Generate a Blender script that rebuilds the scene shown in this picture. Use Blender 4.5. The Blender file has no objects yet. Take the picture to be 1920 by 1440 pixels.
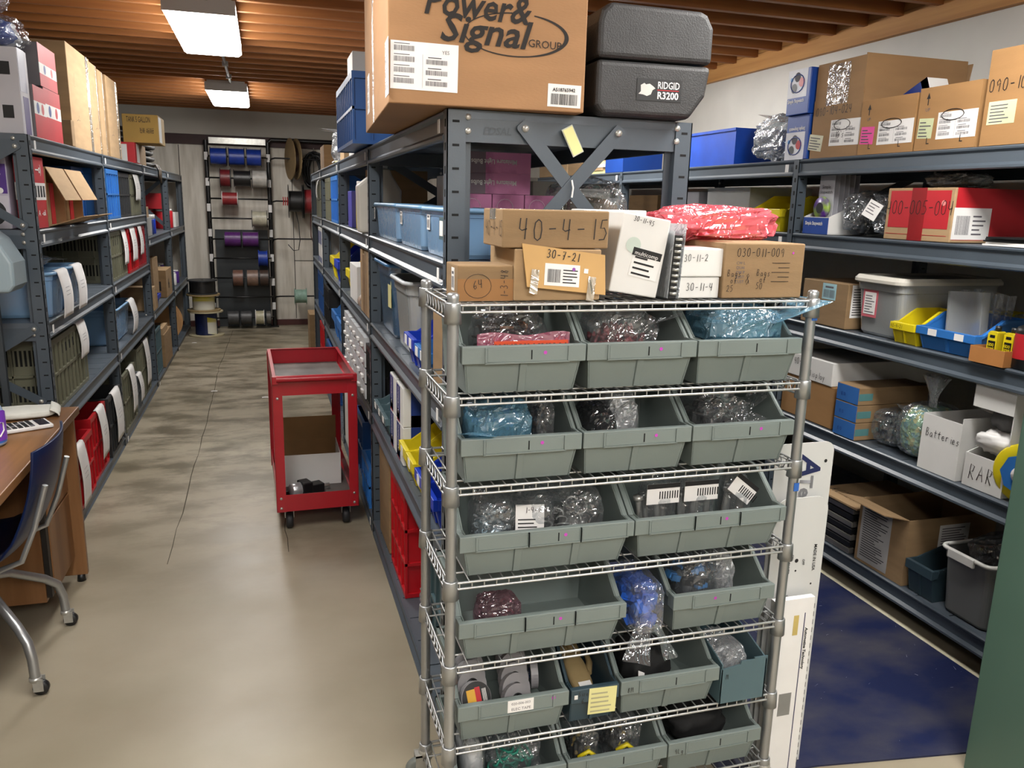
import bpy, math, random
from mathutils import Vector, Matrix, noise
R = math.radians
C = bpy.context.scene
COL = C.collection
random.seed(7)

# ------------------------------------------------------------------ camera
CAM_F = 1505.9                      # focal length in pixels of the 1920 px wide frame
YAW, PITCH, ROLL, EYE = 0.29859, 0.22077, 0.025704, 1.60
fw = Vector((math.sin(YAW)*math.cos(PITCH), math.cos(YAW)*math.cos(PITCH), -math.sin(PITCH)))
rt = Vector((math.cos(YAW), -math.sin(YAW), 0)); up = rt.cross(fw)
r2 = rt*math.cos(ROLL) + up*math.sin(ROLL); u2 = up*math.cos(ROLL) - rt*math.sin(ROLL)
cam = bpy.data.cameras.new('camera'); cam.sensor_fit = 'HORIZONTAL'; cam.sensor_width = 36.0
cam.lens = CAM_F/1920*36.0; cam.clip_start = 0.02; cam.clip_end = 60
camo = bpy.data.objects.new('camera', cam); COL.objects.link(camo)
camo.matrix_world = Matrix(((r2.x, u2.x, -fw.x, 0), (r2.y, u2.y, -fw.y, 0), (r2.z, u2.z, -fw.z, EYE), (0, 0, 0, 1)))
C.camera = camo

# ------------------------------------------------------------------ world, exposure, bounces
w = bpy.data.worlds.new('world'); C.world = w; w.use_nodes = True
w.node_tree.nodes['Background'].inputs[0].default_value = (0.9, 0.95, 1, 1)
w.node_tree.nodes['Background'].inputs[1].default_value = 0.12
C.view_settings.view_transform = 'Standard'; C.view_settings.look = 'None'
C.view_settings.exposure = 0.38; C.view_settings.gamma = 1.0; C.view_settings.use_curve_mapping = False
C.cycles.max_bounces = 7; C.cycles.diffuse_bounces = 3; C.cycles.glossy_bounces = 3
C.cycles.transmission_bounces = 4; C.cycles.transparent_max_bounces = 12
C.cycles.caustics_reflective = False; C.cycles.caustics_refractive = False
C.cycles.use_denoising = True
LAMP = 30.0                         # emission of the lamp diffusers

# ------------------------------------------------------------------ materials
def lin(h):
    h = h.lstrip('#'); o = []
    for i in (0, 2, 4):
        c = int(h[i:i+2], 16)/255
        o.append(c/12.92 if c <= 0.04045 else ((c+0.055)/1.055)**2.4)
    return (*o, 1)
_m = {}
def mat(name, col='#888888', rough=0.5, metal=0.0, var=0.10, scale=6.0, bump=0.0, bscale=60.0, stretch=(1, 1, 1), col2=None, fac=(0.35, 0.7), detail=4.0, coat=0.0, emit=None, spec=0.5):
    if name in _m: return _m[name]
    m = bpy.data.materials.new(name); m.use_nodes = True; n = m.node_tree.nodes; l = m.node_tree.links
    p = n['Principled BSDF']; p.inputs['Roughness'].default_value = rough; p.inputs['Metallic'].default_value = metal
    p.inputs['Specular IOR Level'].default_value = spec; p.inputs['Coat Weight'].default_value = coat
    c = lin(col); tc = n.new('ShaderNodeTexCoord'); mp = n.new('ShaderNodeMapping'); mp.inputs['Scale'].default_value = stretch
    l.new(tc.outputs['Object'], mp.inputs['Vector'])
    nz = n.new('ShaderNodeTexNoise'); nz.inputs['Scale'].default_value = scale; nz.inputs['Detail'].default_value = detail
    l.new(mp.outputs[0], nz.inputs['Vector'])
    rp = n.new('ShaderNodeValToRGB'); rp.color_ramp.elements[0].position = fac[0]; rp.color_ramp.elements[1].position = fac[1]
    d = lin(col2) if col2 else tuple(x*(1-var*2) for x in c[:3]) + (1,)
    rp.color_ramp.elements[0].color = d; rp.color_ramp.elements[1].color = c if col2 else tuple(min(1, x*(1+var)) for x in c[:3]) + (1,)
    l.new(nz.outputs['Fac'], rp.inputs[0]); l.new(rp.outputs[0], p.inputs['Base Color'])
    if bump:
        b = n.new('ShaderNodeBump'); b.inputs['Strength'].default_value = bump; b.inputs['Distance'].default_value = 0.004
        nb = n.new('ShaderNodeTexNoise'); nb.inputs['Scale'].default_value = bscale; nb.inputs['Detail'].default_value = 3
        l.new(mp.outputs[0], nb.inputs['Vector']); l.new(nb.outputs['Fac'], b.inputs['Height']); l.new(b.outputs[0], p.inputs['Normal'])
    if emit:
        p.inputs['Emission Color'].default_value = (*emit[:3], 1); p.inputs['Emission Strength'].default_value = emit[3]
    _m[name] = m; return m
def film(name, tint='#f2f4f6', glossfac=0.20, body=0.06, rough=0.08, bump=1.0):
    """clear or tinted plastic: see-through with glossy creases"""
    if name in _m: return _m[name]
    m = bpy.data.materials.new(name); m.use_nodes = True; n = m.node_tree.nodes; l = m.node_tree.links
    n.remove(n['Principled BSDF']); out = n['Material Output']
    t = n.new('ShaderNodeBsdfTransparent'); t.inputs[0].default_value = lin(tint)
    g = n.new('ShaderNodeBsdfGlossy'); g.inputs['Roughness'].default_value = rough; g.inputs['Color'].default_value = (0.95, 0.97, 1, 1)
    df = n.new('ShaderNodeBsdfDiffuse'); df.inputs[0].default_value = lin(tint)
    tc = n.new('ShaderNodeTexCoord'); nz = n.new('ShaderNodeTexNoise'); nz.inputs['Scale'].default_value = 20; nz.inputs['Detail'].default_value = 4; nz.inputs['Distortion'].default_value = 2.5; nz.noise_type = 'RIDGED_MULTIFRACTAL'
    l.new(tc.outputs['Object'], nz.inputs['Vector']); b = n.new('ShaderNodeBump'); b.inputs['Strength'].default_value = bump; b.inputs['Distance'].default_value = 0.012
    l.new(nz.outputs['Fac'], b.inputs['Height']); l.new(b.outputs[0], g.inputs['Normal'])
    lw = n.new('ShaderNodeLayerWeight'); lw.inputs['Blend'].default_value = 0.35; l.new(b.outputs[0], lw.inputs['Normal'])
    ad = n.new('ShaderNodeMath'); ad.operation = 'MULTIPLY_ADD'; ad.inputs[1].default_value = 0.45; ad.inputs[2].default_value = glossfac*0.5
    l.new(lw.outputs['Facing'], ad.inputs[0])
    m1 = n.new('ShaderNodeMixShader'); m1.inputs[0].default_value = body; l.new(t.outputs[0], m1.inputs[1]); l.new(df.outputs[0], m1.inputs[2])
    m2 = n.new('ShaderNodeMixShader'); l.new(ad.outputs[0], m2.inputs[0]); l.new(m1.outputs[0], m2.inputs[1]); l.new(g.outputs[0], m2.inputs[2])
    l.new(m2.outputs[0], out.inputs['Surface']); _m[name] = m; return m
def flecks(name, cols, scale=40, rough=0.4, metal=0.0):
    """cell pattern of small mixed pieces, for heaps of parts"""
    if name in _m: return _m[name]
    m = mat(name, cols[0], rough, metal); n = m.node_tree.nodes; l = m.node_tree.links; p = n['Principled BSDF']
    v = n.new('ShaderNodeTexVoronoi'); v.inputs['Scale'].default_value = scale; tc = n.new('ShaderNodeTexCoord'); l.new(tc.outputs['Object'], v.inputs['Vector'])
    rp = n.new('ShaderNodeValToRGB'); rp.color_ramp.interpolation = 'CONSTANT'; e = rp.color_ramp.elements
    for i, c in enumerate(cols):
        x = e[i] if i < 2 else e.new(i/len(cols)); x.position = i/len(cols); x.color = lin(c)
    sp = n.new('ShaderNodeSeparateColor'); l.new(v.outputs['Color'], sp.inputs[0]); l.new(sp.outputs[0], rp.inputs[0]); l.new(rp.outputs[0], p.inputs['Base Color'])
    b = n.new('ShaderNodeBump'); b.inputs['Strength'].default_value = 0.8; b.inputs['Distance'].default_value = 0.006
    l.new(v.outputs['Distance'], b.inputs['Height']); l.new(b.outputs[0], p.inputs['Normal']); return m

STEEL = mat('rack_steel', '#4b545d', 0.34, 0.0, 0.07, 3, 0.05, 200)
SLOT = mat('slot_shadow_hole', '#0b0c0e', 0.9)
DECK = mat('deck_steel', '#59616a', 0.42, 0.2, 0.10, 5)
KRAFT = mat('kraft_board', '#8e7352', 0.85, 0, 0.07, 5, 0.12, 90, (1, 1, 5))
KRAFT2 = mat('kraft_board_pale', '#a88b67', 0.85, 0, 0.06, 5, 0.12, 90, (1, 1, 5))
KRAFT3 = mat('kraft_board_dark', '#80623f', 0.85, 0, 0.08, 5, 0.12, 90, (1, 1, 5))
KIN = mat('kraft_inside', '#846440', 0.9, 0, 0.08, 5)
TAPE = mat('packing_tape', '#b58a55', 0.22, 0, 0.05, 8, 0.1, 60)
CLEARTAPE = film('clear_tape', '#efe6d2', 0.5, 0.25, 0.2)
WHITE = mat('white_card', '#d9d8d5', 0.7, 0, 0.03, 5)
PAPER = mat('white_paper', '#e3e1df', 0.8, 0, 0.03, 8)
INK = mat('black_ink', '#141214', 0.7)
GREYINK = mat('grey_ink', '#5d5a60', 0.8)
MARKER = mat('marker_ink', '#1b1513', 0.6)
REDCARD = mat('red_card', '#b51f29', 0.5, 0, 0.06, 5)
REDPAINT = mat('red_paint', '#ac1224', 0.33, 0, 0.06, 4, coat=0.2)
REDPLAST = mat('red_plastic', '#b3141f', 0.38, 0, 0.06, 4)
BLUEPLAST = mat('blue_plastic', '#2f6fb8', 0.38, 0, 0.06, 4)
NAVYPLAST = mat('navy_plastic', '#1c4a86', 0.4, 0, 0.06, 4)
BINBLUE = mat('bin_blue', '#1538b0', 0.35, 0, 0.05, 4)
OLIVE = mat('olive_plastic', '#6a6a58', 0.45, 0, 0.06, 4)
CHARC = mat('charcoal_plastic', '#2b2d30', 0.5, 0, 0.08, 4)
BLACK = mat('black_plastic', '#141517', 0.42, 0, 0.1, 4)
GREYBIN = mat('grey_bin_plastic', '#737d7a', 0.5, 0, 0.04, 4, 0.05, 300)
SLATE = mat('slate_bin_plastic', '#4d646b', 0.45, 0, 0.05, 4, 0.05, 300)
SLATE2 = mat('dark_slate_plastic', '#34464f', 0.45, 0, 0.05, 4)
YELLOW = mat('yellow_plastic', '#dcc81c', 0.4, 0, 0.05, 4)
CHROME = mat('brushed_chrome', '#a9abac', 0.33, 0.75, 0.05, 30, 0, 60, (1, 1, 0.05))
ZINC = mat('zinc_bolt', '#bdbcb6', 0.3, 0.55, 0.08, 30)
WIRE = mat('chrome_wire', '#c6c7c7', 0.28, 0.8, 0.04, 30)
CLEAR = film('clear_film')
CLEAR2 = film('clear_film_soft', '#e6e9ec', 0.22, 0.30, 0.22)
BLUEFILM = film('blue_film', '#7fb9d6', 0.25, 0.35, 0.15)
PINKFILM = film('pink_film', '#f06a78', 0.3, 0.6, 0.15)
PURPFILM = film('plum_film', '#dcb4c0', 0.22, 0.12, 0.12)
TUBBLUE = film('blue_tub_plastic', '#98c6ef', 0.25, 0.6, 0.2, 0.1)
TUBCLEAR = film('clear_tub_plastic', '#c3c6c6', 0.22, 0.5, 0.25, 0.1)
STICKY = mat('yellow_note', '#d9d495', 0.8, 0, 0.03, 6)
PINKNOTE = mat('pink_note', '#e0529a', 0.8, 0, 0.03, 6)
PURPLE = mat('purple_print', '#4d2a80', 0.5, 0, 0.05, 6)
PINKCARD = mat('pink_print', '#cf7fb0', 0.5, 0, 0.1, 14, col2='#99507c', fac=(0.35, 0.55))
NAVYCARD = mat('navy_card', '#16337c', 0.45, 0, 0.05, 5)
WOODDESK = None

# ------------------------------------------------------------------ mesh builder
class MB:
    def __init__(s): s.v = []; s.f = []; s.m = []; s.sm = []
    def add(s, vs, fs, mi=0, smooth=False):
        o = len(s.v); s.v += [tuple(x) for x in vs]; s.f += [tuple(i+o for i in f) for f in fs]
        s.m += [mi]*len(fs); s.sm += [smooth]*len(fs); return s
    def box(s, x0, y0, z0, x1, y1, z1, mi=0, T=None):
        v = [(x0, y0, z0), (x1, y0, z0), (x1, y1, z0), (x0, y1, z0), (x0, y0, z1), (x1, y0, z1), (x1, y1, z1), (x0, y1, z1)]
        if T is not None: v = [T @ Vector(p) for p in v]
        return s.add(v, [(0, 3, 2, 1), (4, 5, 6, 7), (0, 1, 5, 4), (1, 2, 6, 5), (2, 3, 7, 6), (3, 0, 4, 7)], mi)
    def taper(s, b, t, z0, z1, mi=0):
        (x0, y0, x1, y1), (X0, Y0, X1, Y1) = b, t
        v = [(x0, y0, z0), (x1, y0, z0), (x1, y1, z0), (x0, y1, z0), (X0, Y0, z1), (X1, Y0, z1), (X1, Y1, z1), (X0, Y1, z1)]
        return s.add(v, [(0, 3, 2, 1), (4, 5, 6, 7), (0, 1, 5, 4), (1, 2, 6, 5), (2, 3, 7, 6), (3, 0, 4, 7)], mi)
    def prism(s, poly, a, b, axis='x', mi=0):
        """poly: 2D outline; extruded along axis from a to b. axis x: (y,z); y: (x,z); z: (x,y)"""
        def P(p, t): return {'x': (t, p[0], p[1]), 'y': (p[0], t, p[1]), 'z': (p[0], p[1], t)}[axis]
        n = len(poly); v = [P(p, a) for p in poly] + [P(p, b) for p in poly]
        return s.add(v, [tuple(range(n))[::-1], tuple(range(n, 2*n))] + [(i, (i+1) % n, n+(i+1) % n, n+i) for i in range(n)], mi)
    def tube(s, pts, r, n=8, mi=0, cap=True, closed=False):
        pts = [Vector(p) for p in pts]; k = len(pts); rr = r if isinstance(r, (list, tuple)) else [r]*k; vs = []; pn = None
        for i, p in enumerate(pts):
            a = pts[i-1] if (i > 0 or closed) else p; b = pts[(i+1) % k] if (i < k-1 or closed) else p
            t = (b-a).normalized() if (b-a).length > 1e-9 else Vector((0, 0, 1))
            if pn is None: pn = t.orthogonal().normalized()
            else:
                pn = pn - t*pn.dot(t); pn = pn.normalized() if pn.length > 1e-6 else t.orthogonal().normalized()
            q = t.cross(pn)
            vs += [p + (pn*math.cos(2*math.pi*j/n) + q*math.sin(2*math.pi*j/n))*rr[i] for j in range(n)]
        fs = [(i*n+j, i*n+(j+1) % n, ((i+1) % k)*n+(j+1) % n, ((i+1) % k)*n+j) for i in range(k if closed else k-1) for j in range(n)]
        s.add(vs, fs, mi, True)
        if cap and not closed: s.add(vs[:n], [tuple(range(n))[::-1]], mi); s.add(vs[-n:], [tuple(range(n))], mi)
        return s
    def lathe(s, prof, n=24, mi=0, T=None, smooth=True):
        """prof: (r,z) list, round z axis; T optional matrix"""
        vs = []
        for r, z in prof: vs += [Vector((r*math.cos(2*math.pi*j/n), r*math.sin(2*math.pi*j/n), z)) for j in range(n)]
        if T is not None: vs = [T @ v for v in vs]
        fs = [(i*n+j, i*n+(j+1) % n, (i+1)*n+(j+1) % n, (i+1)*n+j) for i in range(len(prof)-1) for j in range(n)]
        return s.add(vs, fs, mi, smooth)
    def disc(s, c, r, n=20, mi=0, T=None):
        vs = [Vector(c) + Vector((r*math.cos(2*math.pi*j/n), r*math.sin(2*math.pi*j/n), 0)) for j in range(n)]
        if T is not None: vs = [T @ v for v in vs]
        return s.add(vs, [tuple(range(n))], mi)
    def surf(s, fn, nu, nv, mi=0, smooth=True, wrap=False):
        vs = [fn(i/nu, j/nv) for i in range(nu+1) for j in range(nv+1)]
        fs = [(i*(nv+1)+j, i*(nv+1)+j+1, (i+1)*(nv+1)+j+1, (i+1)*(nv+1)+j) for i in range(nu) for j in range(nv)]
        return s.add(vs, fs, mi, smooth)
    def build(s, name, mats, parent=None, loc=(0, 0, 0), rz=0, bevel=0, seg=2, rot=None, solid=0):
        me = bpy.data.meshes.new(name); me.from_pydata(s.v, [], s.f)
        for x in (mats if isinstance(mats, (list, tuple)) else [mats]): me.materials.append(x)
        me.polygons.foreach_set('material_index', s.m); me.polygons.foreach_set('use_smooth', s.sm); me.update()
        o = bpy.data.objects.new(name, me); COL.objects.link(o); o.location = loc; o.rotation_euler = rot or (0, 0, R(rz))
        if parent: o.parent = parent
        if solid:
            d = o.modifiers.new('s', 'SOLIDIFY'); d.thickness = solid; d.offset = 0
        if bevel:
            b = o.modifiers.new('b', 'BEVEL'); b.width = bevel; b.segments = seg; b.limit_method = 'ANGLE'; b.angle_limit = R(40)
        return o
def tag(o, label, cat, group=None):
    o['label'] = label; o['category'] = cat
    if group: o['group'] = group
    return o
def thing(name, label, cat, loc=(0, 0, 0), rz=0, group=None, rot=None):
    o = bpy.data.objects.new(name, None); COL.objects.link(o); o.location = loc; o.rotation_euler = rot or (0, 0, R(rz)); o.empty_display_size = 0.05
    return tag(o, label, cat, group)
def struct(o): o['kind'] = 'structure'; return o
def clone(o, loc=None, rz=None, label=None, group=None, parent=None):
    c = o.copy(); COL.objects.link(c)
    if parent: c.parent = parent
    for ch in list(o.children): clone(ch, parent=c)
    if loc is not None: c.location = loc
    if rz is not None: c.rotation_euler = (0, 0, R(rz))
    if label: c['label'] = label
    if group: c['group'] = group
    return c

# ------------------------------------------------------------------ writing
STROKES = {'0': [[(.5,1),(.2,.85),(.1,.5),(.2,.12),(.5,0),(.8,.12),(.88,.5),(.78,.88),(.5,1)]], '1': [[(.5,1),(.48,0)]],
 '2': [[(.12,.75),(.3,.97),(.6,1),(.8,.8),(.7,.5),(.1,.02),(.4,.1),(.95,.03)]], '3': [[(.15,.9),(.5,1),(.8,.82),(.65,.58),(.4,.52),(.75,.42),(.85,.2),(.55,0),(.1,.08)]],
 '4': [[(.15,1),(.1,.5),(.35,.42),(.85,.5)],[(.75,1),(.7,0)]], '5': [[(.85,1),(.3,.97),(.2,.58),(.6,.6),(.85,.35),(.65,.05),(.1,.02)]],
 '6': [[(.7,1),(.3,.65),(.12,.25),(.4,0),(.78,.15),(.7,.42),(.2,.32)]], '7': [[(.1,.95),(.85,1),(.45,0)],[(.25,.5),(.75,.52)]],
 '8': [[(.75,.85),(.45,1),(.2,.8),(.7,.35),(.55,0),(.2,.15),(.35,.5),(.75,.85)]], '9': [[(.8,.75),(.5,1),(.15,.8),(.3,.5),(.78,.7),(.7,0)]],
 '-': [[(.15,.48),(.85,.5)]], 'B': [[(.15,1),(.12,0)],[(.1,1),(.65,.95),(.6,.6),(.15,.52),(.8,.4),(.75,.08),(.12,0)]],
 'a': [[(.75,.5),(.35,.55),(.12,.2),(.35,0),(.72,.2),(.75,.5),(.8,.05),(.95,.02)]], 't': [[(.5,.95),(.42,.1),(.7,.02)],[(.1,.62),(.9,.66)]],
 'e': [[(.15,.28),(.75,.32),(.6,.55),(.25,.5),(.12,.2),(.4,0),(.85,.1)]], 'r': [[(.2,.55),(.22,0)],[(.22,.35),(.5,.55),(.8,.5)]],
 'i': [[(.5,.55),(.5,0)],[(.5,.75),(.53,.79)]], 'e2': [], 's': [[(.75,.5),(.4,.55),(.25,.38),(.7,.2),(.5,0),(.12,.05)]],
 'g': [[(.75,.5),(.35,.55),(.15,.25),(.4,.05),(.72,.25),(.75,.5),(.7,-.3),(.3,-.4)]], 'o': [[(.5,.55),(.15,.35),(.3,.02),(.7,.05),(.8,.4),(.5,.55)]],
 'f': [[(.8,.9),(.5,.95),(.42,0)],[(.15,.5),(.75,.52)]], 'L': [[(.2,1),(.15,.02),(.85,.04)]], 'M': [[(.05,0),(.2,1),(.5,.35),(.8,1),(.92,0)]],
 'd': [[(.7,.5),(.3,.52),(.12,.2),(.4,0),(.7,.2),(.75,1),(.78,0)]], 'p': [[(.2,.55),(.15,-.4)],[(.2,.45),(.6,.55),(.8,.3),(.5,.02),(.2,.1)]],
 'l': [[(.5,1),(.5,0)]], 'y': [[(.15,.55),(.4,.1),(.45,.1)],[(.85,.55),(.3,-.4)]], 'u': [[(.15,.55),(.25,.05),(.6,.05),(.8,.55),(.82,0)]],
 '&': [[(.85,.1),(.3,.85),(.55,1),(.7,.8),(.15,.3),(.4,0),(.8,.4)]], 'S': [[(.8,.9),(.4,1),(.2,.75),(.75,.35),(.55,0),(.1,.08)]], 'z': [[(.15,.5),(.8,.52),(.15,.02),(.85,.04)]],
 "'": [[(.4,1),(.35,.8)]], 'A': [[(.05,0),(.5,1),(.9,0)],[(.2,.4),(.75,.42)]], 'R': [[(.15,0),(.2,1),(.75,.9),(.6,.55),(.2,.5),(.85,0)]], 'C': [[(.85,.85),(.4,1),(.1,.5),(.4,0),(.85,.1)]],
 'Y': [[(.1,1),(.45,.5),(.85,1)],[(.45,.5),(.4,0)]], 'H': [[(.15,1),(.15,0)],[(.85,1),(.85,0)],[(.15,.5),(.85,.52)]], 'X': [[(.1,1),(.9,0)],[(.85,1),(.1,0)]], 'D': [[(.15,0),(.18,1),(.7,.9),(.88,.5),(.65,.05),(.15,0)]]}
def fmat(face, w, d, h):
    """matrix from a face's own (u right, v up, n out) with origin at its lower left corner, for a box w x d x h standing on its base centre"""
    if face == 'f': X, Y, O = (1, 0, 0), (0, 0, 1), (-w/2, -d/2, 0)
    elif face == 'l': X, Y, O = (0, -1, 0), (0, 0, 1), (-w/2, d/2, 0)
    elif face == 'r': X, Y, O = (0, 1, 0), (0, 0, 1), (w/2, -d/2, 0)
    elif face == 'b': X, Y, O = (-1, 0, 0), (0, 0, 1), (w/2, d/2, 0)
    else: X, Y, O = (1, 0, 0), (0, 1, 0), (-w/2, -d/2, h)
    X, Y = Vector(X), Vector(Y); Z = X.cross(Y)
    return Matrix(((X.x, Y.x, Z.x, O[0]), (X.y, Y.y, Z.y, O[1]), (X.z, Y.z, Z.z, O[2]), (0, 0, 0, 1)))
def written(parent, F, string, u, v, size, thick=None, ang=0, m=None, adv=0.66, name='marker_writing', lean=0.05):
    """hand-drawn strokes lying 0.6 mm proud of face F"""
    b = MB(); x = 0.0; th = (thick or max(size*0.085, .0014))/2; ca, sa = math.cos(R(ang)), math.sin(R(ang)); rnd = random.Random(string)
    for ch in string:
        jy = rnd.uniform(-.05, .05)
        for st in STROKES.get(ch, []):
            P = [((x+px*0.50+py*lean)*size, (py+jy)*size) for px, py in st]
            P = [Vector((u+a*ca-c*sa, v+a*sa+c*ca)) for a, c in P]; L = []
            for i, p in enumerate(P):
                t = (P[min(i+1, len(P)-1)]-P[max(i-1, 0)]).normalized(); q = Vector((-t.y, t.x))
                L += [p+q*th, p-q*th]
            b.add([F @ Vector((p.x, p.y, 0.0016)) for p in L], [(2*i, 2*i+1, 2*i+3, 2*i+2) for i in range(len(P)-1)])
        x += adv*(.6 if ch in "1il'" else 1.) if ch != ' ' else 0.4
    return b.build(name, m or MARKER, parent)
def printed(parent, F, string, u, v, size, m=None, bold=0.0, shear=0.0, ang=0, fit=None, name='printed_lettering', align='LEFT', lift=0.0016):
    c = bpy.data.curves.new(name, 'FONT'); c.body = string; c.size = size; c.offset = bold*size; c.shear = shear; c.resolution_u = 2; c.align_x = align
    o = bpy.data.objects.new(name, c); me = bpy.data.meshes.new_from_object(o); bpy.data.objects.remove(o)
    me.name = name; me.materials.clear(); me.materials.append(m or INK); k = 1.0
    if fit and len(me.vertices):
        xs = [q.co.x for q in me.vertices]; k = fit/max(1e-6, max(xs)-min(xs))
    M = F @ Matrix.Translation((u, v, lift)) @ Matrix.Rotation(R(ang), 4, 'Z') @ Matrix.Diagonal((k, 1, 1, 1)); me.transform(M)
    p = bpy.data.objects.new(name, me); COL.objects.link(p); p.parent = parent; return p
def sticker(parent, F, u, v, w, h, kind='plain', m=None, ang=0, name='shipping_label', ink=None, seed=1):
    """paper rectangle on a face, with its printed rows or bars in the same mesh"""
    b = MB(); M = F @ Matrix.Translation((u, v, 0)) @ Matrix.Rotation(R(ang), 4, 'Z'); rnd = random.Random(seed+int(u*1000))
    b.box(0, 0, 0, w, h, 0.0008, 0, M)
    def q(x0, y0, x1, y1): b.add([M @ Vector(p) for p in ((x0, y0, .0012), (x1, y0, .0012), (x1, y1, .0012), (x0, y1, .0012))], [(0, 1, 2, 3)], 1)
    def bars(x0, y0, x1, y1):
        x = x0
        while x < x1:
            t = rnd.choice((.008, .012, .02))*(x1-x0); q(x, y0, min(x+t, x1), y1); x += t + rnd.choice((.01, .014, .022))*(x1-x0)
    if kind == 'ship':
        for i in range(4):
            y = h*(.80-.225*i); bars(w*.05, y, w*.05+w*.3, y+h*.11); q(w*.05, y+h*.14, w*.28, y+h*.155)
            if i: bars(w*.52, y-h*.02, w*.84, y+h*.08); q(w*.55, y+h*.11, w*.75, y+h*.13)
        q(w*.47, 0.05*h, w*.473, h*.75)
    elif kind == 'bars': bars(w*.1, h*.10, w*.9, h*.58)
    elif kind == 'bar': bars(w*.1, h*.12, w*.9, h*.62); q(w*.2, h*.72, w*.8, h*.84)
    elif kind == 'mix':
        bars(w*.08, h*.15, w*.45, h*.75)
        for i in range(5): q(w*.52, h*(.15+.14*i), w*rnd.uniform(.7, .95), h*(.20+.14*i))
    elif kind == 'rows':
        n = max(3, int(h/0.012))
        for i in range(n): q(w*.08, h*(.08+.85*i/n), w*rnd.uniform(.5, .92), h*(.08+.85*i/n)+h*.3/n)
    return b.build(name, [m or PAPER, ink or GREYINK], parent)

# ------------------------------------------------------------------ the room
X0, X1, Y0, Y1, CEIL = -1.80, 3.28, -2.6, 10.72, 2.61
fm = mat('concrete_floor', '#a59b88', 0.33, 0, 0.0, 0.9, 0.06, 40, (1, 1, 1), '#8d836f', (0.38, 0.66), 9, spec=0.4)
n = fm.node_tree.nodes; l = fm.node_tree.links; p = n['Principled BSDF']
tc = n.new('ShaderNodeTexCoord'); mp = n.new('ShaderNodeMapping'); mp.inputs['Scale'].default_value = (1.2, 2.4, 1); l.new(tc.outputs['Object'], mp.inputs[0])
nz = n.new('ShaderNodeTexNoise'); nz.inputs['Scale'].default_value = 2.1; nz.inputs['Detail'].default_value = 8; nz.inputs['Roughness'].default_value = 0.68; l.new(mp.outputs[0], nz.inputs['Vector'])
sx = n.new('ShaderNodeSeparateXYZ'); l.new(tc.outputs['Object'], sx.inputs[0])
far = n.new('ShaderNodeMapRange'); far.inputs[1].default_value = 3.0; far.inputs[2].default_value = 5.2; l.new(sx.outputs['Y'], far.inputs[0])     # the worn, stained part of the aisle
rp = n.new('ShaderNodeValToRGB'); rp.color_ramp.elements[0].position = .40; rp.color_ramp.elements[1].position = .57; l.new(nz.outputs['Fac'], rp.inputs[0])
rp.color_ramp.elements[0].color = (0, 0, 0, 1); rp.color_ramp.elements[1].color = (1, 1, 1, 1)
mu = n.new('ShaderNodeMath'); mu.operation = 'SUBTRACT'; mu.inputs[0].default_value = 1; l.new(rp.outputs[0], mu.inputs[1])
m2 = n.new('ShaderNodeMath'); m2.operation = 'MULTIPLY'; l.new(mu.outputs[0], m2.inputs[0]); l.new(far.outputs[0], m2.inputs[1])
m3 = n.new('ShaderNodeMath'); m3.operation = 'MULTIPLY'; m3.inputs[1].default_value = .85; l.new(m2.outputs[0], m3.inputs[0])
old = p.inputs['Base Color'].links[0].from_socket; mx = n.new('ShaderNodeMixRGB'); l.new(m3.outputs[0], mx.inputs[0]); l.new(old, mx.inputs[1]); mx.inputs[2].default_value = lin('#554d3b')
l.new(mx.outputs[0], p.inputs['Base Color'])
rr = n.new('ShaderNodeMapRange'); rr.inputs[3].default_value = 0.24; rr.inputs[4].default_value = 0.5; l.new(nz.outputs['Fac'], rr.inputs[0]); l.new(rr.outputs[0], p.inputs['Roughness'])
FLOOR = struct(MB().box(X0-.2, Y0-.2, -.12, X1+.2, Y1+.2, 0).build('floor', fm))
crk = MB()
def crack(pts, wd=.004):
    r_ = random.Random(len(pts)); L = []
    for (xa, ya), (xb, yb) in zip(pts, pts[1:]):
        for k in range(12): L.append((xa+(xb-xa)*k/12+r_.uniform(-.006, .006), ya+(yb-ya)*k/12+r_.uniform(-.01, .01)))
    L.append(pts[-1])
    vs = []
    for i, q in enumerate(L):
        a, b = Vector(L[max(i-1, 0)]), Vector(L[min(i+1, len(L)-1)]); t = (b-a).normalized(); nn = Vector((-t.y, t.x))*wd*r_.uniform(.3, .7)
        vs += [(q[0]+nn.x, q[1]+nn.y, .0006), (q[0]-nn.x, q[1]-nn.y, .0006)]
    crk.add(vs, [(2*i, 2*i+1, 2*i+3, 2*i+2) for i in range(len(L)-1)])
crack([(-.47, 3.6), (-.46, 6.0), (-.47, 8.0), (-.42, 10.3)]); crack([(-.9, 5.7), (-.5, 5.62), (-.1, 5.8), (.4, 5.7)], .003); crack([(.05, 3.6), (.02, 4.6), (.12, 5.6)], .003)
crk.build('floor_crack', mat('crack_line', '#4c4639', .9), FLOOR)

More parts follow.
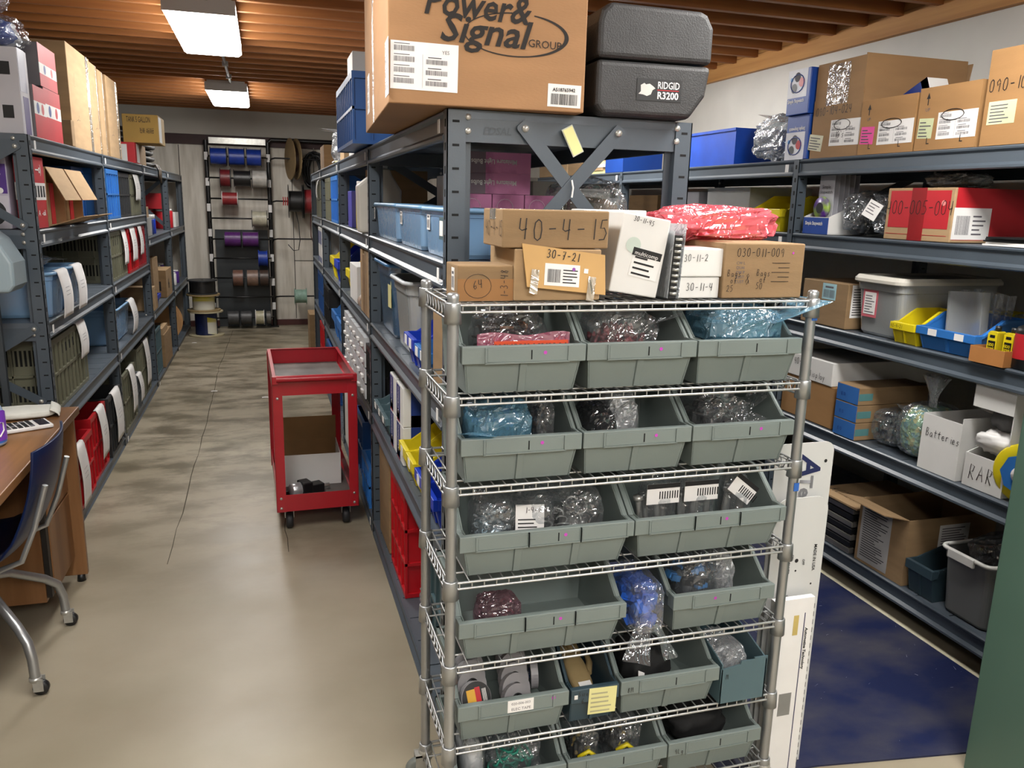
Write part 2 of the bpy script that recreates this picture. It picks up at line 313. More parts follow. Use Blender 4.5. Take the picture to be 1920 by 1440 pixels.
wm = mat('white_wall_paint', '#dcd9d2', 0.75, 0, 0.05, 2.0, 0.05, 90)
struct(MB().box(X1, Y0, 0, X1+.12, Y1, CEIL+.5).build('wall_right', wm))
struct(MB().box(X0-.12, Y0, 0, X0, Y1, CEIL+.5).build('wall_left', mat('grey_wall_paint', '#8f8b84', .8, 0, .06, 2)))
struct(MB().box(X0-.12, Y0-.12, 0, X1+.12, Y0, CEIL+.5).build('wall_front', mat('front_wall_paint', '#b9b3a8', .8, 0, .05, 2)))
bw = struct(MB().box(X0-.12, Y1, 0, X1+.12, Y1+.12, CEIL+.5).build('wall_back', mat('back_wall_facing', '#d9d3c8', .7, 0, .0, 5, .25, 7, (3.2, 1, .35), '#c2bbae', (.36, .6), 6)))
MB().box(X0, Y1-.03, 2.20, X1, Y1-.001, 2.315).build('steel_girt', mat('maroon_girt', '#3a1f1e', .6, 0, .1, 5), bw)
MB().box(X0, Y1-.02, 2.318, X1, Y1-.001, CEIL+.3).build('upper_band', mat('upper_wall_band', '#bdb8ae', .75, 0, .04, 2), bw)
MB().box(X0, Y1-.05, .001, X1, Y1-.001, .07).build('base_plate', mat('maroon_base', '#4a2522', .6, 0, .1, 6), bw)
sm_ = MB()
for x in (-.95, .35, .62, .9): sm_.box(x-.004, Y1-.004, .08, x+.004, Y1-.0005, 2.19)
for z in (.82, 1.55): sm_.box(.35, Y1-.004, z-.004, 1.2, Y1-.0005, z+.004)
sm_.build('facing_seam', mat('seam_line', '#2c2927', .8), bw)
# joists, deck and top plate
wood = mat('joist_wood', '#a96d37', 0.62, 0, 0.0, 3.0, 0.05, 60, (.35, 5, 9), '#85502a', (.3, .72), 6)
woodp = mat('plate_wood', '#cf9a5c', 0.6, 0, 0.0, 3.0, 0.05, 60, (9, .35, 7), '#b07a42', (.3, .7), 6)
ceil = struct(MB().box(X0-.1, Y0-.1, CEIL+.24, X1+.1, Y1+.1, CEIL+.28).build('ceiling', mat('deck_wood', '#8a5424', .7, 0, 0, 2, .05, 40, (1, 5, 1), '#6f3f18', (.3, .7), 5)))
y = 5.085-.265*29; first = None
while y < Y1-.05:
    if first is None:
        first = MB().box(X0, -.019, CEIL, X1-.04, .019, CEIL+.239).build('joist', wood, ceil); first.location = (0, y, 0)
    else:
        j = first.copy(); COL.objects.link(j); j.parent = ceil; j.location = (0, y, 0)
    y += .265
tp = struct(MB().box(X1-.04, Y0, CEIL-.085, X1-.001, Y1, CEIL+.02).build('trim_1', woodp))
tp2 = MB().box(X1-.038, Y0, CEIL+.023, X1-.001, Y1, CEIL+.238).build('rim_joist', woodp, tp)

# ------------------------------------------------------------------ lamps
DIFF = mat('fill_lamp_diffuser', '#ffffff', .5, emit=(1.0, .975, .935, LAMP)); DIFF2 = mat('aisle_lamp_diffuser', '#ffffff', .5, emit=(1.0, .975, .935, LAMP*.76))
LBODY = mat('lamp_white_metal', '#b9b6b2', .45, 0, .02, 5)
def lamp(x, y, label, m=None, L=1.26, W=.36, z=CEIL-.105):
    t = thing('ceiling_light', label, 'ceiling light', (x, y, z), 0, 'long ceiling lamps')
    e = MB(); e.box(-W/2, -L/2, .012, W/2, -L/2+.012, .085); e.box(-W/2, L/2-.012, .012, W/2, L/2, .085); e.box(-W/2+.02, -L/2, .085, W/2-.02, L/2, .10); e.box(-W/2, -L/2+.012, .067, -W/2+.003, L/2-.012, .085); e.box(W/2-.003, -L/2+.012, .067, W/2, L/2-.012, .085); e.box(-W/2+.003, -L/2+.012, .082, W/2-.003, L/2-.012, .0849)
    e.build('housing', LBODY, t)
    d = MB(); s = W/2-.001   # wrap-around lens: bottom and both flanks glow
    d.prism([(-s, .066), (-s+.004, .012), (-s+.02, 0), (s-.02, 0), (s-.004, .012), (s, .066)], -L/2+.013, L/2-.013, 'y'); d.build('diffuser', m or DIFF, t)
    return t
lamp(-.28, 5.36, 'glowing lamp, nearer of the two over the aisle', DIFF2)
lamp(-.28, 8.62, 'glowing lamp near the back wall, farther of the two over the aisle', DIFF2)
lamp(-.28, 2.05, 'lamp over the aisle beside the wire rack, third of its line', DIFF2)
lamp(1.75, 5.0, 'added unseen lamp over the far part of the mat aisle, behind the tool case')  # invented fixture, hidden from view, added to brighten the white wall
lamp(1.72, 1.5, 'added unseen lamp over the blue mat beside the wire rack')  # invented fixture above the frame, lights the wall rack fronts
lamp(.55, -.75, 'added fill lamp over the open floor in front of the wire rack')  # added behind the camera to light the wire shelving front
lamp(-.28, -1.2, 'added fill lamp over the entrance end of the aisle')  # unseen frontal fill, put in to brighten the bin fronts
lamp(1.75, -1.7, 'added fill lamp over the entrance end of the mat aisle')  # second unseen frontal fill, also made up for the bin faces
c = thing('conduit', 'thin grey conduit hanging under the joists between the aisle lamps', 'conduit', (0, 0, 0))
b = MB(); b.tube([(-.24, 2.6, CEIL-.02), (-.24, 9.6, CEIL-.02)], .011, 10); b.build('pipe', mat('conduit_grey', '#8b8780', .45, .3, .05, 9), c)
for yy in (4.2, 6.35, 6.9, 7.6): MB().box(-.262, yy-.012, CEIL-.036, -.218, yy+.012, CEIL-.001).build('strap', _m['conduit_grey'], c)
c = thing('conduit', 'grey rod hanging under the joists above the black tool case', 'conduit', (0, 0, 0))
MB().tube([(1.35, 3.05, CEIL-.02), (1.75, 2.55, CEIL-.02), (2.2, 2.1, CEIL-.02)], .012, 10).build('pipe', _m['conduit_grey'], c)

# ------------------------------------------------------------------ steel racks
def rack(name_label, xf, d, y0, y1, levels, side, both=True, nearposts=True, brace=False, group='grey steel storage racks', top=1.829, deckmat=DECK, front_dir=None):
    """side +1: its long front faces +x (left rack); -1: faces -x"""
    t = thing('storage_rack', name_label, 'shelving', (xf, y0, 0), 0, group); s = side; xb = -s*d; Ly = y1-y0
    def post(x, y, sx, sy):
        b = MB(); wx, wy = .046, .040
        xa, xc = (x, x-sx*wx); ya, yc = (y, y+sy*wy); lo, hi = min(xa, xc), max(xa, xc); l2, h2 = min(ya, yc), max(ya, yc)
        yf = ya if sy > 0 else ya-.003
        b.box(lo, yf, 0, hi, yf+.003, top)                       # flange across the end
        xe = xa-.003 if sx > 0 else xa
        b.box(xe, l2, 0, xe+.003, h2, top)                       # flange along the front
        xi = xc-.003 if sx > 0 else xc
        b.box(xi, l2, 0, xi+.003, l2+.024 if sy > 0 else h2, top)
        xk = xc-sx*.022; b.box(min(xc, xk), h2-.016 if sy > 0 else l2+.013, 0, max(xc, xk), h2-.013 if sy > 0 else l2+.016, top)
        b.box(lo, l2, 0, hi, h2, .004)
        zz = .06; face = yf-.0006 if sy > 0 else yf+.0036
        while zz < top-.02:
            b.box((lo+hi)/2-.009, face, zz-.003, (lo+hi)/2+.009, face+.0004, zz+.003, 1)
            xq = xe+.0032 if sx > 0 else xe-.0006
            b.box(xq, (l2+h2)/2-.006, zz-.013, xq+.0004, (l2+h2)/2+.006, zz+.006, 1)
            zz += .058
        b.build('post', [STEEL, SLOT], t)
    ys = [(0, 1)] + ([(Ly, -1)] if both else [])
    for y, sy in ys: post(0, y, s, sy); post(xb, y, -s, sy)
    prof = [(0, 0), (.012, 0), (.017, .004), (.017, .012), (.006, .022), (.006, .056), (.014, .064), (.015, .070), (.010, .075), (0, .075)]
    for z in levels:
        for xo, sg in ((0, s), (xb, -s)):
            MB().prism([(xo+sg*(a-.014), z-.075+c) for a, c in prof], .041, Ly-.002 if both is False else Ly-.041, 'y').build('beam', STEEL, t)
        for y in ([.004, Ly-.010] if both else [.004]):
            b = MB(); b.box(min(-s*.05, xb+s*.05), y, z-.075, max(-s*.05, xb+s*.05), y+.004, z); b.box(min(-s*.05, xb+s*.05), y, z-.079, max(-s*.05, xb+s*.05), y+.015, z-.075)
            for k in (.025, d-.075):
                for dz in (.018, .052):
                    xx = -s*(k+.03); b.lathe([(0, -.004), (.008, -.004), (.0085, 0)], 8, 1, Matrix.Translation((xx, y-.001, z-dz))@Matrix.Rotation(R(-90), 4, 'X'))
            b.build('end_rail', [STEEL, ZINC], t)
        dk = MB(); n_ = max(4, int(Ly/.155)); st = Ly/n_
        for k in range(n_): dk.box(min(-s*.012, xb+s*.012), k*st+.003, z-.022, max(-s*.012, xb+s*.012), (k+1)*st-.003, z-.001)
        dk.build('shelf_deck', deckmat, t)
    for z in levels: MB().box(s*.0036-.0008, .075, z-.055, s*.0036+.0008, .099, z-.020).build('beam_label', PAPER, t)
    return t
def xbrace(t, y, xa, xb, za, zb, m=STEEL):
    for i, (p0, p1) in enumerate((((xa, za), (xb, zb)), ((xb, za), (xa, zb)))):
        q0, q1 = Vector(p0), Vector(p1); u = (q1-q0); L = u.length; a = math.atan2(u.y, u.x)
        b = MB(); pl = [(-.018, -.013), (-.012, -.018), (L+.012, -.018), (L+.018, -.013), (L+.018, .013), (L+.012, .018), (-.012, .018), (-.018, .013)]
        b.prism(pl, 0, .003, 'z'); 
        for k in (0, L): b.lathe([(0, .009), (.009, .008), (.010, .003)], 8, 1, Matrix.Translation((k, 0, 0)))
        o = b.build('cross_brace', [m, ZINC], t)
        o.matrix_local = Matrix.Translation((q0.x, y-.004*(i+1), q0.y)) @ Matrix.Rotation(R(90), 4, 'X') @ Matrix.Rotation(a, 4, 'Z')
XL, XC, XR = -.92, .45, 2.35
LV = [.06, .615, 1.045, 1.44, 1.83]; LV2 = [.045, .635, 1.25, 1.83]
racks = []
for i, (a, b_, lv, lab) in enumerate(((3.885, 5.51, LV, 'grey steel rack bay behind the desk, nearest bay along the aisle wall'), (5.51, 7.25, LV, 'grey steel rack bay holding the two red hanging-tag crates'),
                                      (7.25, 8.97, LV2, 'grey steel rack bay with only four shelves, beyond the red crates'), (8.97, 10.55, LV2, 'grey steel rack bay at the far end, by the back wall and wire reels'))):
    racks.append(rack(lab, XL, .61, a, b_, lv, 1, both=(i == 3)))
xbrace(racks[0], 0, -.05, -.56, 1.02, .70); xbrace(racks[0], 0, -.05, -.56, 1.78, 1.46); xbrace(racks[3], 0.03, -.05, -.56, 1.75, 1.30)
CV = [.075, .62, 1.05, 1.445, 1.83]
crk_ = []
for i, (a, b_, lab) in enumerate(((2.075, 3.71, 'grey steel rack bay right behind the wire shelving, with an X brace on its end'), (3.71, 5.22, 'grey steel rack bay behind the red cart, second along the middle row'),
                                  (5.22, 6.84, 'grey steel rack bay third along the middle row'), (6.84, 8.3, 'grey steel rack bay ending the middle row before the wire reels'))):
    crk_.append(rack(lab, XC, .69, a, b_, CV, -1, both=(i == 3)))
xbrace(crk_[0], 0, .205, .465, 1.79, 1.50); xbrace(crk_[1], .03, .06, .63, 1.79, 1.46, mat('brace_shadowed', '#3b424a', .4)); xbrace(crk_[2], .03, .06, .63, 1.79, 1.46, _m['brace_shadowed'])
RV = [.155, .655, 1.105, 1.50, 1.83]
rr_ = [rack('grey steel rack bay along the white wall, the one beside the blue mat', XR, .80, 1.30, 3.26, RV, -1, both=False),
       rack('grey steel rack bay along the white wall, beyond the mat', XR, .80, 3.26, 5.2, RV, -1, both=False),
       rack('grey steel rack bay farthest along the white wall', XR, .80, 5.2, 7.1, RV, -1, both=True)]
xbrace(rr_[1], .03, .06, .74, 1.80, 1.50)
# embossed maker's name and label holder on the near end rail of the middle row
printed(crk_[0], Matrix.Translation((.095, .004, 1.772))@Matrix.Rotation(R(90), 4, 'X'), 'EDSAL', 0, 0, .026, mat('rail_emboss', '#414950', .45), bold=.02, shear=.2, name='embossed_name')
lh = MB(); lh.box(-.0165, 0, -.038, .0165, .002, .038); lh.box(-.014, -.001, -.035, .014, .0005, .035, 1)
o = lh.build('label_holder', [mat('holder_plastic', '#b9bcae', .3), STICKY], crk_[0]); o.location = (.335, -.012, 1.765); o.rotation_euler = (0, R(-28), 0)
cr = MB(); cr.tube([(.335, -.016, 1.665), (.339, -.018, 1.645), (.337, -.016, 1.62)], .0025, 6); cr.build('cable_tie', PAPER, crk_[0])

# ------------------------------------------------------------------ where things stand: (loc, rz, w, d, h); front is local -y
def capped(z, h, lv):
    up = [q for q in lv if q > z+.06]; return min(h, up[0]-.082-z) if up else h
def PL(z, y0, y1, h, d, inset=.0): h = capped(z, h, LV if y0 < 7.2 else LV2); return ((XL-inset-d/2, (y0+y1)/2, z), 90, y1-y0, d, h)      # aisle wall rack, front faces +x
def PC(z, y0, y1, h, d, inset=.0): h = capped(z, h, CV); return ((XC+inset+d/2, (y0+y1)/2, z), -90, y1-y0, d, h)     # middle row, front faces -x
def PR(z, y0, y1, h, d, inset=.0): h = capped(z, h, RV); return ((XR+inset+d/2, (y0+y1)/2, z), -90, y1-y0, d, h)     # white wall rack, front faces -x
def PF(z, y, x0, x1, h, d): return (((x0+x1)/2, y+d/2, z), 0, x1-x0, d, h)                     # front faces -y
def turn(p, a): return (p[0], p[1]+a) + tuple(p[2:])

# ------------------------------------------------------------------ builders
def carton(label, p, m=None, tape='t', open_=None, cat='box', group=None, name='cardboard_box', tapem=None, bevel=.003, inm=None):
    """board box; open_: list of (edge, length, angle) flaps hinged at the top edges, angle 0 = straight up, 90 = folded outwards flat"""
    loc, rz, w, d, h = p; t = thing(name, label, cat, loc, rz, group); m = m or KRAFT
    if not open_:
        MB().box(-w/2, -d/2, 0, w/2, d/2, h).build('body', m, t, bevel=bevel)
    else:
        k = .004; b = MB(); b.box(-w/2, -d/2, 0, w/2, d/2, k)
        for a in ((-w/2, -d/2, w/2, -d/2+k), (-w/2, d/2-k, w/2, d/2), (-w/2, -d/2+k, -w/2+k, d/2-k), (w/2-k, -d/2+k, w/2, d/2-k)):
            b.box(a[0], a[1], k, a[2], a[3], h, 0)
        b.box(-w/2+k, -d/2+k, k, w/2-k, d/2-k, k+.001, 1); b.build('body', [m, inm or KIN], t)
        for e, ln, an in open_:
            q = MB(); half = (w if e in 'fb' else d)/2-.003; q.box(-half, -.0018, 0, half, .0018, ln, 0); o = q.build('flap', m, t)
            T = {'f': (0, -d/2+.002, h, 0), 'b': (0, d/2-.002, h, 180), 'l': (-w/2+.002, 0, h, -90), 'r': (w/2-.002, 0, h, 90)}[e]
            o.matrix_local = Matrix.Translation(T[:3]) @ Matrix.Rotation(R(T[3]), 4, 'Z') @ Matrix.Rotation(R(an), 4, 'X')
    if tape and not open_:
        b = MB(); e = .0006
        if w >= d: b.box(-w/2-e, -.024, h, w/2+e, .024, h+e); b.box(-w/2-e, -.024, h*.72, -w/2, .024, h); b.box(w/2, -.024, h*.72, w/2+e, .024, h)
        else: b.box(-.024, -d/2-e, h, .024, d/2+e, h+e); b.box(-.024, -d/2-e, h*.72, .024, -d/2, h); b.box(-.024, d/2, h*.72, .024, d/2+e, h)
        b.build('tape', tapem or TAPE, t)
    t['dims'] = (w, d, h); return t
def F(t, face): return fmat(face, *t['dims'])
def band(t, face, v0, v1, m, u0=0., u1=1., name='printed_panel'):
    w, d, h = t['dims']; W = w if face in 'fbt' else d; H = d if face == 't' else h
    MB().box(u0*W, v0*H, 0, u1*W, v1*H, .0007, 0, F(t, face)).build(name, m, t)
def crate(label, p, m, tagpaper=None, cat='crate', group='storage crates', grid=True, name='storage_crate', lid=False, rows=2):
    """open-topped moulded crate with ribbed walls"""
    loc, rz, w, d, h = p; t = thing(name, label, cat, loc, rz, group); k = .006; b = MB(); g = .010
    W, D = w/2-g, d/2-g
    b.box(-W, -D, .004, W, D, .010)
    for a in ((-W, -D, W, -D+k), (-W, D-k, W, D), (-W, -D+k, -W+k, D-k), (W-k, -D+k, W, D-k)): b.box(a[0], a[1], .010, a[2], a[3], h)
    b.build('body', m, t)
    r = MB()
    for z0, z1 in ((h-.028, h), (0, .016)):
        r.box(-w/2, -d/2, z0, w/2, -D, z1); r.box(-w/2, D, z0, w/2, d/2, z1); r.box(-w/2, -D, z0, -W, D, z1); r.box(W, -D, z0, w/2, D, z1)
    for i in range(1, rows): zz = h*i/rows; r.box(-w/2, -d/2, zz-.006, w/2, -D, zz+.006); r.box(-w/2, D, zz-.006, w/2, d/2, zz+.006); r.box(-w/2, -D, zz-.006, -W, D, zz+.006); r.box(W, -D, zz-.006, w/2, D, zz+.006)
    nf = max(3, int(w/.075)); ns = max(3, int(d/.075))
    for i in range(nf+1):
        x = -w/2+.003+(w-.006)*i/nf; r.box(x-.003, -d/2, .016, x+.003, -D, h-.028); r.box(x-.003, D, .016, x+.003, d/2, h-.028)
    for i in range(1, ns):
        y = -d/2+d*i/ns; r.box(-w/2, y-.003, .016, -W, y+.003, h-.028); r.box(W, y-.003, .016, w/2, y+.003, h-.028)
    ds = mat('crate_slot', '#101110', .9)
    if grid:   # slotted sides
        for side in (-1, 1):
            x = side*(W+.0006)
            for q in range(rows):
                n_ = max(4, int(d/.022))
                for i in range(n_):
                    y = -D+.02+(2*D-.04)*(i+.5)/n_; z0 = h*(q+.28)/rows; z1 = h*(q+.72)/rows
                    r.box(min(x, x+side*.0004), y-.005, z0, max(x, x+side*.0004), y+.005, z1, 1)
        MB().box(-w*.18, -D-.0006, h*.70, w*.18, -D+.0001, h*.83).build('hand_hole', ds, t)
    r.build('ribbing', [m, ds], t)
    if tagpaper: paper_tag(t, tagpaper, -d/2-.003, h)
    t['dims'] = (w, d, h); return t
def paper_tag(t, spec, yf, h):
    """sheet hooked over the rim and curling out from the front: (u offset, width, length)"""
    u, wd, ln = spec[0], spec[1]*1.12, spec[2]*1.12; curl = spec[3]*.5 if len(spec) > 3 else .013
    def fn(a, b):
        s = b*ln; 
        if s < .03: return (u+(a-.5)*wd, yf+.018-s*.6, h+.006)
        q = (s-.03)/(ln-.03); return (u+(a-.5)*wd+.01*q*math.sin(3*a), yf-.002-curl*math.sin(math.pi*min(1, q*1.0))*.8-.012*q, h+.004-(s-.03)*.99)
    b = MB(); b.surf(fn, 4, 14)
    b.build('paper_tag', PAPER, t, solid=.0008)
    x = MB()
    for i in range(3):
        pts = [fn(.3+.4*j/6, .45+.07*i) for j in range(7)]; L = []
        for pnt in pts: L += [(pnt[0], pnt[1]-.0012, pnt[2]+.0015), (pnt[0], pnt[1]-.0012, pnt[2]-.0015)]
        x.add(L, [(2*j, 2*j+1, 2*j+3, 2*j+2) for j in range(6)])
    x.build('tag_print', mat('pencil_grey', '#a5a3a6', .8), t)
def hopper(label, p, m=None, group=None, holder=1, cat='bin', dot=False, wr=None, front=.62, name='stacking_bin', ribs=1, slotcard=None):
    """stacking bin: low front lip, flared rim, tapered body"""
    loc, rz, w, d, h = p; t = thing(name, label, cat, loc, rz, group); m = m or GREYBIN; hf = h*front; k = .0035; b = MB()
    wb, wt = w*.44, w*.47; yb, yf = d/2-.008, -d/2+.03; yt = -d/2+.014; lipb = hf-h*.22
    b.taper((-wb, yf, wb, yb-.012), (-wb, yf, wb, yb-.012), 0, .004)
    b.add([(-wb, yf, 0), (wb, yf, 0), (wt, yt, lipb), (-wt, yt, lipb), (-wb, yf+k, 0), (wb, yf+k, 0), (wt, yt+k, lipb), (-wt, yt+k, lipb)], [(0, 1, 2, 3), (7, 6, 5, 4), (0, 3, 7, 4), (1, 5, 6, 2)])
    b.box(-w/2, -d/2, lipb, w/2, -d/2+.016, hf)
    for s in (-1, 1):
        prof = [(yb-.01, 0), (yf, 0), (yt, lipb), (yt, hf), (yt+d*.10, hf), (yt+d*.42, h), (yb, h)]
        n_ = len(prof); vs = []
        for off in (0, -k): vs += [(s*(wb+(wt-wb)*min(1, z/lipb)+off), y, z) for y, z in prof]
        f = [tuple(range(n_)), tuple(range(n_, 2*n_))[::-1]] + [(i, (i+1) % n_, n_+(i+1) % n_, n_+i) for i in range(n_)]
        b.add(vs, f if s > 0 else [x[::-1] for x in f])
        # flared side rim following the sloped edge
        for (ya, za), (yc, zc) in (((-d/2+.0335, hf), (yt+d*.10, hf)), ((yt+d*.10, hf), (yt+d*.42, h)), ((yt+d*.42, h), (d/2, h))):
            rimh = h*.10 if za == zc and za == h else h*.09
            xi, xo = s*(wt-.004), s*w/2
            v = [(xi, ya, za), (xo, ya, za), (xo, yc, zc), (xi, yc, zc), (xi, ya, za-rimh), (xo, ya, za-rimh), (xo, yc, zc-rimh), (xi, yc, zc-rimh)]
            f = [(0, 1, 2, 3), (7, 6, 5, 4), (0, 4, 5, 1), (1, 5, 6, 2), (2, 6, 7, 3), (3, 7, 4, 0)]
            b.add(v, f if s < 0 else [x[::-1] for x in f])
        b.box(min(s*wt, s*(w/2-.0005)), -d/2+.0155, lipb+.0005, max(s*wt, s*(w/2-.0005)), -d/2+.034, hf-.0005)
    b.add([(-wb, yb-.012, 0), (wb, yb-.012, 0), (wt, yb, h), (-wt, yb, h), (-wb, yb-.012-k, 0), (wb, yb-.012-k, 0), (wt, yb-k, h), (-wt, yb-k, h)], [(3, 2, 1, 0), (4, 5, 6, 7), (0, 4, 7, 3), (2, 6, 5, 1), (3, 7, 6, 2)])
    b.box(-w/2, yb-.004, h-h*.10, w/2, d/2, h)
    for i in range(ribs):   # upright ribs on the front wall
        x = (i+1-(ribs+1)/2)*w/(ribs+1); q = w*.022 if ribs > 1 else w*.03
        b.add([(x-q, yf-.006, .002), (x+q, yf-.006, .002), (x+q, yt-.006, lipb), (x-q, yt-.006, lipb), (x-q, yf+.001, .002), (x+q, yf+.001, .002), (x+q, yt+.001, lipb), (x-q, yt+.001, lipb)], [(0, 1, 2, 3), (0, 3, 7, 4), (1, 5, 6, 2)])
    b.build('body', m, t, bevel=.0022)
    if holder:
        e = MB(); H0, H1 = lipb+.004, hf-.006; sp = [(-.30*w, .34*w)] if holder == 1 else [(-.40*w, -.13*w), (-.11*w, .17*w), (.19*w, .45*w)]
        for x0, x1 in sp:
            e.box(x0-.006, -d/2-.003, H0-.002, x0-.002, -d/2, H1+.003); e.box(x1+.002, -d/2-.003, H0-.002, x1+.006, -d/2, H1+.003); e.box(x0-.006, -d/2-.003, H0-.004, x1+.006, -d/2, H0-.001)
            e.box(x0, -d/2-.001, H0, x1, -d/2, H1)
        e.build('label_holder', m, t)
        MB().box(.05*w-.0014, -d/2-.0018, H0+.004, .05*w+.0014, -d/2-.0011, H1-.004).build('holder_slot', SLOT, t)
    if dot:
        MB().disc((.16*w if dot is True else dot*w, 0, 0), .0042, 12, 0, Matrix.Translation((0, -d/2-.0018, (lipb+hf)/2+.003))@Matrix.Rotation(R(90), 4, 'X')).build('pink_dot', mat('pink_dot_sticker', '#b83fae', .6), t)
    if wr: written(t, Matrix.Translation((0, -d/2-.0012, 0))@Matrix.Rotation(R(90), 4, 'X'), wr, -w*.44, lipb+.008, .014)
    if slotcard:
        for x in slotcard: MB().box(x*w-.02, -d/2-.002, lipb+.002, x*w+.02, -d/2-.0005, hf-.004).build('label_card', PAPER, t)
    t['dims'] = (w, d, h); return t
def blob(w, d, h, seed, sharp=1.0, n=(26, 18), flat=.0, amp=.14, e=.75):
    """crumpled pillow outline; sits on z=0"""
    def fn(a, b_):
        th = a*2*math.pi; ph = (b_-.5)*math.pi
        sg = lambda q, k: math.copysign(abs(q)**k, q)
        x = sg(math.cos(th), e)*sg(math.cos(ph), e); y = sg(math.sin(th), e)*sg(math.cos(ph), e); z = sg(math.sin(ph), e)
        q = Vector((math.cos(th)*math.cos(ph), math.sin(th)*math.cos(ph), math.sin(ph)))*2.1+Vector((seed*3.7, seed, -seed))
        k = 1-amp*sharp*(.55*(noise.noise(q)+.6)+.9*abs(noise.noise(q*2.3))+.5*abs(noise.noise(q*5.1)))
        z2 = z*k; zz = (max(z2, -1)+1)/2
        return (x*k*w/2, y*k*d/2, zz*h)
    return fn
def heap(kind, n_, size, cols, w, d, h, seed):
    """a pile of loose small parts filling a rounded volume"""
    r_ = random.Random(seed); b = MB(); b.surf(blob(w*.72, d*.72, h*.72, seed, amp=.1), 14, 10, 0)
    for i in range(n_):
        a, u = r_.uniform(0, 6.283), (r_.random()**.4); zz = r_.random()**.8; k = math.sqrt(max(.05, 1-(2*zz-1)**2*.9))
        P = Vector((math.cos(a)*u*k*w*.44, math.sin(a)*u*k*d*.44, size*.5+zz*(h-size)))
        T = Matrix.Translation(P)@Matrix.Rotation(r_.uniform(0, 6.28), 4, 'Z')@Matrix.Rotation(r_.uniform(-1.4, 1.4), 4, 'X'); mi = r_.randrange(len(cols)); s = size*r_.uniform(.75, 1.15)
        if kind == 'nut': b.lathe([(s*.28, -s*.18), (s*.5, -s*.18), (s*.5, s*.18), (s*.28, s*.18), (s*.28, -s*.18)], 6, mi, T, False)
        elif kind == 'buckle':
            for q in ((-s*.5, -s*.4, s*.5, -s*.25), (-s*.5, .25*s, s*.5, .4*s), (-s*.5, -s*.25, -s*.36, s*.25), (s*.36, -s*.25, s*.5, s*.25)): b.box(q[0], q[1], -s*.08, q[2], q[3], s*.08, mi, T)
        elif kind == 'rod': b.lathe([(0, -s*.6), (s*.13, -s*.6), (s*.13, s*.1), (s*.22, s*.1), (s*.22, s*.4), (s*.12, s*.4), (s*.12, s*.6), (0, s*.6)], 8, mi, T)
        elif kind == 'curl': b.tube([T@Vector((s*.5*math.cos(t*.55), s*.5*math.sin(t*.55), s*.05*t)) for t in range(9)], s*.09, 5, mi)
        else: b.box(-s*.5, -s*.32, -s*.2, s*.5, s*.32, s*.2, mi, T); b.box(-s*.3, -s*.42, -s*.1, s*.1, s*.42, s*.28, mi, T)
    return b
def bag(label, p, contents=None, fm=None, seed=1, ears=True, cat='bag', group=None, name='plastic_bag', fill=.8, amp=.16, tail=None, paper=None, top_open=False, e=.62):
    loc, rz, w, d, h = p; er = random.Random(seed*7)
    if tail is None and ears: tail = [(w*er.uniform(-.30, .30), d*er.uniform(-.35, .05), h*er.uniform(.70, .82), w*er.uniform(-.16, .16), -d*er.uniform(.02, .12), h*er.uniform(.02, .16), w*er.uniform(.25, .45)) for _ in range(3)]
    t = thing(name, label, cat, loc, rz, group)
    if isinstance(contents, tuple):
        o = heap(contents[0], contents[1], contents[2], contents[3], w*.88, d*.86, h*fill, seed+5).build('contents', contents[3], t); o.location = (0, 0, .004); o['kind'] = 'stuff'
    elif contents is not None:
        b = MB(); b.surf(blob(w*.88, d*.86, h*fill, seed+5, amp=amp*1.3, n=(26, 18), e=e), 26, 18); o = b.build('contents', contents, t); o.location = (0, 0, .004)
    b = MB(); b.surf(blob(w, d, h, seed, amp=amp, e=e), 34, 22, smooth=False)
    if tail:    # loose flap of film: (x, y, z, dx, dy, dz, width)
        for (x, y, z, dx, dy, dz, wd) in tail:
            D = Vector((dx, dy, dz)); S = D.cross(Vector((0, 0, 1))); S = (S.normalized() if S.length > 1e-5 else Vector((1, 0, 0)))
            def ff(a, c):
                q = Vector((x, y, z))+D*c+S*(a-.5)*wd*(.55+.6*c); nn = noise.noise(q*30+Vector((seed, 0, 0))); return tuple(q+Vector((0, 0, .012*nn))+D.normalized().cross(S)*.012*nn)
            b.surf(ff, 8, 8, smooth=False)
    b.build('film', fm or CLEAR, t)
    if paper:   # slip inside the front: (x, z, w, h, tilt)
        for (x, z, pw, ph, an) in paper:
            q = MB(); q.box(-pw/2, -.0006, -ph/2, pw/2, .0006, ph/2)
            for i in range(4): q.box(-pw*.38, -.0010, ph*(.28-.17*i), pw*random.uniform(.05, .38), -.0007, ph*(.33-.17*i), 1)
            o = q.build('paper_slip', [PAPER, GREYINK], t); o.location = (x, -d/2-.004, z); o.rotation_euler = (R(-18), R(an), 0)
    t['dims'] = (w, d, h); return t
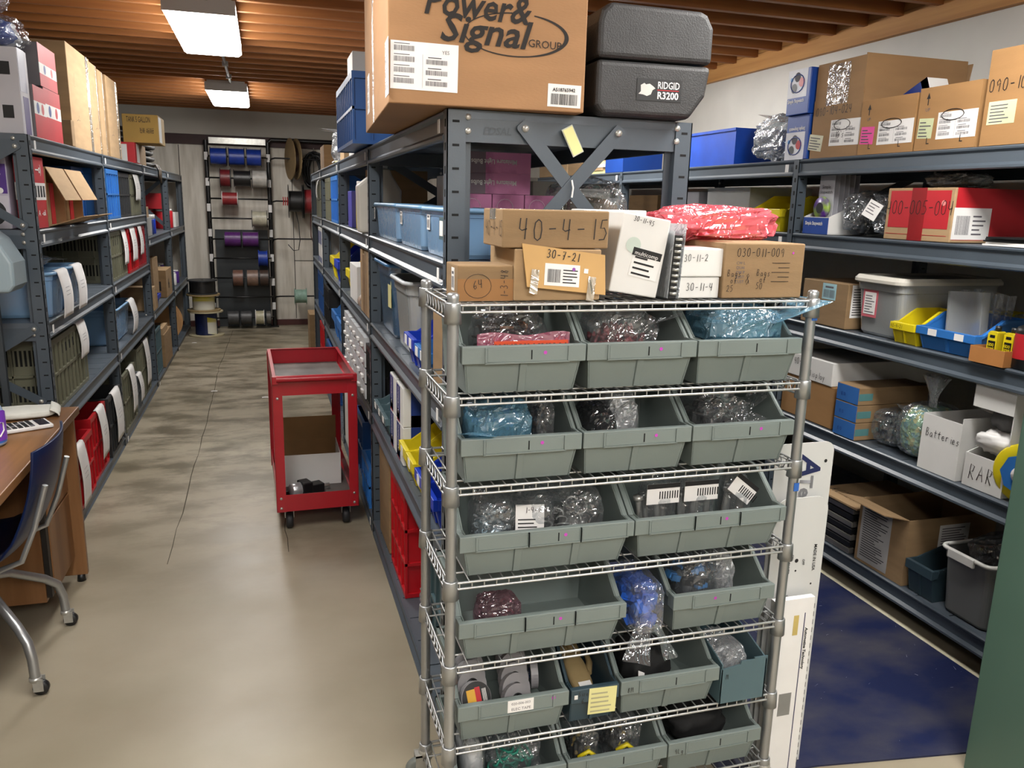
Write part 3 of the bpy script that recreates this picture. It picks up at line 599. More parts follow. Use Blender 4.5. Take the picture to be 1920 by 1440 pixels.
def tub(label, p, m, lid=None, group=None, cat='tub', name='storage_tub', contents=None, rimm=None, handles=True):
    loc, rz, w, d, h = p; t = thing(name, label, cat, loc, rz, group); k = .86; b = MB()
    def ring(f, z, c=.10):
        W, D = w/2*f, d/2*f; c = min(W, D)*.28; o = []
        for cx, cy, a0 in ((W-c, D-c, 0), (-W+c, D-c, 90), (-W+c, -D+c, 180), (W-c, -D+c, 270)):
            o += [(cx+c*math.cos(R(a0+15*i)), cy+c*math.sin(R(a0+15*i)), z) for i in range(7)]
        return o
    hh = h-.02 if lid else h
    L = [ring(k*.96, 0), ring(k, .012), ring(.93, hh*.82), ring(.955, hh*.83), ring(.965, hh-.012), ring(1, hh-.012), ring(1, hh), ring(.955, hh), ring(.945, hh*.84), ring(.915, hh*.81), ring(k*.98, .016)]
    n_ = len(L[0]); vs = sum(L, []); fs = [(i*n_+j, i*n_+(j+1) % n_, (i+1)*n_+(j+1) % n_, (i+1)*n_+j) for i in range(len(L)-1) for j in range(n_)]
    fs.append(tuple(range(n_))[::-1]); fs.append(tuple((len(L)-1)*n_+j for j in range(n_))); b.add(vs, fs, 0, False); b.build('body', m, t)
    if rimm:
        r = MB(); r.tube(ring(1.0, hh-.004), .008, 6, closed=True); r.build('rim', rimm, t)
    if contents is not None:
        q = MB(); q.surf(blob(w*.76, d*.76, hh*.62, len(label), amp=.08, e=.5), 24, 14); o = q.build('contents', contents, t); o.location = (0, 0, .018)
    if lid:
        q = MB(); A = [ring(1.03, hh-.006), ring(1.03, hh+.006), ring(.98, h), ring(.86, h), ring(.84, h-.008)]; vs = sum(A, []); fs = [(i*n_+j, i*n_+(j+1) % n_, (i+1)*n_+(j+1) % n_, (i+1)*n_+j) for i in range(4) for j in range(n_)] + [tuple(4*n_+j for j in range(n_))]
        q.add(vs, fs); q.build('lid', lid, t)
    t['dims'] = (w, d, h); return t
def spool(label, loc, rad, ln, wirem, flm, core=.62, rot=(0, 0, 0), group='wire spools', name='wire_spool', cat='spool', fl=.006, wraps=True):
    """axis along local z before rot; loc is the middle"""
    t = thing(name, label, cat, loc, 0, group, rot=rot)
    for s in (-1, 1):
        z = s*(ln/2-fl/2); MB().lathe([(.016, z-fl/2), (rad, z-fl/2), (rad, z+fl/2), (.016, z+fl/2), (.016, z-fl/2)], 28, smooth=False).build('flange', flm, t)
    prof = []; n_ = 14 if wraps else 3
    for i in range(n_):
        z0 = -ln/2+fl+(ln-2*fl)*i/n_; z1 = -ln/2+fl+(ln-2*fl)*(i+1)/n_; prof += [(rad*core, z0), (rad*core*1.02, (z0+z1)/2)]
    prof.append((rad*core, ln/2-fl)); MB().lathe(prof, 28).build('wire_winding', wirem, t); return t
def sheetpile(label, p, n_, ms, name='paper_stack', cat='paper', seed=0):
    loc, rz, w, d, h = p; t = thing(name, label, cat, loc, rz); rnd = random.Random(seed)
    for i in range(n_):
        z0 = h*i/n_; T = Matrix.Translation((rnd.uniform(-.012, .012), rnd.uniform(-.012, .012), 0))@Matrix.Rotation(R(rnd.uniform(-5, 5)), 4, 'Z')
        MB().box(-w/2, -d/2, z0+.0004, w/2, d/2, h*(i+1)/n_, 0, T).build('sheet', ms[i % len(ms)], t)
    return t

# ------------------------------------------------------------------ chrome wire shelving on castors, and what it carries
WL = [1.390, 1.186, .979, .750, .535, .317, .110]
wr = thing('wire_shelving', 'chrome wire shelving unit on castors full of grey parts bins', 'shelving', (0, 0, 0))
wx0, wx1, wy0, wy1 = .376, 1.274, 1.662, 1.962
for x in (wx0, wx1):
    for y in (wy0, wy1):
        b = MB(); b.tube([(x, y, .105), (x, y, 1.402)], .0127, 16); b.lathe([(0, 1.414), (.009, 1.413), (.0135, 1.409), (.0135, 1.400)], 16, 0, Matrix.Translation((x, y, 0)))
        b.build('post', CHROME, wr)
        k = MB(); k.lathe([(.004, .098), (.012, .098), (.012, .106), (.020, .092), (.020, .080), (.004, .078)], 14, 0, Matrix.Translation((x, y, 0))); k.box(x-.030, y-.016, .035, x+.012, y-.013, .085); k.box(x-.030, y+.013, .035, x+.012, y+.016, .085); k.box(x-.030, y-.016, .078, x+.018, y+.016, .084)
        co = k.build('castor', ZINC, wr)
        q = MB(); q.lathe([(.006, -.012), (.030, -.012), (.034, -.008), (.034, .008), (.030, .012), (.006, .012)], 22, 0, Matrix.Translation((x-.022, y, .0345))@Matrix.Rotation(R(90), 4, 'X')); q.build('castor_wheel', mat('castor_rubber', '#70746f', .6), co)
for z in WL:
    f = MB()
    for y in (wy0-.006, wy1+.006):
        f.tube([(wx0, y, z-.003), (wx1, y, z-.003)], .0032, 6); f.tube([(wx0, y, z-.018), (wx1, y, z-.018)], .0032, 6)
        for i in range(30): x = wx0+.02+(wx1-wx0-.04)*i/29; f.tube([(x, y, z-.003), (x, y, z-.018)], .0018, 5)
    for x in (wx0-.004, wx1+.004):
        f.tube([(x, wy0, z-.003), (x, wy1, z-.003)], .0032, 6); f.tube([(x, wy0, z-.038), (x, wy1, z-.038)], .0032, 6)
        pts = [(x, wy0+.02+(wy1-wy0-.04)*i/16, z-.005 if i % 2 else z-.036) for i in range(17)]; f.tube(pts, .0022, 5)
    f.build('shelf_frame', WIRE, wr)
    dk = MB()
    for i in range(33): x = wx0+.016+(wx1-wx0-.032)*i/32; dk.tube([(x, wy0-.006, z-.001), (x, wy1+.006, z-.001)], .0018, 5)
    for i in range(3): y = wy0+(wy1-wy0)*(i+.5)/3; dk.tube([(wx0, y, z-.005), (wx1, y, z-.005)], .0026, 5)
    dk.build('wire_deck', WIRE, wr)
    for x in (wx0, wx1):
        for y in (wy0, wy1): MB().lathe([(.0135, z-.043), (.0195, z-.043), (.0175, z+.001), (.0165, z+.003), (.0135, z+.003)], 18, 0, Matrix.Translation((x, y, 0))).build('collar', CHROME, wr)
for z, x in ((1.34, wx1), (.90, wx1)): MB().box(x-.006, wy0-.0136, z, x+.009, wy0-.0125, z+.022).build('blue_tape', mat('blue_masking_tape', '#2c5fae', .6), wr)

def binp(z, x0, x1, h=.176, d=.27, y=1.645): return PF(z+.0035, y, x0+.001, x1-.001, h, d)
def inb(p, u0, u1, v0, v1, h, z=.008):
    (x, y, zz), rz, w_, d_, h_ = p; W = w_*.82; D = d_*.84; h = min(.172, h*1.15)
    xa, xb = x-W/2+W*u0, x-W/2+W*u1; ya, yb = y-d_/2+.037+D*1.*.92*v0, y-d_/2+.03+D*.92*v1
    return ((xa+xb)/2, (ya+yb)/2, zz+z), 0, xb-xa, yb-ya, h
def pm(*h): return [mat('part_'+q.lstrip('#'), q, .4, 0, .06, 20) for q in h]
DARKBITS = ('clip', 60, .022, pm('#16130f', '#231c18', '#0d0d0f', '#3a2a20'))
BROWNBITS = ('buckle', 90, .034, pm('#14110f', '#1d1815', '#8a5228', '#0f0e0e', '#1a1613'))
REDBITS = ('rod', 150, .030, pm('#8a3238', '#6b2429', '#a0464b', '#74303a'))
BLUEBITS = ('rod', 120, .034, pm('#12202f', '#2b50a0', '#1a3557', '#2f5d48', '#5f80c8'))
STEELBITS = ('nut', 260, .013, [mat('zinc_nut', '#a9bcc4', .25, .6, .1, 30), mat('zinc_nut_dark', '#5f7278', .3, .6, .1, 30), mat('zinc_nut_pale', '#d3dde0', .25, .5, .1, 30)])
SILVBITS = ('curl', 70, .030, [mat('silver_spring', '#a5a5a2', .25, .6, .1, 30), mat('silver_spring_dark', '#6c6e70', .3, .6, .1, 30), mat('silver_spring_pale', '#cfcfca', .25, .5, .1, 30)])
BLUEPARTS = ('clip', 60, .044, pm('#1f55b5', '#2a66cc', '#174494', '#3a78da'))
BLACKCLOTH = mat('black_cloth', '#0c0c0d', .8, 0, .2, 8, .5, 25)
g1 = 'grey bins on the wire shelving'
z1, z2, z3, z4, z5, z6 = WL[1:7]
P11, P12, P13 = binp(z1, .392, .679), binp(z1, .680, .958), binp(z1, .960, 1.246)
P21, P22, P23 = binp(z2, .392, .679), binp(z2, .681, .961), binp(z2, .963, 1.248)
P31, P32 = binp(z3, .392, .825), binp(z3, .826, 1.251)
P41, P42 = binp(z4, .392, .818), binp(z4, .945, 1.241)
P51, P53 = binp(z5, .392, .676), binp(z5, .814, 1.098)
P61, P62, P63 = binp(z6, .392, .678), binp(z6, .680, .961), binp(z6, .963, 1.245)
hopper('grey bin with black clips and a pink bag of orange labels, top row', P11, dot=True, group=g1)
hopper('grey bin with a bag of dark red parts, middle of the top row', P12, dot=True, group=g1)
hopper('grey bin under the pale blue bag, end of the top row', P13, dot=False, group=g1)
hopper('grey bin with a blue bag of fittings, second row', P21, dot=True, group=g1)
hopper('grey bin with a clear bag over black parts, middle of the second row', P22, dot=True, group=g1)
hopper('grey bin stuffed with a glossy black bag, end of the second row', P23, dot=True, group=g1)
hopper('wide grey bin with zinc hardware and a 1-4-16 slip, third row', P31, holder=3, ribs=2, dot=.09, group=g1)
hopper('wide grey bin with bagged bolts on header cards, third row', P32, holder=3, ribs=2, dot=.09, group=g1)
hopper('wide grey bin nearly empty but for a dark red bag, fourth row', P41, holder=3, ribs=2, dot=.09, group=g1)
hopper('grey bin holding clear bags with a blue piece, fourth row', P42, dot=-.1, group=g1)
t = hopper('grey bin of tape rolls with an ELEC TAPE sticker, fifth row', P51, group=g1)
FB = Matrix.Translation((0, -.1362, 0))@Matrix.Rotation(R(90), 4, 'X')
sticker(t, FB, -.018, .076, .066, .032, 'plain'); printed(t, FB, '020-006-003', -.009, .096, .0095, GREYINK, lift=.0016); printed(t, FB, 'ELEC TAPE', -.009, .081, .0105, GREYINK, lift=.0016)
MB().disc((.10, .098, .0004), .005, 12, 0, FB).build('pink_dot', _m['pink_dot_sticker'], t)
hopper('grey bin of black cloth marked 8M, fifth row', P53, group=g1, wr='8M')
hopper('grey bin with bagged green cord, bottom row', P61, group=g1)
hopper('grey bin with bagged yellow loops marked 9, bottom row', P62, group=g1, wr='9')
hopper('grey bin of black cloth marked 9Lg, bottom row', P63, group=g1, wr='9Lg')
t = hopper('dark slate bin marked Size 6 with a yellow note, fifth row', binp(z5, .680, .811, .172), SLATE2, holder=0)
FB = Matrix.Translation((0, -.1365, 0))@Matrix.Rotation(R(90), 4, 'X')
written(t, FB, 'Size', -.047, .090, .012); written(t, FB, '6', -.038, .070, .014); sticker(t, FB, -.057, .083, .009, .011, 'plain', WHITE)
o = sticker(t, FB, -.020, .035, .075, .072, 'rows', STICKY, -2, 'yellow_note', mat('faint_ink', '#a9a583', .8))
# flat slate bin at the end of the fifth row: plain high front with notch
t = thing('stacking_bin', 'slate blue bin with a tall plain front marked M, fifth row', 'bin', (1.171, 1.775, z5+.0015)); b = MB()
b.taper((-.062, -.125, .062, .125), (-.062, -.125, .062, .125), 0, .004)
for s in (-1, 1): b.prism([(-.125, 0), (.125, 0), (.128, .15), (.0, .15), (-.13, .115), (-.13, 0)], s*.066-.0018, s*.066+.0018, 'x')
b.prism([(-.067, 0), (.067, 0), (.070, .122), (.030, .122), (.030, .117), (-.010, .117), (-.012, .108), (-.070, .100)], -.130, -.126, 'y'); b.box(-.067, .124, 0, .067, .128, .15)
b.build('body', SLATE, t); written(t, Matrix.Translation((0, -.1305, 0))@Matrix.Rotation(R(90), 4, 'X'), 'M', -.055, .072, .014)

# --- bags and parts lying in the bins
bag('clear bag of black and amber buckles in the first top row bin', inb(P11, .10, .93, .28, .92, .155), BROWNBITS, seed=2, fill=.88)
t = thing('label_bag', 'pink zip bag of orange labels standing in the first top row bin', 'bag', (.545, 1.690, z1+.010), 0)
b = MB(); b.surf(lambda a, c: (-.108+.216*a, -.014*math.sin(math.pi*a)*math.sin(math.pi*min(1, c*1.3))-.004, .122*c+.004*math.sin(9*a)), 16, 8); b.surf(lambda a, c: (-.108+.216*a, .012*math.sin(math.pi*a)*math.sin(math.pi*c), .122*c+.004*math.sin(9*a)), 16, 8); b.build('film', film('pink_label_bag', '#d98aa5', .22, .35, .15), t)
b = MB(); rnd = random.Random(3)
b.box(-.070, -.006, .03, .104, .0, .106); x = -.068
while x < .10: ww = rnd.uniform(.002, .006); b.box(x, -.0066, .035, min(x+ww, .103), -.0058, .100, 1); x += ww+rnd.uniform(.002, .010)
b.build('label_strip', [mat('orange_label', '#e0522a', .6), mat('brown_print', '#6d2a1c', .7)], t)
bag('clear bag of dark red parts in the middle top row bin', inb(P12, .05, .93, .12, .95, .150), REDBITS, seed=4, fill=.72, tail=[(.06, -.05, .13, .07, -.03, .03, .10)])
bag('pale blue bag of grey mouldings lolling over the last top row bin', ((1.115, 1.755, z1+.074), 3, .245, .20, .115), ('clip', 45, .050, pm('#4e5456', '#2c3134', '#6b7073', '#3d4447')), BLUEFILM, seed=6, fill=.85, tail=[(.05, -.07, .075, .13, -.005, .055, .13)], amp=.12)
sticker(_t := bpy.data.objects['plastic_bag.002'], Matrix.Translation((0, -.103, 0))@Matrix.Rotation(R(72), 4, 'X'), -.045, .004, .11, .022, 'rows', PAPER, 2)
bag('blue bag of fittings heaped in the first second row bin', inb(P21, .04, .76, .04, .9, .150), BLUEBITS, BLUEFILM, seed=8, fill=.86, tail=[(-.06, -.08, .10, -.025, -.05, .01, .08)])
bag('small clear bag of black clips beside the blue bag of fittings', inb(P21, .72, .97, .1, .8, .150), DARKBITS, seed=9)
bag('clear bag of grey cable in the middle second row bin', inb(P22, .30, .75, .2, .95, .165), SILVBITS, CLEAR2, seed=10)
bag('black bag lying low in the middle second row bin', inb(P22, .05, .42, .02, .9, .125), DARKBITS, film('smoke_film', '#6a6a6e', .25, .2), seed=11)
bag('glossy black bag filling the last second row bin', inb(P23, .04, .80, .05, .9, .165), ('curl', 60, .050, pm('#0f0e10', '#1a181c', '#08080a')), seed=12, amp=.22, tail=[(.06, -.03, .09, .06, -.01, .07, .09), (.02, -.09, .08, .06, -.005, .03, .07)])
bag('clear zip bag of zinc nuts in the wide third row bin', inb(P31, .03, .36, .03, .75, .145), STEELBITS, seed=13, fill=.78, amp=.08)
bag('clear bag with a handwritten 1-4-16 slip in the wide third row bin', inb(P31, .37, .62, .05, .8, .15), SILVBITS, seed=14, fill=.55, amp=.10)
t = thing('part_slip', 'white paper slip marked 1-4-16 standing in the wide third row bin', 'paper', (.573, 1.688, z3+.070), 0, rot=(R(-14), R(4), 0)); MB().box(-.036, -.0006, 0, .036, .0006, .085).build('sheet', PAPER, t)
FS = Matrix.Translation((0, -.0007, 0))@Matrix.Rotation(R(90), 4, 'X'); written(t, FS, '1-4-16', -.012, .066, .013)
for i in range(5): MB().box(-.03, -.0012, .012+.009*i, .01+.004*(i % 3), -.0007, .015+.009*i).build('print_row', INK, t)
bag('big clear bag of springs across the wide third row bin', inb(P31, .60, 1.0, .0, .9, .16), SILVBITS, seed=15, fill=.7, tail=[(-.05, -.05, .15, -.14, -.02, .01, .08)])
# bolts on header cards
for k, (u0, u1, lab) in enumerate(((.03, .34, 'clear bag of four long bolts under a header card'), (.33, .66, 'clear bag under a barcode header card beside the four bolts'), (.70, .97, 'clear bag with a tilted white card at the bin end'))):
    p_ = inb(P32, u0, u1, .02, .6, .15, .026); t = thing('bolt_bag', lab+', third row', 'bag', p_[0], 0); W_ = p_[2]
    for j in range(4 if k != 1 else 5):
        x = -W_*.34+W_*.68*j/(3 if k != 1 else 4); MB().lathe([(0, 0), (.008, 0), (.008, .09), (.0075, .094), (.013, .096), (.013, .106), (0, .106)], 10, 0, Matrix.Translation((x, .0+.02*(j % 2), .002))@Matrix.Rotation(R(8*(k-1)), 4, 'Y')).build('bolt', ZINC, t)
    q = MB(); yy = -p_[3]*.32; q.box(-W_*.42, yy, .095, W_*.42, yy+.001, .148); q.box(-W_*.42, yy-.0006, .136, W_*.42, yy, .148, 1)
    for j in range(9): q.box(-W_*.1+j*.007, yy-.0006, .108, -W_*.1+j*.007+.003, yy, .128, 1)
    o = q.build('header_card', [PAPER, INK], t); 
    if k == 2: o.rotation_euler = (0, R(38), 0); o.location = (-.07, 0, .02)
    f_ = MB(); f_.surf(blob(W_*.98, p_[3]*.7, .160, 20+k, amp=.1), 24, 16, smooth=False); f_.build('film', CLEAR, t)
bag('dark red zip bag with a white part slip in the near empty fourth row bin', inb(P41, .06, .42, .06, .62, .10), ('nut', 130, .018, pm('#3b1c22', '#241316', '#6a2a34', '#171011')), PURPFILM, seed=17, fill=.8, paper=[(.0, .045, .12, .05, -6)])
bag('clear bag of blue housings slumped between two fourth row bins', ((.881, 1.725, z4+.004), 0, .100, .22, .165), BLUEPARTS, seed=18, fill=.82, amp=.12, tail=[(-.02, -.09, .06, -.045, -.06, -.075, .06), (.01, -.10, .05, .02, -.05, -.065, .04)])
bag('clear bag with a blue piece in the end bin of the fourth row', inb(P42, .08, .62, .03, .9, .15), ('clip', 45, .036, pm('#3a3f46', '#22252a', '#4f8fcf', '#6a6f72', '#2b2e33')), seed=19, fill=.75)
bag('zipped clear bag of brown parts in the end bin of the fourth row', inb(P42, .56, .86, .15, .9, .145), SILVBITS, CLEAR2, seed=21)
# electrical tape rolls
GREYTAPE = mat('tape_side', '#8d8a8c', .4, 0, .08, 10)
def roll(lab, x, y, z, ax, ay, face=None, grp='rolls of electrical tape', rad=.040, th=.019):
    t = thing('tape_roll', lab, 'tape', (x, y, z), 0, grp, rot=(R(ax), 0, R(ay))); b = MB()
    b.lathe([(rad*.44, -th/2), (rad, -th/2), (rad, th/2), (rad*.44, th/2), (rad*.44, -th/2)], 30, 0, None, False); b.build('winding', GREYTAPE, t)
    b = MB(); b.lathe([(rad*.36, -th/2), (rad*.44, -th/2), (rad*.44, th/2+.0008), (rad*.36, th/2+.0008)], 24, 0); b.build('core', BLACK if not face else mat('tape_core_red', '#a32026', .5), t)
    if face:
        b = MB(); b.disc((0, 0, th/2+.001), rad*.97, 30, 0); b.box(-rad*.62, -rad*.6, th/2+.0012, -rad*.05, rad*.55, th/2+.0016, 1); b.box(-.002, -rad*.7, th/2+.0012, rad*.30, rad*.62, th/2+.0016, 2)
        for i in range(4): b.box(rad*.42+.003*i, -rad*.5, th/2+.0012, rad*.42+.003*i+.0015, rad*.45, th/2+.0016, 3)
        b.build('printed_face', [BLACK, mat('tape_yellow', '#d9a531', .5), mat('tape_red', '#c3262c', .5), PAPER], t)
roll('tape roll with a red, yellow and black printed face, in the ELEC TAPE bin', .452, 1.712, z5+.088, 62, 12, True)
for i in range(3): roll('grey tape roll standing in the ELEC TAPE bin', .452+.004*i, 1.755+.030*i, z5+.096+.006*i, 66, 12)
for i in range(5): roll('grey tape roll standing in the ELEC TAPE bin', .556+.005*i, 1.700+.031*i, z5+.072+.010*i, 64, 14)
roll('blue-sided tape roll at the back of the ELEC TAPE bin', .632, 1.80, z5+.075, 88, 80, None, None); bpy.data.objects['tape_roll.009'].children[0].data.materials[0] = mat('blue_tape_side', '#263a6b', .4)
t = thing('work_glove', 'tan work glove with a white care label in the Size 6 bin', 'glove', (.744, 1.765, z5+.062), 0, rot=(R(24), 0, R(4))); b = MB(); b.surf(blob(.065, .15, .03, 3, amp=.1), 18, 12); b.build('palm', mat('tan_leather', '#8f7a52', .8, 0, .1, 9, .3, 60), t)
for i in range(4): MB().tube([(-.024+.016*i, .06, .016), (-.024+.016*i, .09, .014), (-.024+.016*i, .110+.006*(i in (1, 2)), .008)], [.009, .009, .007], 8).build('finger', _m['tan_leather'], t)
MB().tube([(.03, .0, .014), (.046, .03, .012), (.05, .055, .008)], [.010, .009, .007], 8).build('thumb', _m['tan_leather'], t)
MB().box(-.016, -.07, .028, .018, -.03, .030).build('care_label', PAPER, t)
def cloth(lab, p, seed, tags=()):
    t = thing('glove_bundle', lab, 'gloves', p[0], 0); b = MB(); b.surf(blob(p[2], p[3], p[4], seed, amp=.28, e=.8), 30, 20); b.build('cloth', BLACKCLOTH, t)
    for (x, y, z, ww, hh, an) in tags: q = MB(); q.box(-ww/2, -.0008, 0, ww/2, .0008, hh); o = q.build('white_tag', PAPER, t); o.location = (x, y, z); o.rotation_euler = (R(-40), R(an), R(8))
cloth('black gloves with small white tags in the 8M bin', inb(P53, .03, .78, .03, .9, .125), 31, ((.055, -.03, .09, .018, .045, -25), (-.045, -.095, .075, .022, .02, 30)))
cloth('black gloves with a torn white tag in the 9Lg bin', inb(P63, .05, .95, .03, .92, .125), 33, ((.0, -.07, .085, .034, .028, 12),))
bag('crumpled clear bag lying in the M bin', ((1.165, 1.755, z5+.008), 0, .115, .19, .125), SILVBITS, CLEAR2, seed=35, fill=.7)
t = bag('clear bag of coiled green cord in the bottom row', inb(P61, .28, .98, .02, .85, .125), None, seed=37, amp=.2); b = MB()
GRN = mat('green_cord', '#1f7f6a', .5)
for k in range(7):
    rr_k = .040-.003*k; b2 = MB(); b2.tube([(-.02+.012*(k % 3)+rr_k*1.3*math.cos(a*.3), -.05+.02*math.sin(a*.9+k), .055+.008*k+rr_k*.8*math.sin(a*.3)) for a in range(22)], .0035, 6); b2.build('cord_coil', GRN, t)
bag('clear bag with a white printed sleeve in the first bottom row bin', inb(P61, .0, .30, .02, .9, .15), mat('white_sleeve', '#d5d4d2', .5), seed=39, amp=.1)
for k, (u0, u1, lab) in enumerate(((.06, .42, 'clear bag with one yellow loop'), (.46, .97, 'clear bag with a lettered card and gold ends'))):
    t = bag(lab+', in the bin marked 9', inb(P62, u0, u1, .02, .85, .135), ('rod', 50, .026, pm('#1b1a17', '#2a2723', '#9d8238', '#141414')), seed=41+k, fill=.55, amp=.18)
    MB().tube([(-.02, -.07, .045), (-.03, -.075, .075), (-.005, -.078, .088), (.015, -.078, .07), (.02, -.075, .045)], .006, 8).build('yellow_loop', YELLOW, t)

# --- boxes on the top of the wire shelving
zt = WL[0]+.0015
t = carton('kraft box marked 64 in a circle, at the near corner of the wire shelf top', PF(zt, 1.690, 0.392, 0.517, 0.077, .115), tape=None)
f = F(t, 'f'); ww, dd, hh = t['dims']
band(t, 'f', .0, .62, mat('kraft_tape_band', '#94693c', .7, 0, .05, 8), name='tape_band')
cm = MB(); cm.tube([tuple(f @ Vector((ww*.36+.030*math.cos(a*.314), hh*.42+.026*math.sin(a*.314), .0008))) for a in range(20)], .0006, 4, closed=True); cm.build('marker_circle', MARKER, t)
written(t, f, '64', ww*.28, hh*.33, .018, ang=8); written(t, f, '1-3-48', ww*.90, hh*.10, .017, ang=90)
sticker(t, F(t, 'l'), dd*.50, hh*.25, .028, .05, 'bar')
t2 = carton('kraft box marked 30-7-21 with a taped-down flap and big barcode', PF(zt, 1.685, 0.517, 0.721, 0.113, .20), tape=None, m=KRAFT2)
ww, dd, hh = t2['dims']; T3 = Matrix.Translation((.012, -dd/2-.004, hh-.001))@Matrix.Rotation(R(84), 4, 'X')@Matrix.Rotation(R(-7), 4, 'Z')
b = MB(); b.prism([(-ww*.49, .001), (ww*.47, .001), (ww*.53, -hh*.77), (-ww*.38, -hh*.80)], 0, .003, 'z'); fl = b.build('lid_flap', mat('kraft_board_flap', '#c29b64', .85, 0, .05, 5), t2); fl.matrix_local = T3
Ff = T3 @ Matrix.Translation((0, 0, .003)); written(t2, Ff, '30-7-21', -.042, -.022, .018, .0022)
sticker(t2, Ff, -.040, -.082, .082, .048, 'mix', PAPER, 3, 'barcode_label', INK); MB().disc((.025, -.040, .002), .004, 12, 0, Ff).build('purple_dot', mat('purple_dot_sticker', '#8a4aa0', .6), t2); sticker(t2, Ff, .050, -.045, .010, .010, 'plain')
for u in (-.072, .062): MB().box(u, -hh*.92, .0015, u+.018, -hh*.45, .002, 0, Ff).build('clear_tape', CLEARTAPE, t2)
hh2 = t2['dims'][2]
t3 = carton('flat kraft box marked 40-4-15 lying on the 30-7-21 box', PF(zt+hh2+.002, 1.688, 0.489, 0.737, 0.082, .16), tape='t', tapem=CLEARTAPE)
f = F(t3, 'f'); ww, dd, hh = t3['dims']; written(t3, f, '40-4-15', ww*.14, hh*.22, hh*.55, .0026, adv=.74); written(t3, F(t3, 'l'), '40-4-15', dd*.15, hh*.30, hh*.40, .0018)
t = carton('tall white box with a black-headed parts label, marked 30-11-45', ((.811, 1.752, zt+.0105), -4, .118, .115, .180), WHITE, None); bpy.data.objects[t.name].rotation_euler = (0, R(8.5), R(-4))
ww, dd, hh = t['dims']; f = F(t, 'f'); written(t, f, '30-11-45', ww*.22, hh*.92, .011, ang=-6)
bd = MB(); bd.disc((ww*.32, hh*.62, .0008), .018, 20, 0, f); bd.build('round_sticker', mat('mint_sticker', '#c9d6cc', .7), t)
sticker(t, f, ww*.32, hh*.24, .070, .058, 'rows', PAPER, -5, 'parts_label', INK); MB().box(0, 0, 0, .072, .018, .0012, 0, f@Matrix.Translation((ww*.325, hh*.50, 0))@Matrix.Rotation(R(-5), 4, 'Z')).build('label_header', INK, t); printed(t, f, 'multicomp', ww*.37, hh*.512, .013, PAPER, .0, ang=-5, lift=.0022, fit=.058)
carton('white box standing behind the kraft stack and the tall white box', PF(zt, 1.835, .735, .90, .20, .09), WHITE, None)
t = thing('notebook', 'black comb-bound book with clear cover, beside the tall white box', 'book', (.902, 1.765, zt+.002), 0, rot=(0, R(3), 0)); MB().box(-.010, -.085, 0, .008, .075, .145).build('pages', BLACK, t)
b = MB(); b.box(-.016, -.090, .001, -.0145, .08, .155); b.box(.012, -.090, .001, .0135, .08, .172); b.build('clear_cover', CLEAR2, t)
for i in range(10): MB().lathe([(.0045, -.003), (.009, -.003), (.009, .003), (.0045, .003), (.0045, -.003)], 12, 0, Matrix.Translation((0, -.084, .012+.0138*i))).build('comb_ring', ZINC, t)
pA = PF(zt, 1.700, 0.916, 1.035, 0.050, .12); t = carton('white box marked 30-11-4, lower of two stacked', pA, WHITE, None); ww, dd, hh = t['dims']; written(t, F(t, 'f'), '30-11-4', ww*.25, hh*.35, .018)
t = carton('white box marked 30-11-2, upper of two stacked', PF(zt+hh+.001, 1.697, pA[0][0]-ww/2-.004, pA[0][0]+ww/2+.006, .066, .125), WHITE, None); ww, dd, hh = t['dims']; written(t, F(t, 'f'), '30-11-2', ww*.17, hh*.55, .016)
t = carton('kraft box marked 030-011-009 at the far corner of the wire shelf top', PF(zt, 1.690, 1.037, 1.259, 0.131, .20), tape=None); ww, dd, hh = t['dims']; f = F(t, 'f')
written(t, f, '030-011-009', ww*.15, hh*.76, hh*.15, .0015); 
for i, q in enumerate(('CW L', 'QUAI', 'CW P', 'CUST.', 'CUST.')): printed(t, f, q, ww*.15, hh*(.62-.085*i), .0095, GREYINK)
for i, q in enumerate((.60, .52, .78, .80, .70)): MB().box(ww*(.60+.08*(i % 2)), hh*(.64-.085*i), 0, ww*.82, hh*(.64-.085*i)+.0012, .0008, 0, f).build('form_line', MARKER, t)
for q, u, v in (('Bags', .05, .40), ('of', .09, .27), ('25', .05, .13), ('&', .27, .25), ('Bags', .41, .41), ('of', .45, .29), ('50', .41, .17)): written(t, f, q, ww*u, hh*v, .015 if q != '&' else .026, .0012, adv=.66)
MB().disc((ww*.85, hh*.83, .0009), .003, 10, 0, f).build('pink_dot', _m['pink_dot_sticker'], t)
carton('kraft box behind the small white boxes, under the pink bag', PF(zt, 1.850, .985, 1.14, .115, .10), KRAFT2, None)
bag('bright pink bag lying across the boxes on the wire shelf top', ((1.125, 1.905, zt+.1175), 6, .44, .16, .105), None, PINKFILM, seed=51, amp=.2, tail=[(-.08, -.05, .035, -.02, -.10, .01, .12), (.12, 0, .04, .09, .02, -.015, .07)])
b = MB(); b.surf(blob(.31, .12, .07, 52, amp=.2), 22, 14); o = b.build('contents', mat('pink_contents', '#e8505c', .5, 0, .1, 6), [q for q in bpy.data.objects if q.get('label', '').startswith('bright pink bag')][0])
o.location = (0, 0, .004)

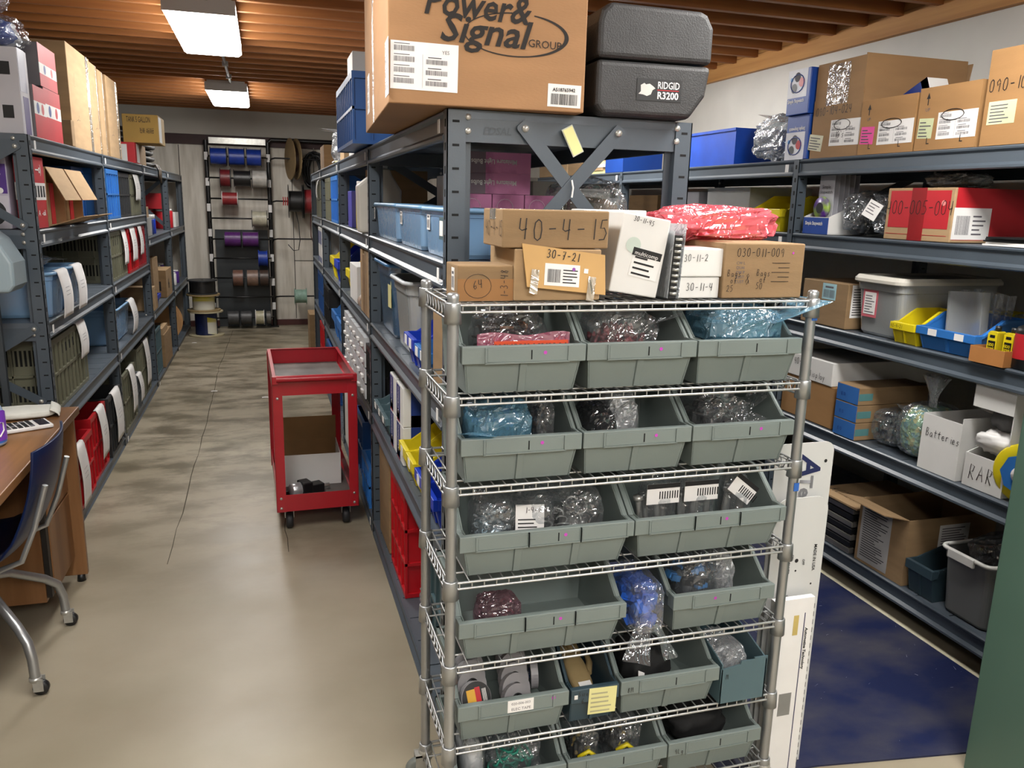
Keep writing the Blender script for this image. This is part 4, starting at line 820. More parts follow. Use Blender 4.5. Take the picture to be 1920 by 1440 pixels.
# --- long white faceplates standing beside the wire shelving
def plate(lab, y, x0, x1, h, rad, tl):
    t = thing('face_plate', lab, 'panel', ((x0+x1)/2, y, .001), 0, None); W = x1-x0
    pl = [(-W/2, 0), (W/2, 0)] + [(W/2-rad+rad*math.cos(R(a)), h-rad+rad*math.sin(R(a))) for a in range(0, 91, 15)] + [(-W/2+rad-rad*math.sin(R(a)), h-rad+rad*math.cos(R(a))) for a in range(0, 91, 15)]
    MB().prism(pl, -.0015, .0015, 'y').build('sheet', mat('white_enamel', '#c9c9c7', .3, 0, .03, 3), t); t['dims'] = (W, .003, h); return t
DKBLUE = mat('dark_blue_print', '#1b2350', .6); DKRED = mat('dark_red_print', '#8a2a34', .6)
t = plate('tallest white faceplate with a big blue and grey lettermark', 1.770, 1.292, 1.478, .985, .028, 0); f = F(t, 'f'); W, D, Hh = t['dims']
MB().disc((W-.024, Hh-.055, .0007), .005, 12, 0, f).build('screw_hole', INK, t)
printed(t, f, 'A', W-.100, Hh-.035, .085, DKBLUE, .03, .25, -90, name='letter_mark'); printed(t, f, 'Tech', W-.100, Hh-.092, .058, mat('grey_print', '#77777a', .6), .03, .1, -90, name='letter_mark'); printed(t, f, 'Automotive Technology', W-.125, Hh-.040, .020, DKRED, .02, .15, -90)
MB().box(.0, Hh-.052, 0, W*.30, Hh-.048, .0007, 0, f).build('blue_line', DKBLUE, t)
t = plate('white faceplate printed SYSTEM POWER, standing before the tallest one', 1.745, 1.290, 1.460, .838, .040, 0); f = F(t, 'f'); W, D, Hh = t['dims']
for q, u, v, s_, m_ in (('MADE IN USA', W-.032, Hh-.14, .013, INK), ('SYSTEM POWER', W-.115, Hh-.13, .013, INK), ('ON', W-.103, Hh-.165, .010, INK), ('OFF', W-.066, Hh-.182, .010, INK), ('REAR VERTICAL ADJUST', W-.125, Hh-.29, .012, DKRED), ('SEAT REAR VERTICAL MOTOR', W-.110, Hh-.285, .010, INK), ('CONNECTOR', W-.098, Hh-.335, .010, INK), ('HARNESS CONNECTOR', W-.050, Hh-.335, .010, INK)): printed(t, f, q, u, v, s_, m_, .02, .1, -90)
for u, v, r_ in ((.085, .185, .006), (.085, .215, .003), (.03, .26, .003), (.092, .345, .003), (.092, .365, .003), (.08, .35, .003), (.08, .375, .003), (.066, .355, .003), (.066, .378, .003), (.066, .40, .003)): MB().disc((W-u, Hh-v, .0007), r_, 12, 0, f).build('drilled_hole', INK, t)
t = thing('service_manual', 'white ring-bound manual with a thin blue border, in front of the faceplates', 'book', (1.353, 1.712, .001), 0); MB().box(-.064, -.010, 0, .064, .008, .56).build('cover', PAPER, t); t['dims'] = (.128, .020, .56); f = F(t, 'f')
MB().box(.100, .0, 0, .1025, .515, .0007, 0, f).build('blue_line', DKBLUE, t); MB().box(.066, .45, 0, .082, .51, .0008, 0, f).build('old_tape', mat('yellowed_tape', '#c9b26a', .5), t); printed(t, f, 'Automotive Technology', .1055, .47, .013, INK, .03, .25, -90); MB().box(.045, .20, 0, .085, .27, .0008, 0, f).build('grey_sticker', mat('grey_sticker', '#8b8a86', .6), t)
b = MB(); b.tube([(.0645, 0, .005), (.0645, 0, .555)], .003, 6); b.build('hinge_rod', ZINC, t)
for i in range(22): MB().box(.062, -.006, .008+.0245*i, .0695, .006, .022+.0245*i).build('hinge_knuckle', mat('dark_knuckle', '#55534f', .5), t)

# ------------------------------------------------------------------ aisle wall rack: top shelf
zt = 1.832
GREYCARD = mat('grey_card', '#b7b5bb', .6, 0, .03, 5)
p = PL(zt, 3.925, (4.076, 4.288)[0]-.004, 2.172-zt, .50, .02)
t = carton('grey white printed carton with black handle slots, end of the aisle rack top', p, GREYCARD, None); w_, d_, h_ = t['dims']
band(t, 'f', .0, .45, mat('violet_print', '#5d5280', .5), .25, .8); band(t, 'f', .5, 1., mat('silver_print', '#8f8fa2', .4), .05, .75)
for v in (.18, .68): MB().box(d_*.86, h_*v, 0, d_*.94, h_*(v+.15), .001, 0, F(t, 'l')).build('handle_slot', BLACK, t)
for i in range(9): MB().box(d_*.10, h_*(.08+.1*i), 0, d_*random.uniform(.5, .8), h_*(.095+.1*i), .0008, 0, F(t, 'l')).build('text_row', GREYINK, t)
zc = zt+h_
bag('clear bag of blue and white printed packs on the grey white carton', ((-1.13, 4.085, zc+.002), 90, .34, .42, .15), flecks('blue_white_packs', ['#2a4d9a', '#d8d8da', '#2f55a8', '#b33138', '#cfd3da'], 9), seed=61, fill=.9, amp=.15)
bag('clear bag of red and white cartons heaped above the blue packs', ((-1.16, 4.08, zc+.150), 90, .30, .36, .11), flecks('red_white_packs', ['#c7cfd6', '#9c2430', '#d8d8da', '#3d4f8a', '#c9c9b8'], 9), seed=63, fill=.9, amp=.15)
def redpack(lab, p, hl=.45):
    t = carton(lab, p, mat('grey_side_card', '#6c686c', .6, 0, .04, 5), None, cat='box', group='red and white cartons on the aisle rack top', name='printed_carton'); w, d, h = t['dims']
    band(t, 'f', 0, hl, REDCARD); band(t, 'f', hl, hl+.25, WHITE); band(t, 'f', hl+.25, 1, REDCARD)
    for u, c in ((.3, NAVYCARD), (.7, REDPLAST)): MB().disc((w*u, h*(hl+.125), .001), min(w*.14, h*.11), 14, 0, F(t, 'f')).build('picture_dot', c, t)
    return t
y0_, y1_, hA = 4.083, 4.288, 0.217
redpack('low red and white carton beside the grey white carton', PL(zt, y0_, y1_-.004, hA, .3, .01))
y2_, y3_, hB = 4.309, 4.653, 0.232
redpack('red carton with blue and red dots, lower of the taller pair', PL(zt, y2_, y3_-.03, hB, .3, .02))
redpack('red carton with a curved white band, upper of the taller pair', PL(zt+hB+.002, y2_-.03, y3_-.05, hB*.80, .3, .02), .30)
kw = ((127, 181, 95, .015, KRAFT2, 'widest of the tall kraft boxes with pen scribbles on it'), (183, 196, 122, .02, KRAFT2, 'second tall kraft box, narrow and stood on end'), (197, 205, 133, .02, KRAFT2, 'third tall kraft box, a thin sliver'), (206, 226, 150, .01, KRAFT2, 'last tall kraft box with a dark edge, beside the clear bag'))
tall = (4.838, 5.442, 0.519), (5.460, 5.682, 0.514), (5.700, 5.884, 0.506), (5.905, 6.343, 0.502)
for (a, b_, c_), (_, _, _, ins, m_, lab) in zip(tall, kw):
    t = carton(lab, PL(zt, a+.004, b_-.006, c_, .42, ins), m_, None, group='tall kraft boxes on the aisle rack top'); w_, d_, h_ = t['dims']
    MB().box(w_*.80, 0, 0, w_*.92, h_, .0007, 0, F(t, 'f')).build('tape', CLEARTAPE, t)
    if w_ > .2: written(t, F(t, 'f'), 'L', w_*.2, h_*.62, .07, .003, -15); written(t, F(t, 'f'), 'Y', w_*.2, h_*.30, .08, .003, -70)
t = carton('tiny kraft box standing before the widest tall box', PL(zt, tall[0][0]-.075, tall[0][0]-.002, .13, .2, .005), KRAFT, None)
bag('empty clear zip bag hanging beside the last tall kraft box', ((-1.12, 6.62, zt+.001), 90, .30, .26, .17), None, CLEAR2, seed=65, amp=.25)
y4_, y5_, hT = 7.653, 9.259, 0.490
zq = 1.99
carton('white and red printed carton under the tank box', PL(zt, 6.98, 7.22, .155, .28, .01), REDCARD, None); t = [o for o in bpy.data.objects if o.get('label') == 'white and red printed carton under the tank box'][0]; band(t, 'f', .05, .95, WHITE, .35, .95); band(t, 'l', .1, .9, WHITE, .2, .8)
carton('kraft box with a plastic sleeve under the tank box', PL(zt, 7.24, 7.62, .155, .40, .015), KRAFT, None)
xa, xb, hh_ = -1.013, -0.759, 0.210
t = carton('yellowish kraft box printed TANK 5 GALLON', (((xa+xb)/2, 7.24, 1.9885), 0, xb-xa, .42, hh_), mat('ochre_board', '#a48342', .8, 0, .05, 4), None); f = F(t, 'f'); w_, d_, h_ = t['dims']
printed(t, f, 'TANK 5 GALLON', w_*.12, h_*.72, .06, INK, .0, fit=w_*.66); printed(t, f, 'N.W. :4.3 KG', w_*.48, h_*.42, .034, INK, .0, fit=w_*.38); printed(t, f, 'G.W. :4.8 KG', w_*.48, h_*.34, .034, INK, .01, fit=w_*.38); band(t, 'f', 0, 1, TAPE, .49, .495); band(t, 'r', .05, .95, WHITE, .1, .5)
t = thing('hose_coil', 'stack of dark grey hose rings at the far end of the aisle rack top', 'hose', (-1.12, 8.35, zt))
for i in range(7): MB().tube([(.16*math.cos(a*.262)*(1-.06*(i % 3)), .20*math.sin(a*.262), .030+.052*i+.006*math.sin(a)) for a in range(24)], .020, 8, closed=True).build('hose_ring', mat('dark_hose', '#2e2c2a', .6, 0, .15, 8), t)
t = thing('cable_bundle', 'tangled dark cables hanging over the far end of the aisle rack top', 'cable', (-.945, 8.15, zt))
for i in range(5): MB().tube([(-.02+.01*i, -.12+.05*i, .012), (.03, -.10+.05*i, .03), (.050, -.09+.05*i, -.02), (.048, -.07+.05*i, -.08-.015*i), (.050, -.05+.05*i, -.02), (.03, -.04+.05*i, .03), (0, -.03+.05*i, .014)], .006, 6).build('loop', [BLACK, mat('brown_cable', '#5d4a35', .6)][i % 2], t)

# --- second shelf down (z 1.44)
zs = 1.4415
a, b_, c_ = 3.979, 4.177, 0.305
t = carton('red carton with a white photo strip, first on the second shelf of the aisle rack', PL(zs, a, b_, c_, .07, .02), REDCARD, None); w_, d_, h_ = t['dims']; f = F(t, 'f'); band(t, 'f', .40, .64, WHITE)
for i in range(4): MB().box(w_*(.08+.23*i), h_*.44, 0, w_*(.22+.23*i), h_*.60, .0012, 0, f).build('product_picture', CHARC, t)
printed(t, f, '—o)', w_*.25, h_*.78, .05, PAPER, .02); printed(t, f, 'A  -oil', w_*.2, h_*.18, .035, PAPER, .01, fit=w_*.6); band(t, 'l', .40, .64, WHITE)
op = (4.240, 4.587, 0.263), (4.612, 5.001, 0.257)
for (q0, q1, q2), lab in zip(op, ('open kraft box with its flap hanging down, beside the red photo carton', 'second open kraft box with hanging flap, next to the blue crates')):
    w_ = q1-q0-.006; h_ = .27; t = thing('cardboard_box', lab, 'box', (XL-.03-.17, (q0+q1)/2, zs), 90, 'open kraft boxes with hanging flaps'); b = MB(); k = .004
    b.box(-w_/2, -.17, 0, w_/2, .17, k); b.box(-w_/2, .166, k, w_/2, .17, h_); b.box(-w_/2, -.17, k, -w_/2+k, .166, h_); b.box(w_/2-k, -.17, k, w_/2, .166, h_); b.box(-w_/2+k, -.17, h_-k, w_/2-k, .166, h_); b.build('body', KRAFT2, t)
    for (x0, x1, m_) in ((-w_*.40, -w_*.12, REDCARD), (-w_*.10, w_*.16, KRAFT2), (w_*.20, w_*.42, REDCARD)): MB().box(x0, -.13, k+.001, x1, .14, h_*.74).build('inner_carton', m_, t)
    fl = MB(); fl.box(-w_/2, -.0015, -.165, w_/2, .0015, 0); o = fl.build('hanging_flap', KRAFT2, t); o.location = (0, -.172, h_); o.rotation_euler = (R(-26), 0, 0)
    fl = MB(); fl.box(-w_/2, -.0015, 0, w_/2, .0015, .15); o = fl.build('lower_flap', KRAFT2, t); o.location = (0, -.172, .004); o.rotation_euler = (R(72), 0, 0)
carton_y = 5.502, 6.033, 0.306
crate('dark navy crate behind the open kraft boxes', PL(zs, 5.14, 5.46, .30, .40, .10), NAVYPLAST, grid=False)
crate('bright blue crate on the second shelf of the aisle rack', PL(zs, 5.60, carton_y[1], .335, .45, .00), BLUEPLAST, grid=False)
cw = 6.051, 6.638, 0.281; cw2 = 6.666, 7.232, 0.275
crate('charcoal crate between the blue and olive crates', PL(zs, cw[0], cw[1]-.01, .30, .45, .02), CHARC, grid=False)
crate('olive crate with a white hanging sheet beside the charcoal crate', PL(zs, cw2[0], 7.16, .30, .45, .02), OLIVE, (.0, .22, .20), grid=False)
# --- third shelf (z 1.045)
zs = 1.0465
for i in range(2): crate(('olive slotted crate deep in the third shelf, behind the blue tubs', 'olive slotted crate deep in the third shelf, next bay edge')[i], ((-1.385, 4.62+.56*i, zs), 90, .50, .26, .30), OLIVE)
tg = mat('blue_bag_contents', '#7fa3c8', .5, 0, .1, 8)
for i, (a_, lab) in enumerate(((4.02, 'pale blue tub with hanging paper, first on the third shelf'), (4.34, 'pale blue tub with taller hanging paper, second on the third shelf'))):
    t = tub(lab, PL(zs, a_, a_+.28, .20, .28, -.006), TUBBLUE, contents=tg, group='pale blue tubs with papers', rimm=mat('blue_rim', '#7ca6cc', .4)); paper_tag(t, (.02, .17, .22, .03), -.146, .20)
bag('clear wrap lying over the pale blue tubs', ((-1.10, 4.34, zs+.203), 90, .5, .22, .05), None, CLEAR2, seed=70, amp=.25)
oc = 5.599, 6.124, 0.292
crate('tall olive crate with a grille, beside the red crates', PL(zs, 5.60, 6.26, .345, .44, .02), OLIVE, (.22, .15, .24))
rc = 6.218, 6.701, 0.286; rc2 = 6.728, 7.208, 0.286
crate('red crate with a long hanging sheet, next to the tall olive crate', PL(zs, 6.30, 6.74, .33, .44, .01), REDPLAST, (-.04, .20, .24), grid=False)
crate('dark red crate with slatted side at the end of its bay', PL(zs, 6.76, 7.17, .345, .44, .01), mat('dark_red_plastic', '#8e1622', .42, 0, .06, 4), (-.12, .15, .22), grid=True)
# --- fourth shelf (z .615)
zs = .6165
crate('double-height olive slotted crate with a hanging sheet, lower shelf behind the desk', PL(zs, 4.02, 4.72, .33, .34, .02), OLIVE, (.22, .17, .19))
crate('black slotted crate visible through the rack end', ((-1.405, 4.22, zs), 90, .40, .20, .26), BLACK)
t = tub('pale blue tub in clear wrap with a hanging sheet, lower shelf second bay', PL(zs, 5.72, 6.42, .24, .44, .03), TUBBLUE, contents=tg, group='pale blue tubs with papers', rimm=_m['blue_rim']); paper_tag(t, (.24, .20, .24, .05), -.226, .24)
carton('big kraft box at the back of the lower shelf, second bay', ((-1.44, 6.75, zs), 90, .72, .10, .34), KRAFT3, None)
# --- bottom shelf (z .06)
zs = .0615
crate('red crate with a narrow hanging sheet, nearest the desk', PL(zs, 4.10, 4.56, .32, .44, .0), REDPLAST, (-.08, .15, .30), grid=False)
crate('red crate with a wide hanging sheet, second from the desk', PL(zs, 4.60, 5.02, .36, .44, .01), REDPLAST, (.04, .16, .28), grid=False)
crate('charcoal crate with a hanging sheet on the bottom shelf', PL(zs, 5.06, 5.47, .36, .44, .0), CHARC, (.02, .20, .30), grid=False)
crate('low olive crate with a folded sheet, bottom shelf second bay', PL(zs, 5.60, 6.10, .38, .44, .0), OLIVE, (.06, .17, .30), grid=False)
crate('olive crate with a stiff sheet, end of the bottom shelf second bay', PL(zs, 6.40, 7.0, .42, .44, .02), OLIVE, (.1, .19, .34), grid=False)
crate('grey crate with a white sheet between the olive crates', PL(zs, 6.14, 6.36, .26, .40, .0), mat('grey_plastic', '#6f7478', .45), (.0, .14, .2), grid=False)
# --- third and fourth bays
zs = 1.2515
carton('small kraft carton on a grey one, third bay', PL(zs+.155, 7.40, 7.66, .09, .2, .03), KRAFT, None); carton('silver grey carton under the small kraft carton, third bay', PL(zs, 7.36, 7.74, .155, .3, .02), mat('silver_card', '#9a9a98', .5), None)
def jar(lab, loc, r, h, bm, lm, cat='can', group=None, name='can', lid=.12):
    t = thing(name, lab, cat, loc, 0, group); MB().lathe([(0, 0), (r*.96, 0), (r, .004), (r, h*(1-lid)), (r*.96, h*(1-lid)+.003), (0, h*(1-lid)+.003)], 20).build('body', bm, t)
    MB().lathe([(0, h*(1-lid)+.0032), (r*.9, h*(1-lid)+.0032), (r*.9, h-.002), (r*.86, h), (0, h)], 20).build('lid', lm, t); return t
SILV = mat('silver_lid', '#c6c8ca', .3, .6, .04, 9)
for i in range(3): jar('blue label bottle with white cap, third bay', (-1.0-.09*(i == 2), 7.95+.14*i, zs), .05, .17, [NAVYCARD, BINBLUE, mat('pale_bottle', '#b9c4d4', .4)][i], WHITE, 'bottle', 'blue label bottles of the third bay', 'bottle', .25)
for i in range(3): jar('large silver can at the back of the third bay', (-1.22, 7.86+.24*i, zs), .10, .30, SILV, WHITE, group='silver cans of the third bay')
carton('red bag-like carton high at the back of the third bay', ((-1.47, 7.48, zs), 90, .2, .10, .44), REDCARD, None)
for i in range(4): jar('red label can with white band, fourth bay', (-1.02-.16*(i // 2), 9.3+.3*(i % 2), zs), .07, .20, REDCARD, WHITE, group='red label cans of the fourth bay')
carton('red carton stacked above the red label cans, fourth bay', ((-1.09, 9.45, zs+.2025), 90, .5, .2, .16), REDCARD, None)
t = carton('white sheet-covered carton at the front of the fourth bay', PL(zs, 9.75, 10.1, .16, .2, .02), WHITE, None)
zs = .6365
carton('tall kraft box standing in the third bay', PL(zs, 7.9, 8.28, .40, .34, .06), KRAFT, None); t = carton('kraft box printed H, third bay', PL(zs, 8.32, 8.80, .26, .34, .0), KRAFT, None); printed(t, F(t, 'f'), 'H', .15, .08, .12, INK, .03); printed(t, F(t, 'l'), 'H', .21, .07, .12, INK, .03)
carton('narrow kraft box with a torn top, third bay', PL(zs, 7.36, 7.5, .20, .26, .0), KRAFT2, None)
hopper('small blue bin tilted against the H box', PL(zs, 7.62, 7.86, .16, .22, .0), BINBLUE, holder=0)
for i in range(3): carton(('thin kraft carton leaning in the third bay, first', 'thin kraft carton leaning in the third bay, between two others', 'thin kraft carton leaning beside the small blue bin')[i], PL(zs, 7.515+.034*i, 7.545+.034*i, .17-.02*i, .22, .0), [KRAFT, KRAFT2, KRAFT3][i], None)
for i in range(6): jar('small red and white can, fourth bay lower shelf', (-1.0-.15*(i // 3), 9.2+.3*(i % 3), zs), .055, .14 if i < 3 else .22, [REDCARD, WHITE, PURPLE][i % 3], WHITE, group='small cans on the fourth bay lower shelf')
zs = .0465
t = carton('kraft box with raised lid on the bottom shelf, third bay', PL(zs, 7.86, 8.45, .30, .40, .0), KRAFT, None); MB().box(-.29, -.19, .301, .1, .19, .36).build('raised_lid', KRAFT2, t)
crate('slate grey crate with white slots on the bottom shelf, third bay', PL(zs, 7.36, 7.82, .40, .40, .02), SLATE, None, grid=False)
carton('dark kraft box at the back of the bottom shelf, third bay', ((-1.45, 8.25, zs), 90, .7, .10, .42), KRAFT3, None)
WOODFL = mat('plywood', '#b98d5e', .7, 0, .08, 6)
spool('wooden reel standing on its flange, bottom shelf of the fourth bay', (-1.10, 9.55, zs+.21), .11, .42, mat('pale_wire', '#b9b6ae', .5), WOODFL, .5)
spool('big wooden reel seen edge on, bottom shelf of the fourth bay', (-1.12, 9.12, zs+.24), .24, .22, mat('pink_wire', '#b48d86', .5), WOODFL, .6, rot=(R(90), 0, 0))

# ------------------------------------------------------------------ things seen through the near end of the aisle rack
t = carton('purple printed carton with a white pentagon, behind the rack end post', ((-1.25, 4.06, 1.4415), 0, .44, .20, .305), mat('lilac_card', '#b9b2c4', .6), None); f = F(t, 'f'); band(t, 'f', .48, .88, PURPLE, .2, .99); band(t, 'f', .0, .45, mat('pale_lilac', '#c9c5cf', .6), .2, .99)
w_, d_, h_ = t['dims']; MB().tube([tuple(f@Vector((w_*.83+.05*math.cos(a*1.2566+.3), h_*.70+.042*math.sin(a*1.2566+.3), .001))) for a in range(5)], .004, 6, closed=True).build('pentagon_mark', PAPER, t)
MB().disc((w_*.84, h_*.22, .001), .055, 20, 0, f).build('picture_dot', CHARC, t); MB().disc((w_*.93, h_*.52, .0015), .012, 12, 0, f).build('picture_button', PAPER, t)
# translucent jug standing on a small stand beside the desk
t = thing('side_stand', 'small grey stand beside the desk carrying the clear jug', 'stand', (-1.23, 3.70, 0)); b = MB(); b.box(-.18, -.13, 1.180, .16, .13, 1.202); b.build('top_plate', mat('stand_grey', '#3c4247', .5), t)
for sx in (-1, 1):
    for sy in (-1, 1): MB().box(-.01+sx*.155-.012, sy*.115-.012, 0, -.01+sx*.155+.012, sy*.115+.012, 1.18).build('leg', _m['stand_grey'], t)
t = thing('water_jug', 'translucent grey jug with sloped shoulders at the aisle rack end', 'jug', (-1.155, 3.70, 1.2035)); t.scale = (1.16, 1.1, 1.2); b = MB()
b.prism([(-.17, .0), (.155, .0), (.175, .025), (.175, .10), (.135, .175), (.10, .205), (-.10, .205), (-.17, .16)], -.085, .085, 'y'); b.build('body', mat('frosted_plastic', '#8fa0a8', .3, 0, .05, 3, coat=.2), t, bevel=.012, seg=3)
MB().lathe([(0, .206), (.055, .206), (.055, .245), (.05, .25), (0, .25)], 18, 0, Matrix.Translation((.06, 0, 0))).build('cap', WHITE, t)

# ------------------------------------------------------------------ desk, chair and the things on the desk
WD = mat('desk_walnut', '#94693f', .38, 0, 0, 2.6, .03, 60, (9, .6, 7), '#5c3c22', (.3, .7), 7)
WDS = mat('desk_side_walnut', '#8d6642', .42, 0, 0, 2.4, .03, 60, (6, 6, .5), '#6a4526', (.3, .7), 7)
dk = thing('desk', 'brown wood-grain desk with a drawer pedestal at its far end', 'desk', (0, 0, 0))
MB().box(-1.52, 1.85, .722, -.752, 3.535, .752).build('desktop', WD, dk, bevel=.003)
MB().box(-1.50, 3.505, .03, -.772, 3.530, .721).build('end_panel', WDS, dk, bevel=.002); MB().box(-1.48, 1.88, .03, -.80, 1.905, .721).build('end_panel', WDS, dk, bevel=.002)
MB().box(-1.50, 1.91, .20, -1.482, 3.50, .721).build('back_panel', WDS, dk)
MB().box(-1.47, 3.13, .10, -.835, 3.50, .715).build('pedestal_body', WDS, dk)
for z0, z1 in ((.115, .40), (.41, .60), (.61, .705)):
    o = MB().box(-.834, 3.17, z0, -.812, 3.495, z1).build('drawer', WDS, dk, bevel=.002); MB().box(-.834, 3.136, z0, -.816, 3.166, z1).build('drawer_pull', mat('dark_drawer_pull', '#1c1713', .5), o)
for x in (-1.45, -.80): MB().lathe([(0, 0), (.018, 0), (.014, .03), (0, .03)], 12, 0, Matrix.Translation((x, 3.517, 0))).build('foot', BLACK, dk)
for x in (-1.45, -.83): MB().lathe([(0, 0), (.018, 0), (.014, .03), (0, .03)], 12, 0, Matrix.Translation((x, 1.892, 0))).build('foot', BLACK, dk)
ch = thing('desk_chair', 'blue shell chair with chrome legs on castors, tucked under the desk', 'chair', (-.98, 2.86, 0), 0)
SH = mat('blue_shell', '#091a3e', .38, 0, .06, 4)
def shell(a, c):
    u = (a-.5); s = c
    if s < .5:  q = s/.5; x = -.22+.40*q; z = .46-.02*math.sin(q*math.pi)+.02*(abs(u)*2)**2; wd = .42
    else: q = (s-.5)/.5; x = .18+.10*math.sin(q*math.pi/2)*1.0+.02*q-.03*(abs(u)*2)**2; z = .46+.36*q**1.15; wd = .42-.04*q
    if .38 < s < .62: k = (s-.5)/.12; x -= .0; z += .018*(1-k*k)
    return (x, u*wd, z)
MB().surf(shell, 14, 26).build('seat_shell', SH, ch, solid=.008, bevel=.003)
b = MB(); b.tube([(.13, -.15, .425), (.20, -.155, .452), (.245, -.155, .56), (.287, -.15, .70)], .009, 10); b.build('back_support', CHROME, ch)
b = MB(); b.tube([(.13, .15, .425), (.20, .155, .452), (.245, .155, .56), (.287, .15, .70)], .009, 10); b.build('back_support', CHROME, ch)
MB().lathe([(0, .20), (.028, .20), (.028, .43), (.09, .435), (.09, .445), (0, .445)], 18).build('centre_post', CHROME, ch)
for dx, dy in ((.205, .265), (.21, -.19), (-.24, .20), (-.24, -.24)):
    b = MB(); b.tube([(0, 0, .345), (dx*.40, dy*.40, .305), (dx*.78, dy*.78, .225), (dx*.93, dy*.93, .180), (dx*.985, dy*.985, .125), (dx, dy, .062)], .0155, 12); lg = b.build('leg', CHROME, ch)
    c_ = MB(); c_.lathe([(.0, .064), (.019, .064), (.019, .052), (.0, .052)], 14, 0, Matrix.Translation((dx, dy, 0))); c_.box(dx-.006, dy-.017, .018, dx+.024, dy-.013, .06); c_.box(dx-.006, dy+.013, .018, dx+.024, dy+.017, .06); c_.build('castor_fork', ZINC, lg)
    q = MB(); q.lathe([(.0, -.0115), (.022, -.0115), (.0245, -.008), (.0245, .008), (.022, .0115), (.0, .0115)], 20, 0, Matrix.Translation((dx+.014, dy, .025))@Matrix.Rotation(R(90), 4, 'X')); q.build('castor_wheel', BLACK, lg)
t = thing('spray_bottle', 'blue liquid spray bottle with a purple label on the desk', 'bottle', (-.925, 3.02, .7535)); b = MB()
pr_ = [(0, 0), (.046, 0), (.052, .008), (.052, .10), (.047, .125), (.030, .165), (.022, .20), (.017, .235), (.015, .25), (0, .25)]
b.lathe(pr_, 26); b.build('bottle', mat('frosted_bottle', '#9fb4cf', .25, 0, .05, 3, coat=.3), t)
MB().lathe([(.0524, .012), (.0526, .014), (.0526, .098), (.0524, .10)], 26).build('blue_liquid', mat('blue_liquid', '#3a6fc4', .2, 0, .05, 3), t)
b = MB(); b.surf(lambda a, c: (.0535*math.cos(R(-75+100*a)), .0535*math.sin(R(-75+100*a)), .02+.085*c+.02*math.sin(math.pi*a)*c), 12, 3); b.build('label', mat('violet_label', '#7a3fc0', .4, 0, .04, 5), t)
b = MB(); b.tube([(.0545*math.cos(R(-45)), .0545*math.sin(R(-45)), .055), (.0545*math.cos(R(-35)), .0545*math.sin(R(-35)), .085), (.0545*math.cos(R(-20)), .0545*math.sin(R(-20)), .080), (.0545*math.cos(R(-18)), .0545*math.sin(R(-18)), .055), (.0545*math.cos(R(-38)), .0545*math.sin(R(-38)), .035)], .003, 6); b.build('white_mark', PAPER, t)
b = MB(); b.box(-.03, -.014, .25, .045, .014, .285); b.build('trigger_head', WHITE, t, bevel=.006); MB().prism([(.02, .25), (.03, .25), (.045, .20), (.036, .20)], -.008, .008, 'y').build('trigger', WHITE, t)
t = thing('calculator', 'white desk calculator with a dark screen at the desk edge', 'calculator', (-.868, 3.225, .7535), -62); b = MB(); b.box(-.055, -.08, 0, .055, .08, .014); b.build('body', mat('calc_white', '#d6d4d2', .5, 0, .02, 5), t, bevel=.005, seg=3)
MB().box(-.045, .035, .0143, .045, .070, .0152).build('screen', mat('dark_screen', '#2b2630', .2), t)
for i in range(4):
    for j in range(5): MB().box(-.044+.024*i, -.068+.019*j, .0143, -.026+.024*i, -.055+.019*j, .0165).build('key', [BLACK, BLACK, BLACK, GREYINK][(i+j) % 4], t)
t = thing('folded_cloth', 'folded white cloth behind the calculator on the desk', 'cloth', (-.96, 3.40, .7535), 10); b = MB(); b.surf(blob(.34, .16, .032, 81, amp=.14, e=.5), 22, 14); b.build('cloth', mat('white_cloth', '#c9c9c1', .9, 0, .06, 5, .3, 50), t); MB().surf(lambda a, c: (.165-.03*c*c, -.07+.14*a, .006+.026*c+.004*math.sin(9*a)), 8, 6).build('rolled_edge', _m['white_cloth'], t, solid=.004)
t = sheetpile('paper sheet lying on the desk behind the spray bottle', ((-1.22, 3.10, .7535), 20, .21, .28, .0016), 1, [PAPER], 'paper_sheet')

# ------------------------------------------------------------------ middle row: on top
zt = 1.832
LOGO = mat('carton_print_black', '#1f1a17', .8)
t = carton('huge kraft carton with a bold black oval logo, overhanging the rack top', ((.578, 2.515, zt), -3.5, .498, .95, .50), mat('kraft_carton', '#9c7550', .82, 0, .05, 4, .1, 90, (1, 1, 4)), 't'); w_, d_, h_ = t['dims']; f = F(t, 'f')
printed(t, f, 'Power&', .083, .210, .090, LOGO, .018, .25, -2, fit=.265, name='carton_logo'); printed(t, f, 'Signal', .122, .152, .090, LOGO, .018, .25, -2, fit=.230, name='carton_logo'); printed(t, f, 'GROUP', .345, .150, .026, LOGO, .0, 0, -2, fit=.085, name='carton_logo')
for q, (ra, rb, n0, n1) in enumerate(((.130, .050, -75, 70), (.130, .050, 95, 285))):
    L = []
    for i in range(33):
        a = R(n0+(n1-n0)*i/32); k = .0035*(1.6-abs(i-16)/16*1.2) if q == 0 else .0015
        L += [f@Vector((.315+(ra+k)*math.cos(a), .175+(rb+k)*math.sin(a), .0008)), f@Vector((.315+(ra-k)*math.cos(a), .175+(rb-k)*math.sin(a), .0008))]
    MB().add(L, [(2*i, 2*i+1, 2*i+3, 2*i+2) for i in range(32)]).build('logo_ring', LOGO, t)
sticker(t, f, .004, .034, .165, .110, 'ship', PAPER, -1); printed(t, f, 'YES', .13, .118, .012, GREYINK, lift=.0014); sticker(t, f, .400, .012, .088, .055, 'bars', WHITE, -1, ink=INK); printed(t, f, 'A518765942', .413, .049, .012, INK, .02, fit=.06, lift=.0016)
